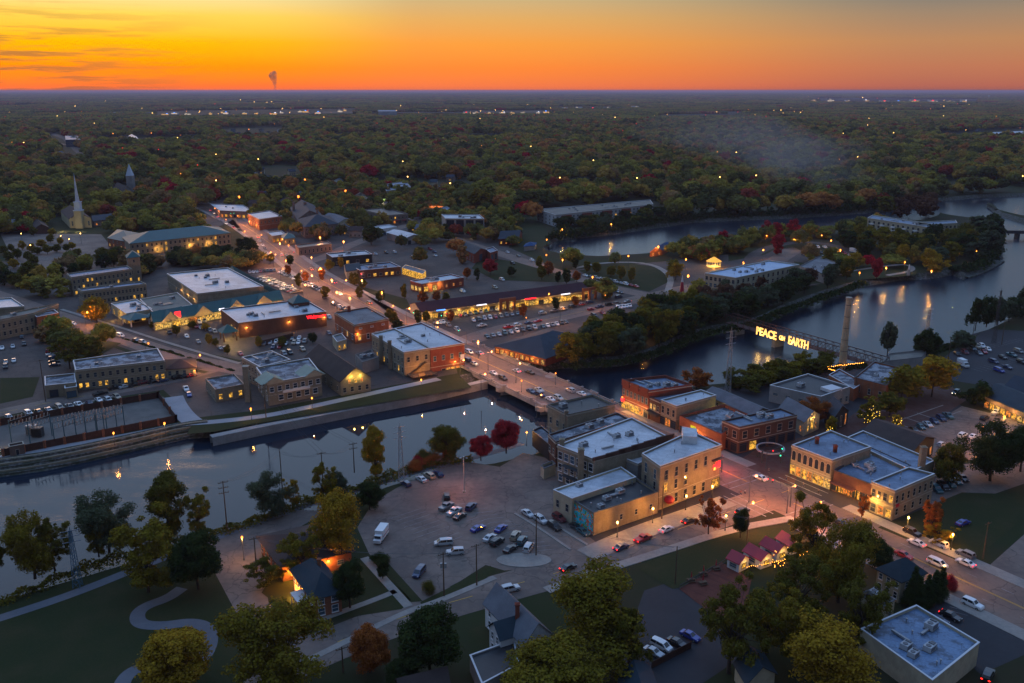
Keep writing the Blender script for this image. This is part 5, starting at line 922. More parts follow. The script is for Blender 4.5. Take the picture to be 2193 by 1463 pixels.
def lumps(kind, rsx):
    """crown of a tree 16 m tall, about 6 m in radius: list of leaf clumps (centre, radius)"""
    out = []
    if kind == 'round':
        for i in range(60):
            d_ = rsx.normal(size=3); d_ /= np.linalg.norm(d_); r = rsx.uniform(.35,1)**.5*rsx.uniform(.8,1.1)
            out.append((np.array([d_[0]*4.7*r, d_[1]*4.7*r, 8.6+d_[2]*6.3*r]), rsx.uniform(.8,1.7)))
    elif kind == 'dome':
        for i in range(26):
            d_ = rsx.normal(size=3); d_ /= np.linalg.norm(d_); d_[2] = abs(d_[2])*1.15-.15; out.append((np.array([d_[0]*4.4, d_[1]*4.4, 8.4+d_[2]*5.0])*np.array([1,1,1]), rsx.uniform(1.5,2.3)))
        out += [(np.array([0,0,8.5]), 3.2)]*2
    elif kind == 'spread':
        for i in range(17):
            a = rsx.uniform(0, 6.28); rr = rsx.uniform(.5,4.9); z = rsx.uniform(3.4,14.6)*(1-.03*rr)
            for k in range(5): out.append((np.array([math.cos(a)*rr+rsx.normal()*1.0, math.sin(a)*rr+rsx.normal()*1.0, z+rsx.normal()*1.0]), rsx.uniform(.6,1.7)))
    elif kind == 'tall':
        for i in range(46):
            z = rsx.uniform(1.8,15.4); w = 3.6*math.sin(math.pi*min(1,(z-1.5)/15))**.7; a = rsx.uniform(0,6.28); r = w*rsx.uniform(.3,1)
            out.append((np.array([math.cos(a)*r, math.sin(a)*r, z]), rsx.uniform(.8,1.5)))
    elif kind == 'sparse':
        for i in range(22):
            a = rsx.uniform(0,6.28); rr = rsx.uniform(.5,5.2); z = rsx.uniform(3,15)
            for k in range(4): out.append((np.array([math.cos(a)*rr+rsx.normal()*.8, math.sin(a)*rr+rsx.normal()*.8, z+rsx.normal()*.8]), rsx.uniform(.45,1.0)))
    elif kind == 'conifer':
        for i in range(46):
            z = rsx.uniform(.8,15.5); w = 3.0*(1-z/16.3)+.15; a = rsx.uniform(0,6.28); out.append((np.array([math.cos(a)*w*.6, math.sin(a)*w*.6, z]), .35+w*.42))
    elif kind == 'shrub':
        for i in range(16):
            a = rsx.uniform(0,6.28); r = rsx.uniform(0,4.2); out.append((np.array([math.cos(a)*r, math.sin(a)*r, rsx.uniform(2,10)*(1-r*.07)]), rsx.uniform(2,3.4)))
    return out
def crown_mesh(name, kind, nq, size, seed, mat):
    rsx = np.random.RandomState(seed); lp = lumps(kind, rsx); C_ = np.array([c_ for c_, _ in lp]); R_ = np.array([r for _, r in lp]); pr = R_**2/np.sum(R_**2)
    idx = rsx.choice(len(lp), nq, p=pr); d_ = rsx.normal(size=(nq,3)); d_[:,2] += .25; d_ /= np.linalg.norm(d_, axis=1, keepdims=True)
    rad = rsx.uniform(.25,1.0,nq)**.6*1.3*(1+.25*np.sin(d_[:,0]*7+idx)*np.cos(d_[:,1]*6)); cen = C_[idx]+d_*(R_[idx]*rad)[:,None]
    return qmesh(name, leafquads(cen, d_+rsx.normal(size=(nq,3))*.42, size, rsx), mat), lp
def trunk_mesh(lp, kind, seed, k):
    rnd = random.Random(seed); mb = MB(); top = Vector((rnd.uniform(-.5,.5), rnd.uniform(-.5,.5), 8 if kind != 'conifer' else 14))
    mid = Vector((rnd.uniform(-.25,.25), rnd.uniform(-.25,.25), 3.6)); mb.cyl((0,0,-.2), mid, .36, .25, 7); mb.cyl(mid, top, .25, .10, 7)
    if kind != 'conifer':
        for c_, r in rnd.sample(lp, min(k, len(lp))):
            s_ = mid.lerp(top, rnd.uniform(0,.9)); c_ = Vector(c_); m_ = s_.lerp(c_, .5)+Vector((0,0,-.5)); mb.cyl(s_, m_, .11, .07, 4); mb.cyl(m_, c_, .07, .02, 4)
    return mb.mesh('trunk', bark)
KINDS = ['dome','round','spread','tall','sparse','conifer','shrub']; TM = {}
LODS = {'near': (27000, .175, 26), 'mid': (3200, .46, 8), 'far': (800, .95, 4)}
def tmesh(kind, lod, var, colour):
    k = (kind, lod, var, colour)
    if k in TM: return TM[k]
    nq, sz, nb_ = LODS[lod]; f = {'sparse': .5, 'spread': .8, 'conifer': .9, 'shrub': .6}.get(kind, 1); sd = var*17+KINDS.index(kind)*101
    base = TM.get((kind, lod, var))
    if not base:
        me, lp = crown_mesh('crown', kind, int(nq*f), sz*(.8 if kind == 'conifer' else 1), sd, LM['olive green']); tr = trunk_mesh(lp, kind, sd, nb_); base = TM[(kind, lod, var)] = (me, tr)
    me = base[0].copy(); me.materials.clear(); me.materials.append(LM[colour]); TM[k] = (me, base[1]); return TM[k]
NT = 0; TREEPOS = []
FORM = {'round': 'round-crowned', 'spread': 'broad-crowned', 'tall': 'tall', 'sparse': 'thin-leaved', 'conifer': 'pointed evergreen', 'shrub': 'low bushy'}
def tree(p, h, r, kind, colour, label, group=None, var=None):
    global NT
    NT += 1; D = p.length; lod = 'near' if D < 330 else ('mid' if D < 800 else 'far'); var = random.randrange(3 if lod != 'near' else 2) if var is None else var
    cr_, tr = tmesh(kind, lod, var, colour); nm = {'conifer': 'evergreen_tree', 'shrub': 'shrub'}.get(kind, 'tree')
    rt = empty(nm, p, label, 'tree' if kind != 'shrub' else 'shrub', group, random.uniform(0, 6.28)); sc = (r/6, r/6, h/16) if kind not in ('conifer','shrub') else (r/(3 if kind == 'conifer' else 6), r/(3 if kind == 'conifer' else 6), h/(16 if kind == 'conifer' else 12))
    link('crown', cr_, rt, sc=sc); link('trunk', tr, rt, sc=(min(sc)*1.0, min(sc), sc[2])); TREEPOS.append((p.x, p.y, r)); return rt
def pht(px, topy):
    """height of an upright thing standing at ground pixel px whose top shows at row topy"""
    g_ = P(*px); lo, hi = 0., 80.
    for _ in range(30):
        m_ = (lo+hi)/2
        if pix((g_.x, g_.y, m_))[1] > topy: lo = m_
        else: hi = m_
    return lo
def T_(px, topy, wpx, kind, colour, where):
    p = P(*px); ppm = (0.9638*(px[1]-731.5)+517)/115; tree(p, pht(px, topy), wpx/ppm/2, kind, colour, f"{colour} {FORM[kind]} tree {where}")
for a in [((75,1238),1092,110,'spread','yellow-green','on the near riverbank, standing furthest left but one'), ((-8,1262),1130,70,'sparse','olive green','cut by the left edge on the near riverbank'), ((118,1222),1120,85,'sparse','olive green','just left of the blue lattice tower'),
 ((234,1182),1050,128,'spread','grey-green','with clustered crown above the river right of the lattice tower'), ((212,1192),1112,80,'sparse','yellow-green','low beneath the clustered grey-green crown'), ((366,1152),1017,112,'tall','olive green','tallest on the near riverbank'), ((425,1150),1062,80,'sparse','yellow-green','leaning right beside the tallest riverbank tree'),
 ((318,1268),1122,178,'sparse','yellow-green','in the park left of the dense dark tree'), ((425,1262),1135,135,'round','dark green','dense at the left edge of the cracked lot'), ((582,1105),1010,88,'spread','grey-green','between two wooden poles at the river'),
 ((628,1088),1030,40,'sparse','golden yellow','thin beside the grey-green tree at the river'), ((695,1080),998,62,'sparse','yellow-green','in front of the third wooden pole'), ((722,1068),1008,58,'round','grey-green','behind the big yellow tree, left one'), ((792,1092),1028,66,'round','dark green','at the top corner of the big car park'),
 ((805,1022),916,74,'tall','golden yellow','alone at the water above the big car park'), ((955,985),906,84,'round','olive green','at the water left of the red maples'), ((1030,986),928,60,'round','bright red','smaller of two maples by the river'), ((1084,970),894,82,'round','bright red','larger of two maples by the river'),
 ((716,1212),1052,132,'spread','golden yellow','big over the wide orange brick building'), ((640,1238),1130,100,'sparse','yellow-green','beside the glowing house wall'), ((575,1250),1190,90,'sparse','olive green','at the edge of the cracked lot'), ((380,1480),1345,192,'round','golden yellow','at the bottom left over the winding path'),
 ((605,1478),1292,212,'spread','yellow-green','large at the bottom between path and street'), ((793,1440),1335,98,'round','rusty orange','left of the massive dark tree'), ((922,1452),1295,165,'round','dark green','massive at the bottom beside the white house garden'), ((862,1480),1405,80,'round','dark green','low below the rusty orange tree'),
 ((1190,1510),1378,235,'round','yellow-green','at the bottom centre below the white house'), ((1290,1402),1226,240,'spread','yellow-green','right of the white house over the street'), ((1345,1430),1290,100,'sparse','olive green','lower right beside the tree by the white house'), ((750,1302),1196,84,'round','dark green','close to the slate-roofed brick house'),
 ((1560,1442),1232,170,'sparse','olive green','over the lot of four parked cars'), ((1640,1400),1262,140,'sparse','yellow-green','above the slate-roofed house'), ((1742,1212),1062,110,'sparse','yellow-green','at the crossing corner beside the red kiosks'), ((1795,1290),1110,135,'spread','yellow-green','between red kiosks and the sloping street'),
 ((1700,1332),1175,140,'sparse','olive green','full of tiny lights behind the kiosks'), ((1835,1372),1225,125,'sparse','olive green','left of the cream bungalow'), ((1775,1490),1335,215,'spread','golden yellow','at the bottom beside the big blue roof'), ((1700,1440),1300,130,'sparse','yellow-green','over the slate-roofed house, right one'), ((1880,1220),1152,66,'round','dark green','small left of the cream two-storey house'),
 ((1517,1145),1060,56,'sparse','rusty orange','on the pavement among the queued cars'), ((1585,1152),1085,40,'round','dark green','small at the lawn corner by the crossing'), ((2025,1040),942,72,'round','olive green','behind the wide pale hall'), ((2120,1030),896,125,'spread','dark green','dark at the right by the orange car park'), ((2185,1010),905,90,'round','dark green','dark, cut by the right edge'),
 ((1845,1108),1062,30,'sparse','rusty orange','bare before the tan corner block'), ((1990,1150),1075,60,'sparse','rusty orange','thin on the street bank before the lawn'), ((2010,1160),1118,70,'sparse','golden yellow','low and spreading by the lamp post'), ((1492,834),786,62,'spread','rusty orange','alone on the riverside walk behind red brick shops'),
 ((1740,905),848,62,'spread','rusty orange','in front of the wide grey workshop'), ((1930,862),785,110,'spread','yellow-green','left of the pair above the lumber yard'), ((1995,850),765,112,'spread','golden yellow','right of the pair above the lumber yard'), ((2085,868),810,70,'spread','dark green','dark beside the right-edge restaurant'), ((1862,905),855,60,'sparse','yellow-green','strung with lights beyond the brown hall'),
 ((1780,932),893,36,'tall','yellow-green','slim with lights by the chapel cafe'), ((1905,890),838,72,'round','olive green','dark behind the brick factory'), ((1920,915),890,34,'sparse','golden yellow','small and lit by the brick plaza'), ((820,1240),1198,30,'round','dark green','small rounded beside the entrance steps')]: T_(*a)
def placed(lst, where, colours, kinds, group, hr=(9,14), rr=(3.5,6), step=1.0):
    lst = sorted(lst, key=lambda p: p[0])
    for i, (x, y) in enumerate(lst):
        c_ = random.choice(colours); k = random.choice(kinds); h = random.uniform(*hr); tree(P(x, y), h, random.uniform(*rr), k, c_, f"{c_} {FORM[k]} tree, {ordn(i+1)} from left {where}", group)
def near_foot(x, y, m):
    for q_ in FOOT:
        cx = sum(a[0] for a in q_)/4; cy = sum(a[1] for a in q_)/4
        if abs(cx-x) < 60 and abs(cy-y) < 60:
            if inpoly(x, y, q_) or min(math.hypot(a[0]+(b_[0]-a[0])*t-x, a[1]+(b_[1]-a[1])*t-y) for a, b_ in zip(q_, q_[1:]+q_[:1]) for t in (0,.25,.5,.75)) < m: return True
    return False
def belt(poly, n, md, where, colours, kinds, group, hr=(9,14), rr=(3.5,6)):
    xs = [p[0] for p in poly]; ys = [p[1] for p in poly]; out = []; tries = 0
    while len(out) < n and tries < 4000:
        tries += 1; x, y = random.uniform(min(xs), max(xs)), random.uniform(min(ys), max(ys))
        if not inpoly(x, y, poly): continue
        w = P(x, y)
        if near_foot(w.x, w.y, 3): continue
        if all((w.x-a[0])**2+(w.y-a[1])**2 > md*md for a, _ in out): out.append(((w.x, w.y), (x, y)))
    placed([b_ for _, b_ in out], where, colours, kinds, group, hr, rr)
G1 = ['dark green','olive green','olive green','grey-green','yellow-green']; RS = ['round','round','spread','tall']
belt([(1112,775),(1150,755),(1240,735),(1300,722),(1350,705),(1400,690),(1450,672),(1500,680),(1510,700),(1470,722),(1400,752),(1340,772),(1210,782)], 40, 8, 'in the river belt beyond the road bridge', G1, RS, 'trees in the river belt beyond the road bridge', (11,17), (6,8.5))
belt([(1500,690),(1510,640),(1600,640),(1700,615),(1790,600),(1800,612),(1690,650),(1630,675),(1560,700)], 26, 8, 'on the bank below the cream factory', ['dark green','grey-green','grey-green','russet brown','olive green'], RS, 'trees on the bank below the cream factory', (9,14), (5.5,8))
belt([(1855,560),(1800,525),(1850,522),(1960,530),(2040,520),(2060,500),(2125,500),(2130,530),(2085,560),(2000,570),(1930,548)], 38, 12, 'on the wooded point', ['dark green','grey-green','olive green','dark green','yellow-green'], RS, 'trees on the wooded point', (12,18), (8,11))
belt([(1160,500),(1300,488),(1450,470),(1470,462),(1400,458),(1180,485)], 15, 13, 'between pond and apartments', ['dark green','olive green','grey-green'], RS, 'trees between pond and apartments', (8,11), (7,10))
belt([(1885,462),(1990,450),(2010,455),(2000,468),(1930,470)], 9, 16, 'on the lake shore behind the hotel', ['olive green','russet brown'], ['round','spread'], 'trees on the lake shore behind the hotel', (16,22), (8,11))
placed([(1545,530),(1570,545),(1585,540),(1530,555),(1500,562),(1480,548),(1512,545)], 'around the golden gazebo', ['golden yellow','olive green','yellow-green'], ['round'], 'trees around the gazebo', (9,13), (5,7))
placed([(1640,512),(1663,516),(1697,508),(1664,545)], 'in the red group by the pond road', ['bright red'], ['round','tall'], 'red maples by the pond road', (12,16), (6,9))
placed([(1447,600),(1440,590),(1770,570),(1797,590),(1830,575),(1812,600),(1930,565),(1990,575),(2005,585)], 'in the island park', ['olive green','dark green','golden yellow','yellow-green'], ['round','spread'], 'park trees on the island', (10,14), (5,7.5))
T_((1877,598),553,34,'tall','bright red','conical in the park by the river lamp'); T_((1050,588),553,38,'round','bright red','in front of the slate-blue-roofed office'); T_((795,525),482,50,'round','dark green','big and round beside the metal warehouse'); T_((1028,452),400,52,'round','yellow-green','big and round at the forest edge'); T_((208,690),634,64,'round','golden yellow','at the street corner before the stone offices'); T_((150,790),712,90,'sparse','olive green','thin-branched behind the limestone mill'); T_((195,775),725,70,'sparse','olive green','half bare above the limestone mill'); T_((118,745),700,40,'round','olive green','in the lot left of the limestone mill')
placed([(1308,592),(1330,600),(1352,603),(1257,583),(1232,575),(1277,585),(1160,600),(1195,606),(1213,608),(1235,604),(1175,590),(1155,575)], 'along the round green', ['olive green','rusty orange','dark green','yellow-green'], ['round','tall'], 'trees along the round green', (7,10), (2.8,4))
placed([(845,700),(852,712),(835,690),(895,695),(913,693),(965,690),(1120,680),(1190,665),(1232,656),(815,648),(866,640),(955,655),(905,650),(936,648),(1000,598),(1095,592),(1022,600)], 'around the strip mall', ['dark green','olive green','rusty orange','dark green'], ['round','tall'], 'trees around the strip mall', (5.5,8.5), (2.5,3.6))
placed([(640,615),(697,640),(760,612),(777,618),(555,560),(580,565),(622,570),(730,575),(706,580),(520,560),(617,590),(690,600),(655,605),(770,640)], 'along the main street', ['golden yellow','dark green','golden yellow','rusty orange','olive green'], ['round','tall'], 'street trees along the main street', (6,9), (2.8,4))
placed([(412,705),(378,720),(440,708),(462,742),(448,738),(487,760),(340,690),(412,680),(670,735),(605,745),(555,745),(330,705)], 'in the drugstore lot', ['olive green','golden yellow','yellow-green','dark green'], ['round'], 'small trees in the drugstore lot', (4,6), (1.8,2.6))
placed([(8,545),(25,540),(20,560),(38,555),(48,535),(68,540),(60,560),(72,568),(80,545),(102,545),(122,540),(130,525),(88,530),(143,540),(155,535),(30,575),(108,520),(112,505),(72,505),(165,550)], 'in the tree-dotted car park', ['golden yellow','yellow-green','olive green'], ['round'], 'small trees in the left car park', (5.5,8), (2.8,4.2))
belt([(0,600),(60,590),(145,585),(210,560),(270,550),(262,575),(140,600),(100,615),(0,622)], 16, 7, 'behind the two stone offices', ['dark green','dark green','olive green'], RS, 'trees behind the stone offices', (8,12), (4.5,6.5))
belt([(300,592),(350,574),(480,560),(540,562),(545,535),(505,530),(500,552),(400,557),(310,566)], 20, 7, 'behind the supermarket', ['dark green','dark green','olive green','dark green'], RS, 'trees behind the supermarket', (7,11), (4,6.5))
placed([(2088,708),(2112,700),(2135,695),(2160,690),(2180,680),(2195,668),(2060,748),(1990,760),(1975,770),(1900,762)], 'on the right-hand riverbank', ['dark green','grey-green','dark green'], ['spread','round'], 'trees on the right-hand riverbank', (9,17), (4,6.5))
belt([(1565,830),(1600,815),(1700,790),(1790,775),(1800,790),(1700,812),(1640,830),(1600,842)], 15, 6, 'between river and black-roofed workshop', ['olive green','yellow-green','olive green'], ['round','spread'], 'trees between river and black-roofed workshop', (6,9), (3.5,5))
for i, (x, y) in enumerate([(1948,1300),(1965,1305),(1982,1300),(1998,1290),(2012,1282),(1955,1282)]): tree(P(x, y), 8.5, 1.9, 'conifer', 'dark green', f"dark pointed arborvitae, {ordn(i+1)} in the clump beside the cream two-storey house", 'arborvitae clump')
T_((2032,1262),1232,30,'shrub','bright red','like a shrub behind the arborvitae clump'); T_((812,1205),1185,42,'shrub','dark green','clipped beside the steps of the orange brick building'); T_((918,1270),1245,30,'shrub','olive green','clipped at the lawn corner of the car park')
placed([(895,1000),(918,998),(930,993),(905,990),(960,985),(890,1008)], 'on the path verge above the car park', ['rusty orange','bright red','olive green'], ['shrub'], 'autumn shrubs on the path verge', (3,4.5), (2,3))
rb = random.Random(5)
# ------------------------------------------------------------------ houses and shops beyond the town
hw = [white_wall, cream, grey_wall, surf('blue_grey_siding', (.18,.22,.26)), mauve_brick]; hr = [sh_grey, sh_slate, sh_brown, sh_navy]
def houses(lst, where, group, w=(8,12)):
    for i, (x, y) in enumerate(sorted(lst)):
        p = P(x, y); a = rb.uniform(-.5,.5)+rb.choice((0,1.57)); u = Vector((math.cos(a), math.sin(a), 0)); v_ = Vector((-u.y, u.x, 0)); ww, dd = rb.uniform(*w), rb.uniform(8,11); wm = rb.choice(hw); rm = rb.choice(hr); A = p-u*ww/2-v_*dd/2
        nmw = {'white_siding': 'white', 'cream_siding': 'cream', 'grey_block': 'grey', 'blue_grey_siding': 'blue-grey', 'mauve_brick': 'brown'}[wm.name]
        bld('house', f"{nmw} gabled house, {ordn(i+1)} from left {where}", A, A+u*ww, D=A+v_*dd, h=rb.uniform(5,6.5), roof='gable', rh=3, axis=rb.choice(['AB','AD']), wall=wm, rmat=rm, group=group, cat='house', win={'AB': [(3,1,1.2,1.6,'win','dyd'), (3,3.6,1.2,1.5,'win','d')], 'AD': [(3,1,1.2,1.6,'win','d')]} if y > 330 else {})
houses([(560,372),(575,392),(612,388),(590,402),(655,402),(700,404),(725,398),(545,384),(625,375),(640,395)], 'near the top of the main street', 'houses near the top of the main street'); houses([(60,474),(30,492),(350,474),(395,490),(545,447),(562,428),(612,442),(642,428),(592,420),(745,457),(772,432),(738,502),(765,507),(885,494),(905,502),(668,436)], 'in the upper town blocks', 'small houses in the upper town blocks'); houses([(860,412),(905,406),(930,400),(955,408),(980,402),(990,412)], 'above the orange filling station', 'houses above the filling station')
houses([(485,288),(500,283),(512,290),(530,284),(548,291),(560,282),(575,288),(590,294),(655,284),(668,290),(682,284),(598,283)], 'in the far white estate', 'houses in the far estate'); houses([(1215,368),(1372,398),(1130,352),(1745,345),(1845,402),(1500,448),(1900,330),(1300,340)], 'glimpsed among the woods', 'houses among the woods')
houses([(rb.uniform(60,2150), rb.uniform(318,400)) for _ in range(26)]+[(rb.uniform(30,2150), rb.uniform(262,315)) for _ in range(22)], 'scattered through the wide woods', 'houses scattered through the woods', (10,16))
# ------------------------------------------------------------------ forest as one mass beyond the town
def gn_instances(name, pts, rot, scl, idx, meshes, label, cat):
    me = bpy.data.meshes.new(name); me.from_pydata(pts, [], [])
    a = me.attributes.new('rot', 'FLOAT_VECTOR', 'POINT'); a.data.foreach_set('vector', np.array([(0,0,r) for r in rot], dtype=np.float32).ravel())
    a = me.attributes.new('scl', 'FLOAT_VECTOR', 'POINT'); a.data.foreach_set('vector', np.array(scl, dtype=np.float32).ravel())
    a = me.attributes.new('idx', 'INT', 'POINT'); a.data.foreach_set('value', np.array(idx, dtype=np.int32))
    o = bpy.data.objects.new(name, me); COL.objects.link(o); src = bpy.data.collections.new(name+'_kinds')
    for i, m_ in enumerate(meshes): so_ = bpy.data.objects.new(f'{name}_kind_{i:02d}', m_); src.objects.link(so_)
    ng = bpy.data.node_groups.new(name, 'GeometryNodeTree'); ng.interface.new_socket('Geometry', in_out='INPUT', socket_type='NodeSocketGeometry'); ng.interface.new_socket('Geometry', in_out='OUTPUT', socket_type='NodeSocketGeometry')
    nn = ng.nodes; gi = nn.new('NodeGroupInput'); go = nn.new('NodeGroupOutput'); ip = nn.new('GeometryNodeInstanceOnPoints'); ci = nn.new('GeometryNodeCollectionInfo')
    ci.inputs[0].default_value = src; ci.inputs[1].default_value = True; ci.inputs[2].default_value = True; ip.inputs['Pick Instance'].default_value = True
    def at(nm, ty): x = nn.new('GeometryNodeInputNamedAttribute'); x.data_type = ty; x.inputs[0].default_value = nm; return x.outputs[0]
    l = ng.links; l.new(gi.outputs[0], ip.inputs['Points']); l.new(ci.outputs[0], ip.inputs['Instance']); l.new(at('idx','INT'), ip.inputs['Instance Index']); l.new(at('rot','FLOAT_VECTOR'), ip.inputs['Rotation']); l.new(at('scl','FLOAT_VECTOR'), ip.inputs['Scale']); l.new(ip.outputs[0], go.inputs[0])
    md = o.modifiers.new('instances', 'NODES'); md.node_group = ng; setp(o, label, cat, None, 'stuff'); return o
FOREST = [(-900,196),(3100,196),(3100,412),(2500,415),(2400,408),(2193,408),(2100,418),(1990,428),(1900,448),(1700,461),(1560,466),(1480,472),(1400,484),(1300,499),(1185,516),(1165,520),(1150,480),(1090,462),(1010,450),(930,428),(870,408),(790,398),(700,396),(640,410),(600,428),(545,436),(470,432),(430,470),(380,478),(300,452),(262,444),(215,452),(125,458),(60,498),(-100,520),(-900,600)]
CLEAR = [[(205,296),(440,292),(445,308),(215,312)], [(690,290),(800,286),(870,296),(700,300)], [(1390,246),(1600,243),(1590,253),(1400,255)], [(470,275),(610,272),(600,300),(480,302)], [(320,238),(770,232),(770,250),(320,254)], [(990,236),(1190,236),(1190,249),(990,249)], [(60,330),(200,335),(190,352),(80,350)],
 [(130,285),(170,320),(200,350),(160,350),(90,290)], [(790,385),(1010,385),(1010,425),(800,425)], [(2000,288),(2193,275),(2193,300),(2010,302)], [(1000,292),(1080,290),(1080,305),(1000,305)], [(1540,405),(1620,405),(1620,418),(1540,418)], [(540,355),(640,355),(660,400),(560,405)], [(1740,210),(2110,212),(2110,222),(1740,220)], [(240,404),(300,404),(300,425),(240,425)]]
def okf(x, y):
    px = pix((x, y, 0))
    return inpoly(px[0], px[1], FOREST) and not (1145 < px[0] < 1190 and 460 < px[1] < 512) and not (235 < px[0] < 300 and 404 < px[1] < 440) and not any(inpoly(px[0], px[1], c_) for c_ in CLEAR)
RW = [(p.x, p.y) for p in bank_top]
def cored(kind, nq, sz, seed):
    rsx = np.random.RandomState(seed); lp = lumps(kind, rsx); bm = bmesh.new()
    for c_, r in lp[::2]: bmesh.ops.create_icosphere(bm, subdivisions=1, radius=r*1.12, matrix=Matrix.Translation(Vector(c_)-Vector((0,0,.3))))
    for v in bm.verts: v.co += Vector(rsx.uniform(-.25,.25,3))
    me, _ = crown_mesh('forest_crown', kind, nq, sz, seed, m_forest); bm.from_mesh(me); bm.to_mesh(me); bm.free(); return me
mid_m = []
for i in range(9):
    k = ['dome','dome','round','dome','tall','dome','spread','dome','dome'][i]; mid_m.append(cored(k, 900, .62, 900+i))
far_m = []
for i in range(5): far_m.append(cored('dome', 160, 1.1, 950+i))
def patch_mesh(seed, size, n):
    rsx = np.random.RandomState(seed); mb = MB(); bm = bmesh.new()
    for i in range(n):
        r = rsx.uniform(3.5,6.5); x, y = rsx.uniform(-size/2, size/2, 2); bmesh.ops.create_icosphere(bm, subdivisions=1, radius=r, matrix=Matrix.Translation((x, y, rsx.uniform(5,10)))@Matrix.Diagonal((1,1,rsx.uniform(.8,1.2),1)))
    for v in bm.verts: v.co += Vector(rsx.uniform(-.8,.8,3))
    me = bpy.data.meshes.new('forest_patch'); bm.to_mesh(me); bm.free(); me.materials.append(m_forest); return me
patches = [patch_mesh(i, 62, 42) for i in range(5)]
pts, rot, scl, idx = [], [], [], []; near = []
D = 600.0
while D < 3300:
    stp = 15+D/520; nx = int(D*1.35/stp)
    for i in range(nx):
        x = (i/nx-.5)*D*1.35+rs.uniform(-.45,.45)*stp; y = D+rs.uniform(-.45,.45)*stp
        if not okf(x, y) or inpoly(x, y, RW): continue
        if y < 2700 and (near_foot(x, y, 8) or near_foot(x, y+16, 7)): continue
        if (x, y) and inpoly(*pix((x, y, 0)), [(1145,450),(1400,428),(1425,470),(1300,494),(1180,508)]): continue
        if noise.noise(Vector((x*.006, y*.006, 1))) > .38 and y > 900: continue
        s_ = rs.uniform(1.05,2.15)*(1+.12*noise.noise(Vector((x*.01,y*.01,0)))); h = (.55+.42*s_)*rs.uniform(.85,1.1)
        near.append((y, x, s_, h))
    D += stp
near.sort()
NIND = max(0, 296-NT); ind, rest = near[:NIND], near[NIND:]
ind.sort(key=lambda a: pix((a[1], a[0], 0))[0])
for j, (y, x, s_, h) in enumerate(ind):
    c_ = random.choice(['dark green','olive green','olive green','yellow-green','russet brown','rusty orange','grey-green']); k = random.choice(['round','round','spread','tall'])
    tree(Vector((x, y, 0)), 16*h, 6*s_, k, c_, f"{c_} {FORM[k]} tree, {ordn(j+1)} from left along the near edge of the woods", 'trees along the near edge of the woods')
TOWNW = [([(440,470),(560,402),(700,392),(880,400),(1010,448),(1095,462),(1140,520),(1010,545),(960,520),(700,520),(600,500),(500,450)], .34), ([(140,578),(240,560),(300,572),(420,558),(560,560),(560,580),(350,574),(300,600),(262,568),(150,590)], .5), ([(1240,622),(1500,600),(1560,640),(1430,680),(1380,690)], .12), ([(0,505),(0,470),(60,470),(110,500)], .6), ([(60,740),(250,735),(160,790),(120,700)], .3), ([(0,505),(60,478),(130,455),(262,446),(310,455),(430,478),(440,500),(270,505),(215,500),(110,500),(60,500)], .45), ([(700,520),(960,520),(1010,545),(1000,600),(870,600),(720,560)], .05), ([(1150,500),(1460,468),(1700,470),(1690,500),(1560,512),(1420,480)], .0), ([(1180,575),(1250,560),(1400,560),(1560,560),(1700,540),(1500,620)], .03), ([(1440,548),(1560,524),(1700,508),(1850,494),(1890,484),(1895,497),(1700,522),(1500,560)], .75), ([(1560,515),(1700,515),(1850,540),(1990,560),(1850,590),(1700,560)], .12), ([(0,600),(130,600),(140,640),(60,640)], .2)]
for poly, pr_ in TOWNW:
    ws = wv(poly); x0, x1, y0, y1 = min(p.x for p in ws), max(p.x for p in ws), min(p.y for p in ws), max(p.y for p in ws)
    for _ in range(int((x1-x0)*(y1-y0)/90*pr_*2)):
        x, y = rs.uniform(x0, x1), rs.uniform(y0, y1); q_ = pix((x, y, 0))
        if (110 < q_[0] < 225 and 466 < q_[1] < 520) or (225 < q_[0] < 305 and 415 < q_[1] < 455): continue
        if not inpoly(q_[0], q_[1], poly) or near_foot(x, y, 4) or inpoly(x, y, RW): continue
        if any(min((Vector((x, y, 0))-a.lerp(b_, t)).length for a, b_ in zip(rp_, rp_[1:]) for t in (0,.2,.4,.6,.8,1)) < w_/2+6 for rp_, w_ in ROADS): continue
        rest.append((y, x, rs.uniform(.75,1.3), rs.uniform(.55,.95)))
for y, x, s_, h in rest: pts.append((x, y, -1)); rot.append(rs.uniform(0,6.28)); scl.append((s_, s_, h)); idx.append(rs.randint(9) if y < 1700 else 9+rs.randint(5))
D = 3300.0
while D < 42000:
    k = 1 if D < 7500 else (2.6 if D < 17000 else 6); stp = 58*k; nx = int(D*1.35/stp)
    for i in range(nx):
        x = (i/nx-.5)*D*1.35+rs.uniform(-.4,.4)*stp; y = D+rs.uniform(-.4,.4)*stp
        if not okf(x, y): continue
        if noise.noise(Vector((x*.0011, y*.0028, 5))) > (.10 if D > 6000 else .26): continue
        pts.append((x, y, -2)); rot.append(rs.randint(4)*math.pi/2); scl.append((k*1.05, k*1.05, 1+.15*k)); idx.append(14+rs.randint(5))
    D += stp*.9
gn_instances('woods', pts, rot, scl, idx, mid_m+far_m+patches, 'wooded suburbs in autumn colours reaching from the town to the horizon', 'forest')
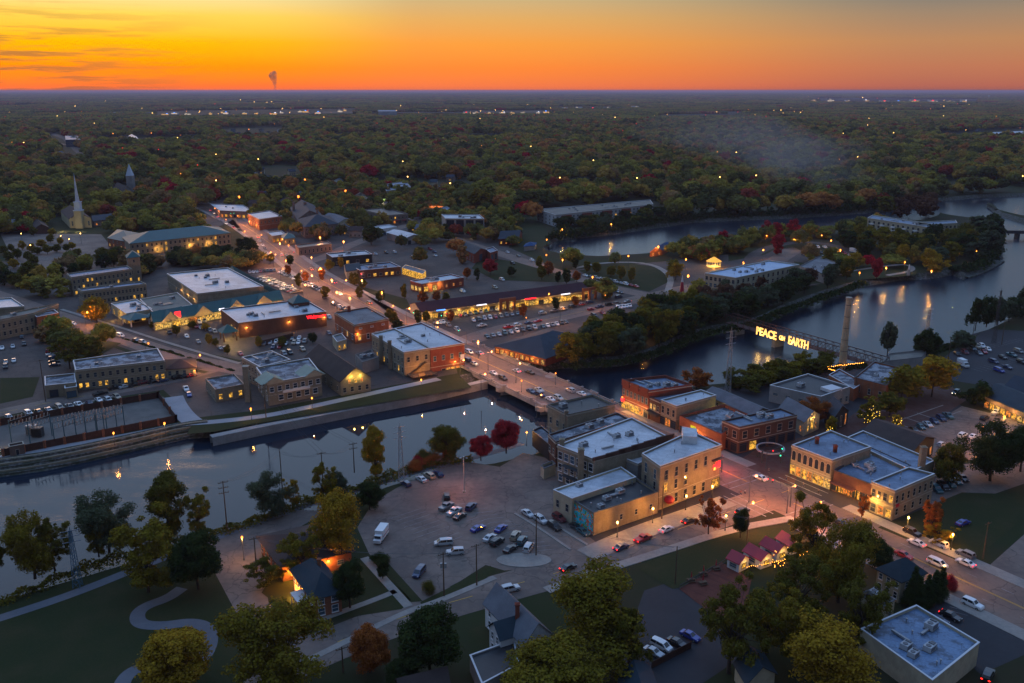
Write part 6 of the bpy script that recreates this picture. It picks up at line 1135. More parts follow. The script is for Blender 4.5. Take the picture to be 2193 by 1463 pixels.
# undergrowth along the near bank and under the belts
def leafstrip(px, w, h, dens, size, rsx):
    ps = smooth(wv(px), 2); out = []
    for a, b_ in zip(ps, ps[1:]):
        n = int((b_-a).length*dens); t = rsx.uniform(0,1,n); o_ = rsx.normal(size=n)*w*.4; d_ = (b_-a).normalized(); c_ = np.array(a)[None]+t[:,None]*np.array(b_-a)[None]+o_[:,None]*np.array((d_.y,-d_.x,0))[None]
        hh = h*np.exp(-(o_/w)**2*2)*(.6+.5*np.sin(c_[:,0]*.7)*np.cos(c_[:,1]*.5)); c_[:,2] = rsx.uniform(0,1,n)**.6*hh-.3; out.append(c_)
    c_ = np.concatenate(out); nr_ = rsx.normal(size=c_.shape); nr_[:,2] += 1; return leafquads(c_, nr_, size, rsx)
rsx = np.random.RandomState(3)
v = np.concatenate([leafstrip([(-60,1310),(60,1272),(130,1240),(250,1200),(440,1152),(520,1126),(600,1098),(680,1072),(790,1042),(870,1012),(940,994),(1010,985)], 3.2, 3.4, 60, .32, rsx)])
setp(link('undergrowth', qmesh('undergrowth', v, LM['olive green'])), 'tangled bushes along the near riverbank path', 'undergrowth', None, 'stuff')
v = np.concatenate([leafstrip([(1205,785),(1330,778),(1400,760),(1480,726),(1530,710),(1600,700),(1690,662),(1790,628),(1850,606)], 4, 3, 26, .6, rsx), leafstrip([(1560,832),(1700,802),(1850,785)], 4, 3.5, 26, .6, rsx), leafstrip([(2060,735),(2000,755),(1960,768)], 3, 2.5, 26, .6, rsx), leafstrip([(1178,512),(1300,493),(1400,478),(1480,467),(1560,463),(1700,458),(1850,449),(1990,427)], 7, 9, 24, 1.0, rsx), leafstrip([(262,725),(330,745),(420,771),(500,795)], 1.2, 1.3, 50, .3, rsx), leafstrip([(2135,500),(2135,525),(2120,550),(2095,572),(2040,580)], 6, 5, 20, .9, rsx)])
setp(link('undergrowth', qmesh('undergrowth', v, LM['dark green'])), 'dark bushes lining the far riverbanks', 'undergrowth', None, 'stuff')
# ------------------------------------------------------------------ cars
cm = newmat('car_paint'); b = pbsdf(.28, .6); oi = N('ShaderNodeObjectInfo'); L(oi.outputs['Color'], b.inputs['Base Color']); b.inputs['Coat Weight'].default_value = .6
tyre = flat('tyre_rubber', (.02,.02,.02), .9); cglass = flat('car_glass', (.015,.018,.022), .06, .8); hl_off = flat('headlamp_glass', (.5,.5,.5), .2, .6); tl_off = flat('tail_lamp_lens', (.25,.01,.01), .3); tl_on = flat('tail_lamp_lit', (.6,.02,.02), emit=(1,.015,.01), es=7); hl_on = flat('headlamp_lit', (.8,.8,.7), emit=(1,.85,.6), es=14)
PROF = {  # x (rear -> front), belt z, roof z, half width at belt ; greenhouse where roof > belt
 'saloon': (4.7, 1.8, [(-2.35,.62,.62),(-2.3,.92,.92),(-1.65,.98,1.0),(-1.0,.95,1.42),(.25,.93,1.45),(1.05,.92,.95),(2.1,.78,.78),(2.35,.55,.55)]),
 'hatchback': (4.2, 1.75, [(-2.1,.6,.6),(-2.05,1.0,1.05),(-1.75,1.0,1.45),(-.5,.98,1.52),(.3,.97,1.5),(1.0,.95,.98),(1.9,.8,.8),(2.1,.55,.55)]),
 'suv': (4.8, 1.9, [(-2.4,.7,.7),(-2.35,1.1,1.15),(-2.1,1.12,1.72),(-.8,1.1,1.8),(.4,1.08,1.76),(1.05,1.06,1.1),(2.2,.98,.98),(2.4,.65,.65)]),
 'minivan': (5.0, 1.95, [(-2.5,.6,.6),(-2.48,1.05,1.1),(-2.25,1.05,1.7),(-.8,1.03,1.78),(.9,1.0,1.7),(1.75,.95,1.0),(2.35,.8,.8),(2.5,.5,.5)]),
 'pickup': (5.6, 1.95, [(-2.8,.7,.7),(-2.75,1.1,1.1),(-.85,1.1,1.1),(-.8,1.12,1.7),(.1,1.1,1.8),(.6,1.1,1.75),(1.2,1.08,1.12),(2.6,1.0,1.0),(2.8,.65,.65)])}
CMX = {}
def carmeshes(kind):
    if kind in CMX: return CMX[kind]
    ln, w, pr = PROF[kind]; mb = MB(); hw = w/2; secs = []
    for x, bz, rz in pr:
        k = 1-.10*abs(x/(ln/2))**4; rw_ = hw*k; tw = rw_*(.76 if rz > bz+.1 else .9)
        secs.append([(x,-rw_*.92,.28),(x,-rw_,.55),(x,-rw_*.97,bz),(x,-tw,max(rz,bz+.02)),(x,tw,max(rz,bz+.02)),(x,rw_*.97,bz),(x,rw_,.55),(x,rw_*.92,.28)])
    for a, c_ in zip(secs, secs[1:]):
        for i in range(8): j = (i+1) % 8; mb.face([a[i], a[j], c_[j], c_[i]])
    mb.face(secs[0][::-1]); mb.face(secs[-1])
    if kind == 'pickup': pass
    body = mb.mesh('body', cm)
    for p_ in body.polygons: p_.use_smooth = False
    mb = MB(); o_ = .012
    for (a, pa), (c_, pc) in zip(zip(secs, pr), zip(secs[1:], pr[1:])):
        ga, gc = pa[2] > pa[1]+.1, pc[2] > pc[1]+.1
        def lp(u, v_, t): return tuple(u[k]+(v_[k]-u[k])*t for k in range(3))
        if ga and gc:
            for (i, j, s_) in ((2,3,-1),(5,4,1)):
                f = [lp(a[i],a[j],.12), lp(c_[i],c_[j],.12), lp(c_[i],c_[j],.86), lp(a[i],a[j],.86)]; f = [(x+( .05 if q_ in (0,3) else -.05), y+s_*.02, z) for q_, (x,y,z) in enumerate(f)]; mb.face(f)
        elif ga != gc:
            f = [lp(a[3],a[4],.07), lp(a[3],a[4],.93), lp(c_[3],c_[4],.93), lp(c_[3],c_[4],.07)]; ctr_ = [sum(p_[k] for p_ in f)/4 for k in range(3)]; sgn = 1 if gc is False else -1
            f = [tuple(ctr_[k]+(p_[k]-ctr_[k])*.88 for k in range(3)) for p_ in f]; mb.face([(x+sgn*.02, y, z+.025) for x,y,z in f])
            for (i, j, s_) in ((2,3,-1),(5,4,1)):
                hi_, lo_ = (a, c_) if ga else (c_, a); tri = [lp(hi_[i],hi_[j],.12), lp(hi_[i],hi_[j],.8), lp(hi_[i],lo_[i],.75)]; mb.face([(x, y+s_*.02, z) for x,y,z in tri])
    glassm = mb.mesh('windows', cglass)
    mb = MB(); mb.cyl((0,-.11,0), (0,.11,0), .33, n=12); mb.cyl((0,-.115,0), (0,.115,0), .19, n=8, m=1); wh = mb.mesh('wheel', [tyre, metal])
    def lamp(m_): mb = MB(); mb.box((0,0,0), (.10,.34,.16)); return mb.mesh('lamp', m_)
    CMX[kind] = (body, glassm, wh); return CMX[kind]
mb = MB(); mb.box((0,0,0), (.10,.36,.17)); LH = mb.mesh('headlight', hl_off); LT = mb.mesh('tail_light', tl_off); LTO = mb.mesh('tail_light', tl_on); LHO = mb.mesh('headlight', hl_on)
PAINT = {'white': (.72,.72,.72), 'silver': (.42,.44,.46), 'grey': (.16,.165,.17), 'black': (.012,.012,.014), 'navy': (.015,.03,.09), 'blue': (.012,.03,.26), 'red': (.35,.012,.015), 'tan': (.34,.28,.2), 'maroon': (.12,.01,.015), 'teal': (.02,.08,.10)}
NCAR = 0
def car(p, d_, kind, colour, label, group=None, on=0):
    global NCAR
    NCAR += 1; rz = yaw(d_); nm = {'suv': 'suv', 'pickup': 'pickup_truck', 'minivan': 'minivan'}.get(kind, 'car'); rt = empty(nm, (p.x, p.y, p.z if p.z > .01 else .06), label, {'pickup':'pickup truck','minivan':'minivan','suv':'SUV'}.get(kind,'car'), group, rz)
    body, gl, wh = carmeshes(kind); ln, w, pr = PROF[kind]; c_ = (*PAINT[colour], 1); o = link('body', body, rt); o.color = c_; link('windows', gl, rt)
    if p.length < 620:
        for sx_ in (-1, 1):
            for sy_ in (-1, 1): link('wheel', wh, rt, (sx_*ln*.31, sy_*(w/2-.1), .33))
    if p.length < 620 or on:
        for sy_ in (-1, 1):
            link('headlight', LHO if on & 2 else LH, rt, (ln/2-.07, sy_*w*.34, .68)); link('tail_light', LTO if on & 1 else LT, rt, (-ln/2+.04, sy_*w*.36, .82))
    return rt
CK = ['saloon','suv','hatchback','suv','saloon','pickup','minivan']; CC = ['white','silver','grey','black','navy','white','black','silver','red','grey','tan','teal']
KN = {'saloon': 'saloon car', 'suv': 'SUV', 'hatchback': 'hatchback', 'minivan': 'minivan', 'pickup': 'pickup truck'}
rc = random.Random(11)
def cars_at(lst, dpx, where, group, cols=None, kinds=None, on=0, z=0):
    """lst of photo pixels; dpx = heading as a pixel direction"""
    lst = sorted(lst, key=lambda a: a[0])
    for i, a in enumerate(lst):
        x, y = a[0], a[1]; c_ = a[2] if len(a) > 2 and a[2] else rc.choice(cols or CC); k = a[3] if len(a) > 3 and a[3] else rc.choice(kinds or CK); dd = a[4] if len(a) > 4 else dpx; oo = a[5] if len(a) > 5 else on
        p = P(x, y, z); d_ = P(x+dd[0], y+dd[1], z)-P(x-dd[0], y-dd[1], z); car(p, d_, k, c_, f"{c_} {KN[k]}, {ordn(i+1)} from left {where}" if len(lst) > 1 else f"{c_} {KN[k]} {where}", group, oo)
def row(a, b_, n, dpx, where, group, miss=0, **k):
    cars_at([(a[0]+(b_[0]-a[0])*i/(n-1), a[1]+(b_[1]-a[1])*i/(n-1)) for i in range(n) if rc.random() >= miss], dpx, where, group, **k)
UR = (18,-11); S_ = 'saloon'; U_ = 'suv'; M_ = 'minivan'; K_ = 'pickup'; H_ = 'hatchback'
GB = 'cars in the big near car park'
cars_at([(869,1040,'navy',H_),(902,1030,'silver',S_),(919,1023,'tan',U_),(938,1019,'navy',S_)], (-18,-11), 'along the river edge of the big car park', GB)
cars_at([(957,1067,'black',U_,(-2,-18)),(956,1089,'grey',K_),(973,1100,'silver',K_),(985,1110,'black',S_),(1009,1090,'navy',U_,(16,-15))], UR, 'in the cluster near the tall lot lamp', GB)
cars_at([(1024,1136,'blue',S_,(20,-9)),(1073,1136,'blue',S_,(17,-13)),(1049,1156,'silver',S_,(18,-12)),(1065,1165,'black',U_,(18,-12)),(1093,1180,'black',S_,(18,-12)),(1104,1152,'tan',U_,(12,-16)),(1118,1163,'teal',U_,(12,-16)),(1132,1177,'silver',M_,(11,-17))], UR, 'in the middle group of the big car park', GB)
cars_at([(950,1167,'silver',M_),(975,1187,'silver',U_),(898,1230,'navy',M_,(-17,20))], (-28,2), 'among the lone cars in the near car park', GB)
cars_at([(1130,1104,'silver',S_),(1158,1118,'silver',U_),(1187,1132,'black',U_),(1197,1114,'maroon',U_),(1233,1133,'black',S_),(1248,1143,'teal',S_)], (20,13), 'in the angled bays beside the mural', 'cars in bays by the mural')
cars_at([(1217,1220,'black',S_),(1330,1176,'navy',S_),(1377,1158,'red',K_),(1427,1138,'white',S_),(1475,1119,'black',S_),(1543,1119,'grey',S_),(1590,1100,'black',U_)], (20,-9), 'in the queue towards the crossing', 'cars queueing towards the crossing', on=1)
cars_at([(1093,1266,'silver',U_)], (26,-6), 'driving behind the white house', None, on=1); cars_at([(1628,1027,'white',S_)], (-20,-9), 'crossing the junction with lit tail lamps', None, on=1)
cars_at([(1800,1124,'black',S_,(20,9)),(1870,1168,'black',U_,(20,9)),(1935,1193,'red',S_,(20,9)),(1953,1145,'black',U_,(20,9)),(1962,1167,'white',S_,(-20,-9),1),(2010,1169,'white',U_,(-20,-9)),(2067,1192,'grey',U_,(-20,-9)),(2067,1210,'white',S_,(-20,-9),1),(2007,1211,'white',M_,(20,9),1)], (20,9), 'on the sloping main street', 'cars on the sloping main street')
cars_at([(2062,1124,'blue',S_)], (18,-6), 'parked alone beside the motorcycles on the back lane', None); row((2005,1052),(2062,1028),5,(18,14),'in the dark bays behind the tan corner block','cars behind the tan block', cols=['black','navy','teal'])
cars_at([(2082,1299,'white',U_),(2035,1324,'black',S_,(24,11),1),(2008,1332,'navy',S_)], (24,11), 'in the lot of the big flat-roofed building', 'cars in the bottom right lot'); cars_at([(2115,1452,'black',U_,(10,-20),3)], (10,-20), 'at the bottom right corner', None)
cars_at([(1400,1402,'silver',S_),(1416,1388,'white',M_),(1450,1382,'black',S_),(1478,1367,'blue',S_)], (20,10), 'in the fenced bays at the bottom', 'cars at the bottom fence')
BR_ = (20,9.1)
cars_at([(1000,774,'navy',U_,(-20,-9)),(1005,757,'white',M_,(20,9)),(1016,782,'silver',S_),(1027,759,'silver',S_,(-20,-9),1),(1057,802,'white',S_),(1077,813,'black',U_),(1106,797,'silver',S_,(-20,-9),1),(1134,801,'black',K_,(-20,-9)),(1137,841,'navy',S_),(1155,838,'silver',S_),(1157,849,'navy',U_),(1179,858,'white',S_),(1196,856,'silver',U_),(1221,839,'silver',U_,(-20,-9)),(1245,846,'white',S_,(-20,-9))], BR_, 'on the road bridge', 'cars on the road bridge')
AL = (20,-4)
cars_at([(20,897),(62,889,'white'),(84,885,'black'),(105,881,'silver'),(127,875,'tan'),(150,874,'grey'),(169,870,'white'),(192,867,'navy'),(212,860,'white'),(232,860,'silver'),(251,854,'tan')], (14,8), 'in the row behind the substation', 'cars behind the substation')
cars_at([(215,846,'black'),(247,833,'black'),(268,831,'silver'),(289,827,'black'),(306,823,'maroon'),(329,820,'black'),(349,818,'navy'),(381,811,'black'),(396,809,'black'),(410,807,'red')], (20,-5), 'along the limestone mill', 'cars along the limestone mill')
cars_at([(399,836,'white',K_),(405,848,'blue',S_)], (6,14), 'at the head of the riverside path', None); cars_at([(13,778),(12,788),(30,775),(47,724),(52,739),(5,748),(28,745)], (0,10), 'in the left-edge lot', 'cars in the left-edge lot'); row((111,755),(118,784),5,(18,-2),'in the stacked column by the bare trees','cars in the left lot column')
cars_at([(241,717,'silver'),(258,721,'white'),(291,731,'navy'),(306,736,'silver'),(157,696,'white')], (20,6), 'on the diagonal street', 'cars on the diagonal street')
row((352,684),(466,672),9,(8,8),'in front of the arcade','cars in front of the arcade'); row((421,702),(460,713),5,(9,9),'in the island row before the arcade','cars in the drugstore lot'); cars_at([(427,692),(438,690),(363,715),(400,723),(425,735),(345,703)], (9,9), 'scattered left of the drugstore door', 'cars in the drugstore lot')
row((566,739),(606,731),4,(-7,9),'in the back row of the bay below the drugstore','cars in the drugstore lot'); cars_at([(586,746),(599,745,'red'),(612,739),(627,728),(641,727),(630,737),(640,736),(653,734)], (-7,9), 'in the front row of the bay below the drugstore', 'cars in the drugstore lot')
cars_at([(608,760),(621,758),(648,751),(515,760,'red'),(472,748),(483,751),(705,716,'navy'),(735,737,'black'),(705,682,'white')], (10,8), 'in the lots around the brick bank and drugstore', 'cars around the brick bank')
row((535,585),(588,581),8,(6,8),'in the top row of the supermarket lot','cars in the supermarket lot'); row((557,598),(628,628),12,(-12,2),'in the left line of the supermarket lot','cars in the supermarket lot'); row((569,596),(640,626),12,(12,-1),'in the second line of the supermarket lot','cars in the supermarket lot'); row((603,585),(695,627),17,(-12,2),'in the long line beside the main street','cars in the supermarket lot')
cars_at([(695,640,'black'),(714,653),(728,660),(736,663)], (10,6), 'at the lower end of the supermarket lot', None)
cars_at([(603,548,None,None,(-14,-11),1),(614,549),(666,579,None,None,(-16,-8),1),(716,607,None,None,(-16,-8),1),(728,632,None,None,(16,8),2),(790,651,None,None,(-16,-8),1),(938,694,'white',None,(20,2)),(948,692),(960,699),(979,708,'silver'),(552,510,None,None,(-9,-9),1),(556,518),(562,527),(568,535),(575,545),(450,452,None,None,(-9,-8),1),(458,458,None,None,(9,8),2),(466,466,None,None,(-9,-8),1),(475,474),(484,480,None,None,(9,8),2),(500,488,None,None,(-9,-8),1),(512,494)], (14,8), 'on the main street beyond the river', 'cars on the main street beyond the river')
row((985,678),(1218,638),22,(8,9),'in front of the strip mall','cars in front of the strip mall', .1); row((1014,688),(1120,672),10,(8,9),'in the strip mall second row','cars in the strip mall second row')
cars_at([(1162,673),(1187,668),(1206,664),(1226,659),(1247,654),(1263,650)], (20,-4), 'parallel parked below the strip mall', 'cars parked along the mall road'); cars_at([(1325,638),(1343,648,None,None,(-20,3),1),(1321,652),(1304,655),(1284,660),(1265,665),(1132,694,'navy'),(1151,690,'red',None,(-20,4),1),(1032,700,'silver'),(1088,703),(1108,699,'white')], (20,-4), 'on the road below the strip mall', 'cars on the mall road')
row((1043,723),(1145,704),9,(9,8),'in the row behind the navy-roofed restaurant','cars behind the restaurant'); row((1163,702),(1212,692),6,(9,8),'in the bays right of the restaurant roof','cars behind the restaurant'); row((1322,661),(1348,657),5,(6,7),'in the white row at the bank','white cars in the river lot', cols=['white']); cars_at([(1272,678),(1291,673),(1295,696,'teal'),(1341,691),(1367,675)], (16,8), 'in the lot by the river belt', None)
row((1280,616),(1330,628),8,(10,6),'in the angled row at the mall end','cars at the mall end'); row((1254,592),(1362,615),11,(18,6),'parked beside the round green','cars beside the round green')
cars_at([(1087,542),(1110,550),(1139,559),(1098,566),(991,626),(1060,618),(1075,601),(903,536,'red',K_),(921,535,'red'),(930,541),(932,549),(827,543),(804,546),(845,542),(884,553)], (16,6), 'in the streets and lots around the slate-blue office', None)
cars_at([(1720,548),(1724,538),(1749,540),(1757,543),(1775,543),(1785,536),(1766,531),(1751,531),(1795,541),(1808,544),(1820,549),(1762,553)], (12,5), 'in the island park lot', 'cars in the island park lot')
cars_at([(2049,760,'black'),(2066,757,'maroon'),(2083,749),(2093,745),(2103,744,'white'),(2097,759),(2107,756),(2116,751,'white')], (12,8), 'in the cluster of the new right-hand lot', 'cars in the right-hand lot'); cars_at([(2147,768,'black'),(2166,763),(2181,755),(2127,777,'navy'),(2139,796,'blue'),(2157,789),(2187,778)], (16,6), 'at the lumber yard entrance', None)
row((1957,924),(2030,894),6,(14,9),'in the angled bays by the orange-lit car park','cars by the brick plaza', cols=['navy','black','teal','silver']); cars_at([(2061,936,'white',U_),(2084,938,'white',S_),(2016,955,'silver'),(2050,962,'black'),(2108,899,'black'),(2133,887,'silver'),(2047,844,'teal',U_,(-16,10),2)], (16,-9), 'in and around the orange-lit car park', None)
# ambulance-like box truck and a trailer
def boxtruck(px, dpx, label, ln=7, name='box_truck'):
    p = P(*px, 0); d_ = P(px[0]+dpx[0], px[1]+dpx[1])-p; rt = empty(name, (p.x,p.y,.06), label, 'truck', None, yaw(d_)); wm = flat('white_vehicle_paint', (.7,.7,.7), .3)
    mb = MB(); mb.box((-.9,0,1.9), (ln-2.2,2.3,2.5)); link('cargo_box', mb.mesh('cargo_box', wm), rt); mb = MB(); mb.prism([(ln/2-2.0,-1.0),(ln/2,-.95),(ln/2,.95),(ln/2-2.0,1.0)], .5, 1.3); mb.prism([(ln/2-2.0,-1.0),(ln/2-.9,-.9),(ln/2-.9,.9),(ln/2-2.0,1.0)], 1.3, 2.2); link('cab', mb.mesh('cab', wm), rt)
    mb = MB(); mb.face([(ln/2-.88,-.85,1.35),(ln/2-.88,.85,1.35),(ln/2-.88,.85,2.1),(ln/2-.88,-.85,2.1)]); link('windscreen', mb.mesh('windscreen', cglass), rt); mb = MB(); [mb.box((-.9,s*1.16,1.5), (ln-2.3,.03,.2)) for s in (-1,1)]; link('stripe', mb.mesh('stripe', sh_red), rt)
    for sx_ in (-.3, .33):
        for s in (-1, 1): link('wheel', CMX['suv'][2], rt, (sx_*ln, s*.95, .38), 0, (1.15,1.15,1.15))
boxtruck((816,1155), (-14,20), 'white ambulance-like box truck with red stripe beside the yellow tree'); boxtruck((2062,785), (18,8), 'white box truck in the lumber yard at right', 6); boxtruck((1828,541), (14,3), 'white box truck at the right end of the island park lot', 7)
# ------------------------------------------------------------------ lamps
def lampmesh(h, kind):
    mb = MB(); mb.cyl((0,0,0), (0,0,h-.45), .09 if kind == 'acorn' else .12, .06, 6); mb.cyl((0,0,0), (0,0,.6), .2, .14, 6)
    if kind == 'arm': mb.cyl((0,0,h-.45), (1.6,0,h-.1), .05, n=5)
    return mb.mesh('pole', steel_d)
LMS = {}
def lamp(px, h, label, group, e=0, kind='acorn', col=(1,.42,.08), mat=None, r=.26):
    p = P(*px, h); p.z = 0; rt = empty('street_lamp', p, label, 'street lamp', group); k = (h, kind)
    if k not in LMS: LMS[k] = lampmesh(h, kind)
    link('pole', LMS[k], rt); k = ('b', r, (mat or em_o).name)
    if k not in LMS: mb = MB(); mb.ball((0,0,0), r, 0, 8, 6, 1.2); LMS[k] = mb.mesh('lantern', mat or em_o)
    link('lantern', LMS[k], rt, (0 if kind == 'acorn' else 1.6, 0, h-.1))
    if e: glow(rt, (p.x+(0 if kind == 'acorn' else 1.6), p.y-.45, h-.1-r*1.2-.3), e, col, .12)
def lamps(lst, h, where, group, **k):
    for i, px in enumerate(sorted(lst)): lamp(px, h, f"lit lamp post, {ordn(i+1)} from left {where}", group, **k)
WARM = (1,.40,.06)
lamps([(1322.6,1118),(1398.6,1088.6),(1470,1061.5),(1526,1041)], 4.6, 'along the tan brick side wall', 'lamp posts by the tan brick wall', e=520, col=WARM, mat=em_w); lamps([(1849.5,1068.7),(1946,1107.7),(2041,1144),(2023,1212)], 4.6, 'on the sloping main street', 'lamp posts on the sloping main street', e=520, col=WARM, mat=em_w)
lamps([(1555,1104)], 4.6, 'at the lawn corner of the crossing', None, e=260, col=WARM, mat=em_w); lamps([(243,927),(352,906),(537,875),(668,852),(902,813)], 4.4, 'on the riverside path', 'lamp posts on the riverside path', e=170, r=.34); lamps([(1117,815),(1190,799),(1128,925)], 5, 'at the road bridge', 'lamp posts at the road bridge', e=200)
lamps([(518,1150)], 6.5, 'alone in the cracked lot', None, e=450, r=.3); lamps([(2151,892)], 6, 'before the right-edge restaurant', None, e=1100, r=.4); lamps([(2095,915)], 9, 'over the orange car park', None, e=2200, kind='arm', col=(1,.38,.1))
lamps([(1176,629),(1379,702),(1475,676)], 7, 'half hidden in the river belt', 'lamps in the river belt', e=260, r=.4)
lamps([(1105,475),(1171,513),(1204,491),(1309,480),(1346,548),(1410,528),(1205,556),(1170,546),(1269,593),(1469,555),(1474,590)], 7, 'around the pond', 'lamps around the pond', e=420, r=.5)
lamps([(1592,562),(1635,535),(1642,505),(1701,511),(1710,494),(1729,509),(1760,504),(1780,515),(1800,535),(1859,531),(1841,584),(1938,561),(1898,573),(2001,542),(2054,541),(2091,537),(1995,580)], 7, 'in the island park', 'lamps in the island park', e=420, r=.5)
lamps([(685,508),(599,520),(618,525),(735,517),(612,558),(667,551),(668,590),(710,599),(542,540),(550,543),(749,638),(818,626),(1024,731),(775,600),(560,503),(534,474),(460,446)], 8, 'on the main street beyond the river', 'lamps on the main street beyond the river', e=1300, r=.45, col=(1,.36,.10))
lamps([(985,770),(1045,752),(1030,800),(1105,778),(1150,845),(1230,862)], 8.5, 'high over the bridge road', 'tall bridge road lamps', e=1500, kind='arm', col=(1,.40,.16)); lamps([(905,712),(930,690),(835,655),(790,668),(715,625),(735,600),(575,540),(600,512),(520,495),(545,482),(480,470),(505,462),(648,610),(680,575)], 8.5, 'in the pairs along the far main street', 'paired lamps along the far main street', e=2200, kind='arm', col=(1,.34,.10), r=.4); lamps([(1608,1018),(1690,1040),(1600,1075),(1745,1075),(1420,935),(1500,975),(1340,905)], 8.5, 'around the junction and brick shops', 'tall lamps around the junction', e=1900, kind='arm', col=(1,.34,.12), mat=em_o); lamps([(870,660),(930,700),(640,580),(585,545)], 9, 'with long arm over the main street', 'tall lamps over the main street', e=1500, kind='arm', col=(1,.36,.12)); lamps([(180,668),(212,700),(310,735),(420,760)], 8, 'on the diagonal street', 'lamps on the diagonal street', e=1500, kind='arm', r=.35, col=(1,.36,.08))
lamps([(1290,632),(1200,660),(1120,680)], 9, 'on the mall road', 'lamps on the mall road', e=1000, kind='arm', col=(1,.38,.10)); lamps([(570,600),(620,610),(600,575)], 8, 'in the supermarket lot', 'lamps in the supermarket lot', e=900, kind='arm', col=(1,.55,.2))
lamps([(740,409),(653,385),(639,421),(728,338),(493,396),(330,423),(512,422),(242,286),(324,285),(533,277),(1022,294),(1064,292),(1132,298),(1720,395),(1800,388),(75,288),(1045,293)], 12, 'in the woods beyond town', 'lamps in the woods beyond town', e=0, r=1.1)
lamps([(45,500),(65,525),(130,505),(148,512),(172,500)], 8, 'in the left car park', 'lamps in the left car park', e=0, r=.3, mat=em_w)
# big lot lamp, unlit heads, glowing ground below from the near flood
p = P(994,1055); rt = empty('lot_lamp', p, 'tall steel lamp mast in the big car park', 'lamp mast'); mb = MB(); mb.cyl(p, p+Vector((0,0,11)), .16, .1, 8); mb.build('pole', metal, rt); mb = MB(); [mb.box((p.x+.9*math.cos(a), p.y+.9*math.sin(a), 11), (.6,.35,.2), a) for a in (0,1.57,3.14,4.71)]; mb.build('lamp_head', metal, rt); glow(rt, (p.x-3, p.y, 9), 900, (1,.30,.12), .4)
mb = MB(); mb.cyl((p.x,p.y,.0), (p.x,p.y,.6), .5, n=8); mb.build('base', concrete, rt)
# traffic lights
def signal(px, d_, label, cols, arm=7, group='traffic lights'):
    p = P(*px); rt = empty('traffic_light', p, label, 'traffic light', group); d_ = Vector(d_).normalized(); mb = MB(); mb.cyl(p, p+Vector((0,0,6.2)), .14, .1, 6); mb.cyl(p+Vector((0,0,5.8)), p+d_*arm+Vector((0,0,6.2)), .08, n=5); mb.build('mast', steel_d, rt)
    for i, c_ in enumerate(cols): q_ = p+d_*(arm-i*3)+Vector((0,-.1,5.6)); mb = MB(); mb.box(q_, (.4,.3,1.1)); h_ = mb.build('signal_head', trim_dark, rt); mb = MB(); mb.ball(q_+Vector((0,-.2,.3 if c_ is em_r else -.3)), .2, 0, 6, 4); mb.build('signal_lamp', c_, h_, world=False).location = -Vector(p); h_.children[0].location = (-p.x, -p.y, 0)
vv = (vd.x, vd.y, 0); vm = (-vd.x, -vd.y, 0); uu = (ud.x, ud.y, 0)
signal((1545,1012), vm if vm[1] < 0 else vv, 'traffic light on mast arm by the three-storey corner building', [em_r, em_r]); signal((1692,1086), uu, 'traffic light at the near corner of the crossing under trees', [em_r]); signal((1690,1018), uu, 'traffic light before the arched-window block', [em_r, em_g]); signal((1640,1004), vv, 'traffic light at the brick plaza edge', [em_g])
signal((931,700), vv, 'traffic light at the strip mall corner beyond the bridge', [em_r, em_g]); signal((999,738), uu, 'traffic light at the far bridge end', [em_g]); signal((900,697), uu, 'traffic light left of the strip mall corner', [em_g, em_g]); signal((610,560), vv, 'traffic light at the supermarket crossing', [em_r]); signal((486,470), vv, 'traffic light at the far end of the main street', [em_g, em_g])
glow(rt, (*P(1560,1010).xy, 4), 500, (1,.12,.10), .4)
# ------------------------------------------------------------------ poles, wires, towers
WP = []
def upole(px, topy, label, arms=2, trans=False, mat=None):
    p = P(*px); h = pht(px, topy); rt = empty('utility_pole', p, label, 'utility pole', 'wooden utility poles'); mb = MB(); mb.cyl(p, p+Vector((0,0,h)), .19, .12, 7); mb.build('pole', mat or wood, rt)
    for i in range(arms): mb = MB(); mb.box((p.x, p.y, h-.5-1.5*i), (2.6,.12,.14), .5); [mb.cyl((p.x+s*math.cos(.5), p.y+s*math.sin(.5), h-.4-1.5*i), (p.x+s*math.cos(.5), p.y+s*math.sin(.5), h-.15-1.5*i), .06, n=5) for s in (-1.2,-.5,.5,1.2)]; mb.build('crossarm', wood, rt)
    if trans: mb = MB(); [mb.cyl((p.x+s, p.y, h-4), (p.x+s, p.y, h-2.8), .3, n=8) for s in (-.5,.5)]; mb.build('transformer', metal, rt)
    WP.append(p+Vector((0,0,h-.3)))
for a in [((487,1138),1030,'tall wooden pole furthest left on the near riverbank',3), ((607,1078),965,'tall wooden pole between the grey-green and golden trees',0), ((693,1056),968,'wooden pole behind the yellow-green riverbank tree',1), ((759,1012),948,'wooden pole with two crossarms left of the golden tree',2),
 ((951,1277),1183,'wooden pole with grey transformers at the car park lawn',1,True), ((1021,1254),1165,'wooden pole right of the transformer pole',1), ((1148,1190),1100,'wooden pole at the entrance island of the car park',0), ((1598,1175),1108,'wooden pole on the lawn by the red kiosks',1), ((1446,1250),1170,'wooden pole at the left edge of the kiosk lawn',0), ((1417,1112),1040,'thin pole against the tan brick wall',0), ((570,896),822,'wooden pole before the low stone wing',2),
 ((2083,1008),965,'pole at the lane behind the pale hall',1), ((2105,1196),1118,'pole with arm lamp at the right lawn corner',1), ((1830,850),805,'pole beside the brick factory',1), ((98,860),770,'pole left of the small tan workshop',1), ((550,1225),1150,'pole beside the wide orange brick building',1), ((735,1440),1385,'pole at the bottom street beside the rusty orange tree',1), ((2080,742),690,'pole at the upper edge of the right-hand lot',0), ((2030,775),722,'pole inside the right-hand lot',0), ((2145,738),690,'pole near the right edge of the right-hand lot',0), ((1700,1130),1068,'dark pole at the crossing corner',0)]: upole(*a)
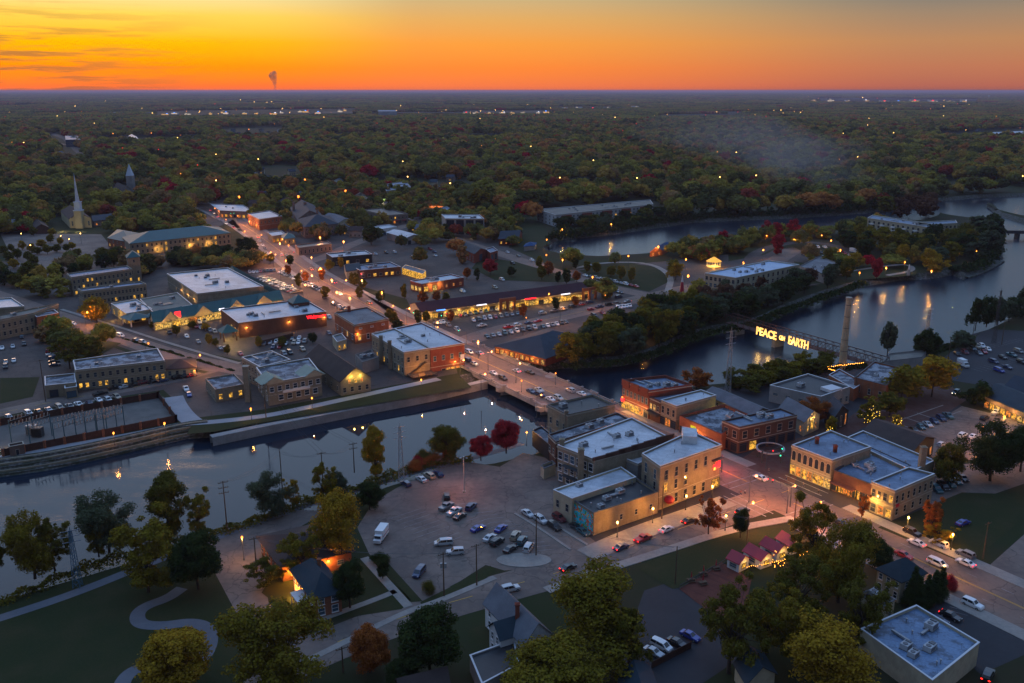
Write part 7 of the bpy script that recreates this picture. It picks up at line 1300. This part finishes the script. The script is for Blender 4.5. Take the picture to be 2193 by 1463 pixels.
def wire(a, b_, sag, n=12):
    mb = MB(); ps = [a.lerp(b_, i/n)-Vector((0,0,4*sag*(i/n)*(1-i/n))) for i in range(n+1)]
    for u, v_ in zip(ps, ps[1:]): mb.cyl(u, v_, .035, n=3, caps=False)
    return mb
mb = MB()
for a, b_ in ((0,1),(1,2),(2,3),(4,5),(5,6),(6,8),(10,2),(10,3),(15,4),(9,7)):
    for o_ in (-.8, .8): w_ = wire(WP[a]+Vector((o_,0,0)), WP[b_]+Vector((o_,0,0)), 1.5); k = len(mb.v); mb.v += w_.v; mb.f += [tuple(i+k for i in f_) for f_ in w_.f]; mb.m += w_.m
setp(mb.build('power_lines', steel_d), 'thin overhead wires strung between the wooden poles', 'wires')
def lattice(px, topy, w, label, mat, z0=0):
    p = P(*px, z0); h = pht(px, topy); rt = empty('lattice_tower', p, label, 'pylon', 'lattice pylons'); mb = MB(); n = 9
    def cr_(i, k): t = i/n; r = w/2*(1-.72*t); a = math.pi/4+k*math.pi/2; return p+Vector((r*math.cos(a), r*math.sin(a), h*.94*t))
    for i in range(n):
        for k in range(4): mb.cyl(cr_(i,k), cr_(i+1,k), .07, n=4, caps=False); mb.cyl(cr_(i,k), cr_(i+1,k+1), .045, n=3, caps=False); mb.cyl(cr_(i,k+1), cr_(i+1,k), .045, n=3, caps=False)
    mb.cyl(p+Vector((0,0,h*.9)), p+Vector((0,0,h)), .08, n=4); mb.build('tower_frame', mat, rt)
    for z in (.93,.84,.75): mb = MB(); mb.box((p.x,p.y,h*z), (w*1.7,.14,.14), .5); mb.build('crossarm', mat, rt)
bluem = flat('blue_painted_steel', (.04,.12,.19), .5); lattice((167,1257),1128,2.4,'blue lattice pylon among the riverbank trees at lower left',bluem); lattice((860,1032),905,2.4,'grey lattice pylon on the path above the big car park',metal); lattice((1558,842),700,3,'pale lattice pylon rising from the river trees before the truss bridge',metal); lattice((1978,770),655,3,'pale lattice pylon at the lumber yard shore',metal); lattice((2128,735),615,2,'dark pylon among trees at the right edge',steel_d)
# ------------------------------------------------------------------ substation
fm = surf('brown_fence_boards', (.075,.038,.028), (.05,.026,.02), 1, 4); rt = empty('substation_fence', P(190,915), 'brown board fence with brick posts round the electrical substation', 'fence')
for a, b_, n in (((378,904),(8,978),9), ((340,853),(378,904),3), ((0,912),(340,853),8)):
    A, B = P(*a), P(*b_); mb = MB(); ribbon(mb, [A, B], .12, 2.6, 0); mb.build('panel', fm, rt)
    for i in range(n+1): q_ = A.lerp(B, i/n); mb = MB(); mb.box((q_.x,q_.y,1.4), (.7,.7,2.8)); mb.build('post', orange_brick, rt)
ins = flat('porcelain_insulator', (.45,.35,.3), .3); teal_s = flat('teal_painted_steel', (.03,.10,.13), .5)
for i, (x, y) in enumerate([(25,948),(65,950),(118,952),(140,946),(165,943),(186,938),(208,934),(225,930)]):
    p = P(x, y); rt = empty('switchgear_frame', p, f"tall steel switchgear frame with rows of insulators, {ordn(i+1)} from left in the substation", 'switchgear', 'switchgear frames in the substation'); mb = MB(); q_ = p+Vector((4,7,0))
    for u in (p, q_): mb.cyl(u, u+Vector((0,0,8)), .17, n=5)
    for z in (7.6, 5.4): mb.cyl(p+Vector((0,0,z)), q_+Vector((0,0,z)), .12, n=4)
    mb.build('frame', teal_s, rt); mb = MB()
    mb.cyl((0,0,0), (.25,0,1.3), .14, n=5); INS = INS if i else mb.mesh('insulator', ins)
    for k in range(6):
        for z in (7.7, 5.5): link('insulator', INS, rt, (4*(k+.5)/6, 7*(k+.5)/6, z))
for i, (x, y) in enumerate([(82,935),(70,930)]): p = P(x, y); rt = empty('transformer', p, f"{['dark finned','pale boxy'][i]} power transformer in the substation yard", 'transformer'); mb = MB(); mb.box((p.x,p.y,1.8), (3.4,2.2,3.2)); [mb.box((p.x-1.4+.4*k,p.y-1.25,1.7), (.1,.5,2.6)) for k in range(8)]; mb.build('tank', [steel_d, metal][i], rt); mb = MB(); [mb.cyl((p.x+s,p.y,3.4), (p.x+s*1.2,p.y,4.8), .12, n=5) for s in (-1,0,1)]; mb.build('bushing', ins, rt)
bld('switch_house', 'small brown control hut in the near corner of the substation', (20,961), (52,955), D=(18,955), h=2.8, wall=surf('brown_block',(.14,.10,.085)), rmat=surf('pinkish_roof',(.25,.19,.2)), cop=coping_t, win={'AB': [(1,.05,1,2,'door','d')]}); glow(rt, (*P(10,965).xy, 2.5), 120, (1,.6,.2))
# lot fence beside bottom cars, retaining things
rt = empty('garden_fence', P(1480,1400), 'dark board fence behind the four bottom cars', 'fence'); mb = MB(); ribbon(mb, wv([(1395,1432),(1480,1388)]), .1, 1.6, 0); mb.build('panel', fm, rt)
# ------------------------------------------------------------------ plaza ring, park things
p = P(1648,985); rt = empty('plaza_ring', p, 'raised white steel ring sculpture on dark posts over the brick plaza', 'sculpture'); mb = MB(); n = 28
for i in range(n):
    a0, a1 = 2*math.pi*i/n, 2*math.pi*(i+1)/n; r_ = lambda a, r: p+Vector((r*math.cos(a), r*.8*math.sin(a), 4.2+.5*math.sin(a)))
    for r1_, r2_, z in ((4.6,4.1,0),):
        q4 = [r_(a0,r1_), r_(a1,r1_), r_(a1,r2_), r_(a0,r2_)]; mb.face(q4); mb.face([q4[0], q4[1], q4[1]-Vector((0,0,.5)), q4[0]-Vector((0,0,.5))])
mb.build('ring', metal, rt)
for a in (.6,2.4,3.9,5.4): mb = MB(); q_ = p+Vector((4.4*math.cos(a), 3.5*math.sin(a), 0)); mb.cyl(q_, q_+Vector((0,0,4.3)), .3, n=8); mb.build('post', steel_d, rt)
p = P(1528,572); rt = empty('gazebo', p, 'golden lit round gazebo in the island park circle', 'gazebo'); mb = MB(); [mb.cyl(p+Vector((4.6*math.cos(a),4.6*math.sin(a),0)), p+Vector((4.6*math.cos(a),4.6*math.sin(a),4)), .18, n=5) for a in [k*math.pi/4 for k in range(8)]]; mb.build('post', trim_white, rt)
mb = MB(); mb.cyl(p+Vector((0,0,4)), p+Vector((0,0,7)), 5.4, .3, 8); mb.build('roof', flat('bulb_strung_roof', (.5,.3,.05), emit=(1,.45,.03), es=1.0), rt); mb = MB(); mb.cyl(p, p+Vector((0,0,.6)), 5.2, n=8); mb.build('base', concrete, rt); glow(rt, (p.x,p.y,3), 1800, (1,.5,.06)); glow(rt, (p.x,p.y-7,3), 900, (1,.5,.06))
p = P(1460,625); rt = empty('tapered_monument', p, 'slim red and white cone monument beside the bank road', 'monument'); mb = MB(); mb.cyl(p, p+Vector((0,0,6)), 1.6, .8, 4); mb.build('base', sh_red, rt); mb = MB(); mb.cyl(p+Vector((0,0,6)), p+Vector((0,0,10)), .8, .1, 4); mb.build('tip', coping_w, rt)
p = P(1945,590); rt = empty('park_statue', p, 'pale statue on stone plinth at the river circle in the park', 'statue'); mb = MB(); mb.cyl(p, p+Vector((0,0,4)), 1.1, .8, 6); mb.build('plinth', concrete, rt); mb = MB(); mb.cyl(p+Vector((0,0,4)), p+Vector((0,0,6.4)), .5, .35, 8); mb.ball(p+Vector((0,0,6.8)), .35); mb.build('figure', coping_w, rt)
for i, (x, y) in enumerate([(1480,1246),(1506,1232),(1533,1220),(1505,1252)]):
    p = P(x, y); rt = empty('picnic_table', p, f"wooden picnic table with folded red parasol, {ordn(i+1)} from left on the brick terrace", 'picnic table', 'picnic tables on the brick terrace'); mb = MB(); mb.box((p.x,p.y,.75), (2,.9,.08), .3); mb.build('top', wood, rt)
    for s in (-1, 1): mb = MB(); mb.box((p.x-s*.8*math.sin(.3), p.y+s*.8*math.cos(.3), .45), (2,.3,.06), .3); mb.build('bench', wood, rt)
    mb = MB(); [mb.box((p.x+s*.7*math.cos(.3), p.y+s*.7*math.sin(.3), .37), (.1,1.5,.74), .3) for s in (-1,1)]; mb.build('leg', wood, rt); mb = MB(); mb.cyl(p, p+Vector((0,0,2.8)), .03, n=5); mb.cyl(p+Vector((0,0,1.3)), p+Vector((0,0,2.7)), .2, .06, 7); mb.build('parasol', sh_red, rt)
sheet('terrace', [(1455,1262),(1545,1205),(1610,1240),(1590,1330),(1530,1320)], .09, brickpave)
rt = empty('terrace_fence', P(1500,1230), 'low dark railing between kiosk lawn and brick terrace', 'fence'); mb = MB(); ribbon(mb, wv([(1455,1262),(1560,1202)]), .08, 1.1, .9); ribbon(mb, wv([(1455,1262),(1560,1202)]), .08, .3, .2); A, B = P(1455,1262), P(1560,1202); [mb.cyl(A.lerp(B, i/24), A.lerp(B, i/24)+Vector((0,0,1.1)), .04, n=4) for i in range(25)]; mb.build('railing', steel_d, rt)
# tiny festoon bulbs
def bulbs(pxs, label, r=.09, mat=None):
    mb = MB()
    for x, y, z in pxs: mb.ball(P(x, y, z), r, 0, 5, 4)
    c_ = P(pxs[0][0], pxs[0][1]); rt = empty('string_lights', (c_.x, c_.y, 0), label, 'string lights'); mb.build('bulbs', mat or flat('festoon_bulb', (.8,.4,.1), emit=(1,.36,.04), es=9), rt)
rb = random.Random(5)
bulbs([(rb.uniform(1655,1735), rb.uniform(1165,1215), rb.uniform(2.5,4)) for _ in range(46)]+[(1600+i*4.5, 1215-i*.9+rb.uniform(-2,2), 2.8) for i in range(22)], 'orange festoon bulbs strung over the yard behind the red kiosks')
bulbs([(rb.uniform(1845,1885), rb.uniform(868,905), rb.uniform(1,5)) for _ in range(50)], 'yellow fairy lights wrapped in the tree beyond the brown hall', .09, flat('fairy_light', (.8,.6,.1), emit=(1,.6,.05), es=5)); bulbs([(rb.uniform(1770,1790), rb.uniform(905,930), rb.uniform(.5,4)) for _ in range(26)], 'yellow fairy lights wrapped in the slim tree by the chapel cafe', .09, MC['fairy_light']); bulbs([(rb.uniform(1910,1932), rb.uniform(893,915), rb.uniform(.5,3)) for _ in range(36)], 'yellow fairy lights in the small tree at the brick plaza', .1, MC['fairy_light'])
bulbs([(1765+i*4, 786-i*.4+rb.uniform(-1,1), 2.6) for i in range(22)]+[(1775+i*3, 790+i*.9, 2.4) for i in range(10)], 'orange garden lights strung round the foot of the tall chimney', .16)
# ------------------------------------------------------------------ people
def person(px, d_, shirt, legs, label, stride=.25):
    p = P(*px); rt = empty('person', (p.x,p.y,.16), label, 'person', None, yaw(Vector(d_)))
    def skin(edges, vs, rad, mat, nm, par):
        me = bpy.data.meshes.new(nm); me.from_pydata(vs, edges, []); o = bpy.data.objects.new('tmp', me); COL.objects.link(o); o.modifiers.new('s','SKIN'); o.modifiers.new('u','SUBSURF').levels = 1
        for i, r in enumerate(rad): o.data.skin_vertices[0].data[i].radius = r if isinstance(r, tuple) else (r, r)
        o.data.skin_vertices[0].data[0].use_root = True; dg = bpy.context.evaluated_depsgraph_get(); m2 = bpy.data.meshes.new_from_object(o.evaluated_get(dg)); bpy.data.objects.remove(o); m2.materials.clear(); m2.materials.append(mat); return link(nm, m2, par)
    s = stride
    vs = [(0,0,.95),(0,0,1.2),(0,0,1.42),(0,0,1.52),(.01,0,1.64),(0,.17,1.40),(.04,.24,1.12),(.16,.24,.90),(0,-.17,1.40),(-.04,-.24,1.12),(.04,-.25,.88),(0,.09,.90),(s*.5,.09,.50),(s,.09,.08),(s+.14,.09,.04),(0,-.09,.90),(-s*.3,-.09,.50),(-s,-.09,.08),(-s+.14,-.09,.04)]
    ed = [(0,1),(1,2),(2,3),(3,4),(2,5),(5,6),(6,7),(2,8),(8,9),(9,10),(0,11),(11,12),(12,13),(13,14),(0,15),(15,16),(16,17),(17,18)]
    rad = [(.13,.15),(.12,.15),(.12,.17),.055,(.10,.085),.06,.045,.035,.06,.045,.035,.09,.065,.045,.04,.09,.065,.045,.04]
    skin(ed, vs, rad, flat('skin', (.35,.2,.14), .6), 'body', rt)
    skin([(0,1),(1,2),(2,3),(3,4),(2,5),(5,6)], [(0,0,.93),(0,0,1.2),(0,0,1.42),(0,.18,1.40),(.04,.25,1.13),(0,-.18,1.40),(-.04,-.25,1.13)], [(.15,.17),(.14,.17),(.13,.19),.075,.06,.075,.06], shirt, 'jacket', rt)
    skin([(0,1),(1,2),(2,3),(0,4),(4,5),(5,6)], [(0,0,.97),(0,.09,.88),(s*.5,.09,.50),(s*.95,.09,.14),(0,-.09,.88),(-s*.3,-.09,.50),(-s*.95,-.09,.14)], [(.15,.17),.11,.08,.06,.11,.08,.06], legs, 'trousers', rt)
    mb = MB(); mb.ball((-.015,0,1.69), .115, 0, 8, 6, .95); link('hair', mb.mesh('hair', flat('dark_hair', (.03,.02,.015))), rt)
den = flat('blue_denim', (.04,.06,.12), .9)
for px, d_, c_, l_, lb in [((1586,1062),(1,-1,0),(.3,.04,.05),den,'person in red jacket walking across the junction, left of the pair'), ((1595,1060),(1,-1,0),(.5,.5,.5),trim_dark,'person in pale jacket walking across the junction, right of the pair'), ((1646,1014),(0,-1,0),(.03,.03,.04),trim_dark,'person in black coat standing at the plaza edge of the crossing'), ((1684,1030),(1,0,0),(.05,.08,.2),den,'person in blue jacket on the corner before the lit shop'),
  ((1720,1044),(1,-.5,0),(.03,.03,.03),den,'person in dark jacket beside the arched-window shopfronts'), ((1752,1058),(1,-.5,0),(.25,.2,.1),trim_dark,'person in tan jacket further down the arched-window shopfronts'), ((1498,880),(-.5,1,0),(.04,.04,.05),den,'person in dark clothes on the pavement before the orange brick shop')]:
    person(px, d_, flat('cloth_%d' % int(c_[0]*100+c_[2]*10), c_, .9), l_, lb)
# ------------------------------------------------------------------ shops and halls beyond the town
bld('school', 'tan flat-roofed institutional building at the forest edge right of the town', (828,410), (880,402), D=(820,396), h=9, wall=tan_brick, rmat=roof_blue, win={'AB': [W2(8,6), W2(8,2.5)]}, group=None); bld('blue_office_block', 'long dark blue block far off at the left beside the straight tree avenue', (140,300), (190,299), D=(140,291), h=14, wall=surf('dark_blue_cladding',(.05,.08,.14)), rmat=roof_blue, win={'AB': [(12,8,3,2,'win','b'), (12,3,3,2,'win','b')]})
bld('white_hall', 'white gabled hall in the far clearing at left', (276,300), (298,300), D=(272,293), h=9, roof='gable', rh=6, wall=white_wall, rmat=roof_white); bld('warehouse', 'long pale warehouse glimpsed over trees at the right edge', (2000,300), (2080,298), D=(2000,291), h=9, wall=white_wall, rmat=roof_blue, win={'AB': [(10,2,5,2,'win','d')]}); bld('warehouse', 'pale grey warehouse block at the right edge above the woods', (2115,292), (2200,288), D=(2115,284), h=13, wall=white_wall, rmat=roof_white)
bld('woodland_hall', 'low blue-roofed building glimpsed in misty woods', (1545,414), (1600,410), D=(1540,406), h=6, roof='gable', rh=4, axis='AB', wall=grey_wall, rmat=sh_slate); bld('tall_glass_office', 'bluish far-off office block beyond the shopping strip', (810,239), (850,239), D=(810,236), h=28, wall=surf('pale_blue_panel',(.3,.36,.42)), rmat=roof_blue)
stp_m = [lit('far_shop_white', (1,.8,.6), 1.5), lit('far_shop_yellow', (1,.55,.18), 1.7), em_r, em_bl, em_wh]
farshops = [(300+i*28+rb.uniform(-13,13), 247-i*.35+rb.uniform(-3.5,3.5)) for i in range(17)]+[(1000+i*25+rb.uniform(-6,6), 245-i*.3) for i in range(8)]+[(1210+i*30, 236-i*.4) for i in range(7)]+[(1745+i*36+rb.uniform(-8,8), 219+rb.uniform(-1,1)) for i in range(10)]+[(30,252),(95,249),(170,247),(245,246)]
for i, (x, y) in enumerate(sorted(farshops)):
    p = P(x, y); sc = p.y/5000; w_ = rb.uniform(18,48)*sc; dd = 24*sc; h_ = rb.uniform(9,17)*sc; rt = empty('roadside_store', p, f"far lit roadside store, {ordn(i+1)} from left on the strip below the horizon", 'store', 'lit stores on the far strip')
    mb = MB(); mb.box((p.x, p.y+dd/2, h_/2), (w_, dd, h_)); mb.build('wall', rb.choice([white_wall, cream, grey_wall]), rt); mb = MB(); mb.box((p.x, p.y+dd/2, h_+.3), (w_+1, dd+1, .5)); mb.build('roof', roof_grey, rt)
    mb = MB(); mb.box((p.x, p.y-.2, h_*.3), (w_*.9, .3, h_*.5)); mb.build('shopfront', rb.choice(stp_m[:2]), rt); mb = MB(); mb.box((p.x+rb.uniform(-.3,.3)*w_, p.y-.3, h_*.8), (w_*.22, .4, h_*.25)); mb.build('sign', rb.choice(stp_m), rt)
mb = MB(); mcol = []
for i in range(460):
    y = 203+rb.random()**1.5*75; x = rb.uniform(0,2193)
    if rb.random() < .5: y = rb.choice((243,236,218,226,250))+rb.uniform(-3,3)
    if i > 415: y = rb.uniform(250, 405); x = rb.uniform(0, 2193)
    p = P(x, y, 7+(9 if i > 415 else 0)); r_ = max(.55, p.y*.0003*rb.uniform(.5,1.1)); mb.ball(p+Vector((0,0,5)), r_, rb.choice((0,0,1,1,1,2)), 5, 4)
setp(mb.build('distant_lights', [em_o, em_w, em_r]), 'scattered lamps of the far suburbs twinkling below the horizon', 'lights', None, 'stuff')
p = P(2117,212); rt = empty('water_tower', p, 'pale water tower on the horizon at the right', 'water tower'); mb = MB(); mb.cyl(p, p+Vector((0,0,34)), 3, n=8); mb.build('stem', white_wall, rt); mb = MB(); mb.ball(p+Vector((0,0,40)), 13, 0, 12, 8, .7); mb.build('tank', white_wall, rt)
# low hills on the horizon
mb = MB(); n = 160; Dh = 45000
for i in range(n):
    a0, a1 = [(-.62+1.24*k/n) for k in (i, i+1)]
    def ht(a): return 8+max(0, 26*noise.noise(Vector((a*7,3,0)))+14*noise.noise(Vector((a*25,7,0))))+40*math.exp(-((a-.07)/.05)**2)
    for (d0, f0, d1, f1) in ((.96,0,1,1),(1,1,1.1,0)):
        mb.face([(Dh*d0*math.sin(a0), Dh*d0*math.cos(a0), ht(a0)*f0+.5), (Dh*d0*math.sin(a1), Dh*d0*math.cos(a1), ht(a1)*f0+.5), (Dh*d1*math.sin(a1), Dh*d1*math.cos(a1), ht(a1)*f1+.5), (Dh*d1*math.sin(a0), Dh*d1*math.cos(a0), ht(a0)*f1+.5)])
mb.build('hills', m_ground, kind='structure')
# steam plume standing on the horizon, far beyond everything
mb = MB(); Dp = 75000; x0 = (588-1096.5)/F*Dp*CP
bm = bmesh.new(); rp = random.Random(2)
for i in range(26):
    t = i/25; z = 60+t*1330; r_ = 45+190*t*(.6+.6*rp.random()); bmesh.ops.create_icosphere(bm, subdivisions=3, radius=r_, matrix=Matrix.Translation((x0+rp.uniform(-1,1)*170*t+60*math.sin(t*5), Dp, z)))
for v in bm.verts: v.co += Vector((noise.noise(v.co*.006), noise.noise(v.co*.006+Vector((5,5,5))), noise.noise(v.co*.006+Vector((9,1,2)))))*90
me = bpy.data.meshes.new('steam_plume'); bm.to_mesh(me); bm.free(); sm = newmat('steam'); pv = N('ShaderNodeVolumePrincipled'); pv.inputs['Color'].default_value = (.5,.48,.46,1); pv.inputs['Density'].default_value = .0045; o = N('ShaderNodeOutputMaterial'); L(pv.outputs[0], o.inputs['Volume']); me.materials.append(sm); setp(link('steam_plume', me), 'small grey steam plume rising on the horizon', 'steam', None, 'stuff')
print('TREES', NT, 'CARS', NCAR, 'PTS', len(pts), 'size')
# ------------------------------------------------------------------ haze
hm = bpy.data.materials.new('haze'); hm.use_nodes = True; nt = hm.node_tree; nt.nodes.clear(); o = N('ShaderNodeOutputMaterial'); pv = N('ShaderNodeVolumePrincipled'); pv.inputs['Color'].default_value = (.72,.60,.78,1); pv.inputs['Density'].default_value = HAZE; pv.inputs['Anisotropy'].default_value = .1; L(pv.outputs[0], o.inputs['Volume'])
mb = MB(); mb.box((0, 29000, 53.5), (124000, 64000, 132)); setp(mb.build('haze', hm), 'thin bluish evening haze over the plain', 'haze', None, 'stuff')
# drifting smoke low over the woods right of centre
sm = newmat('mist'); pv = N('ShaderNodeVolumePrincipled'); pv.inputs['Color'].default_value = (.80,.78,.84,1); pv.inputs['Density'].default_value = .0010; o = N('ShaderNodeOutputMaterial'); L(pv.outputs[0], o.inputs['Volume'])
for i, (x, y, z, ax, ay, az, r_) in enumerate([(1730,385,34,110,44,26,.5),(1700,402,36,80,34,24,.5),(1650,388,42,100,40,30,.45),(1590,372,50,120,44,32,.4),(1750,418,26,70,26,18,.5),(1520,352,55,150,50,30,.35),(1800,428,20,60,22,13,.4),(1670,412,26,50,22,20,.8)]):
    p = P(x, y); mb = MB(); mb.ball((0,0,0), 1, 0, 32, 20); o = link('mist', mb.mesh('mist', sm), None, (p.x, p.y, z), r_, (ax, ay, az)); setp(o, 'thin drifting smoke over the woods right of centre', 'smoke', 'drifting smoke veils over the woods', 'stuff')
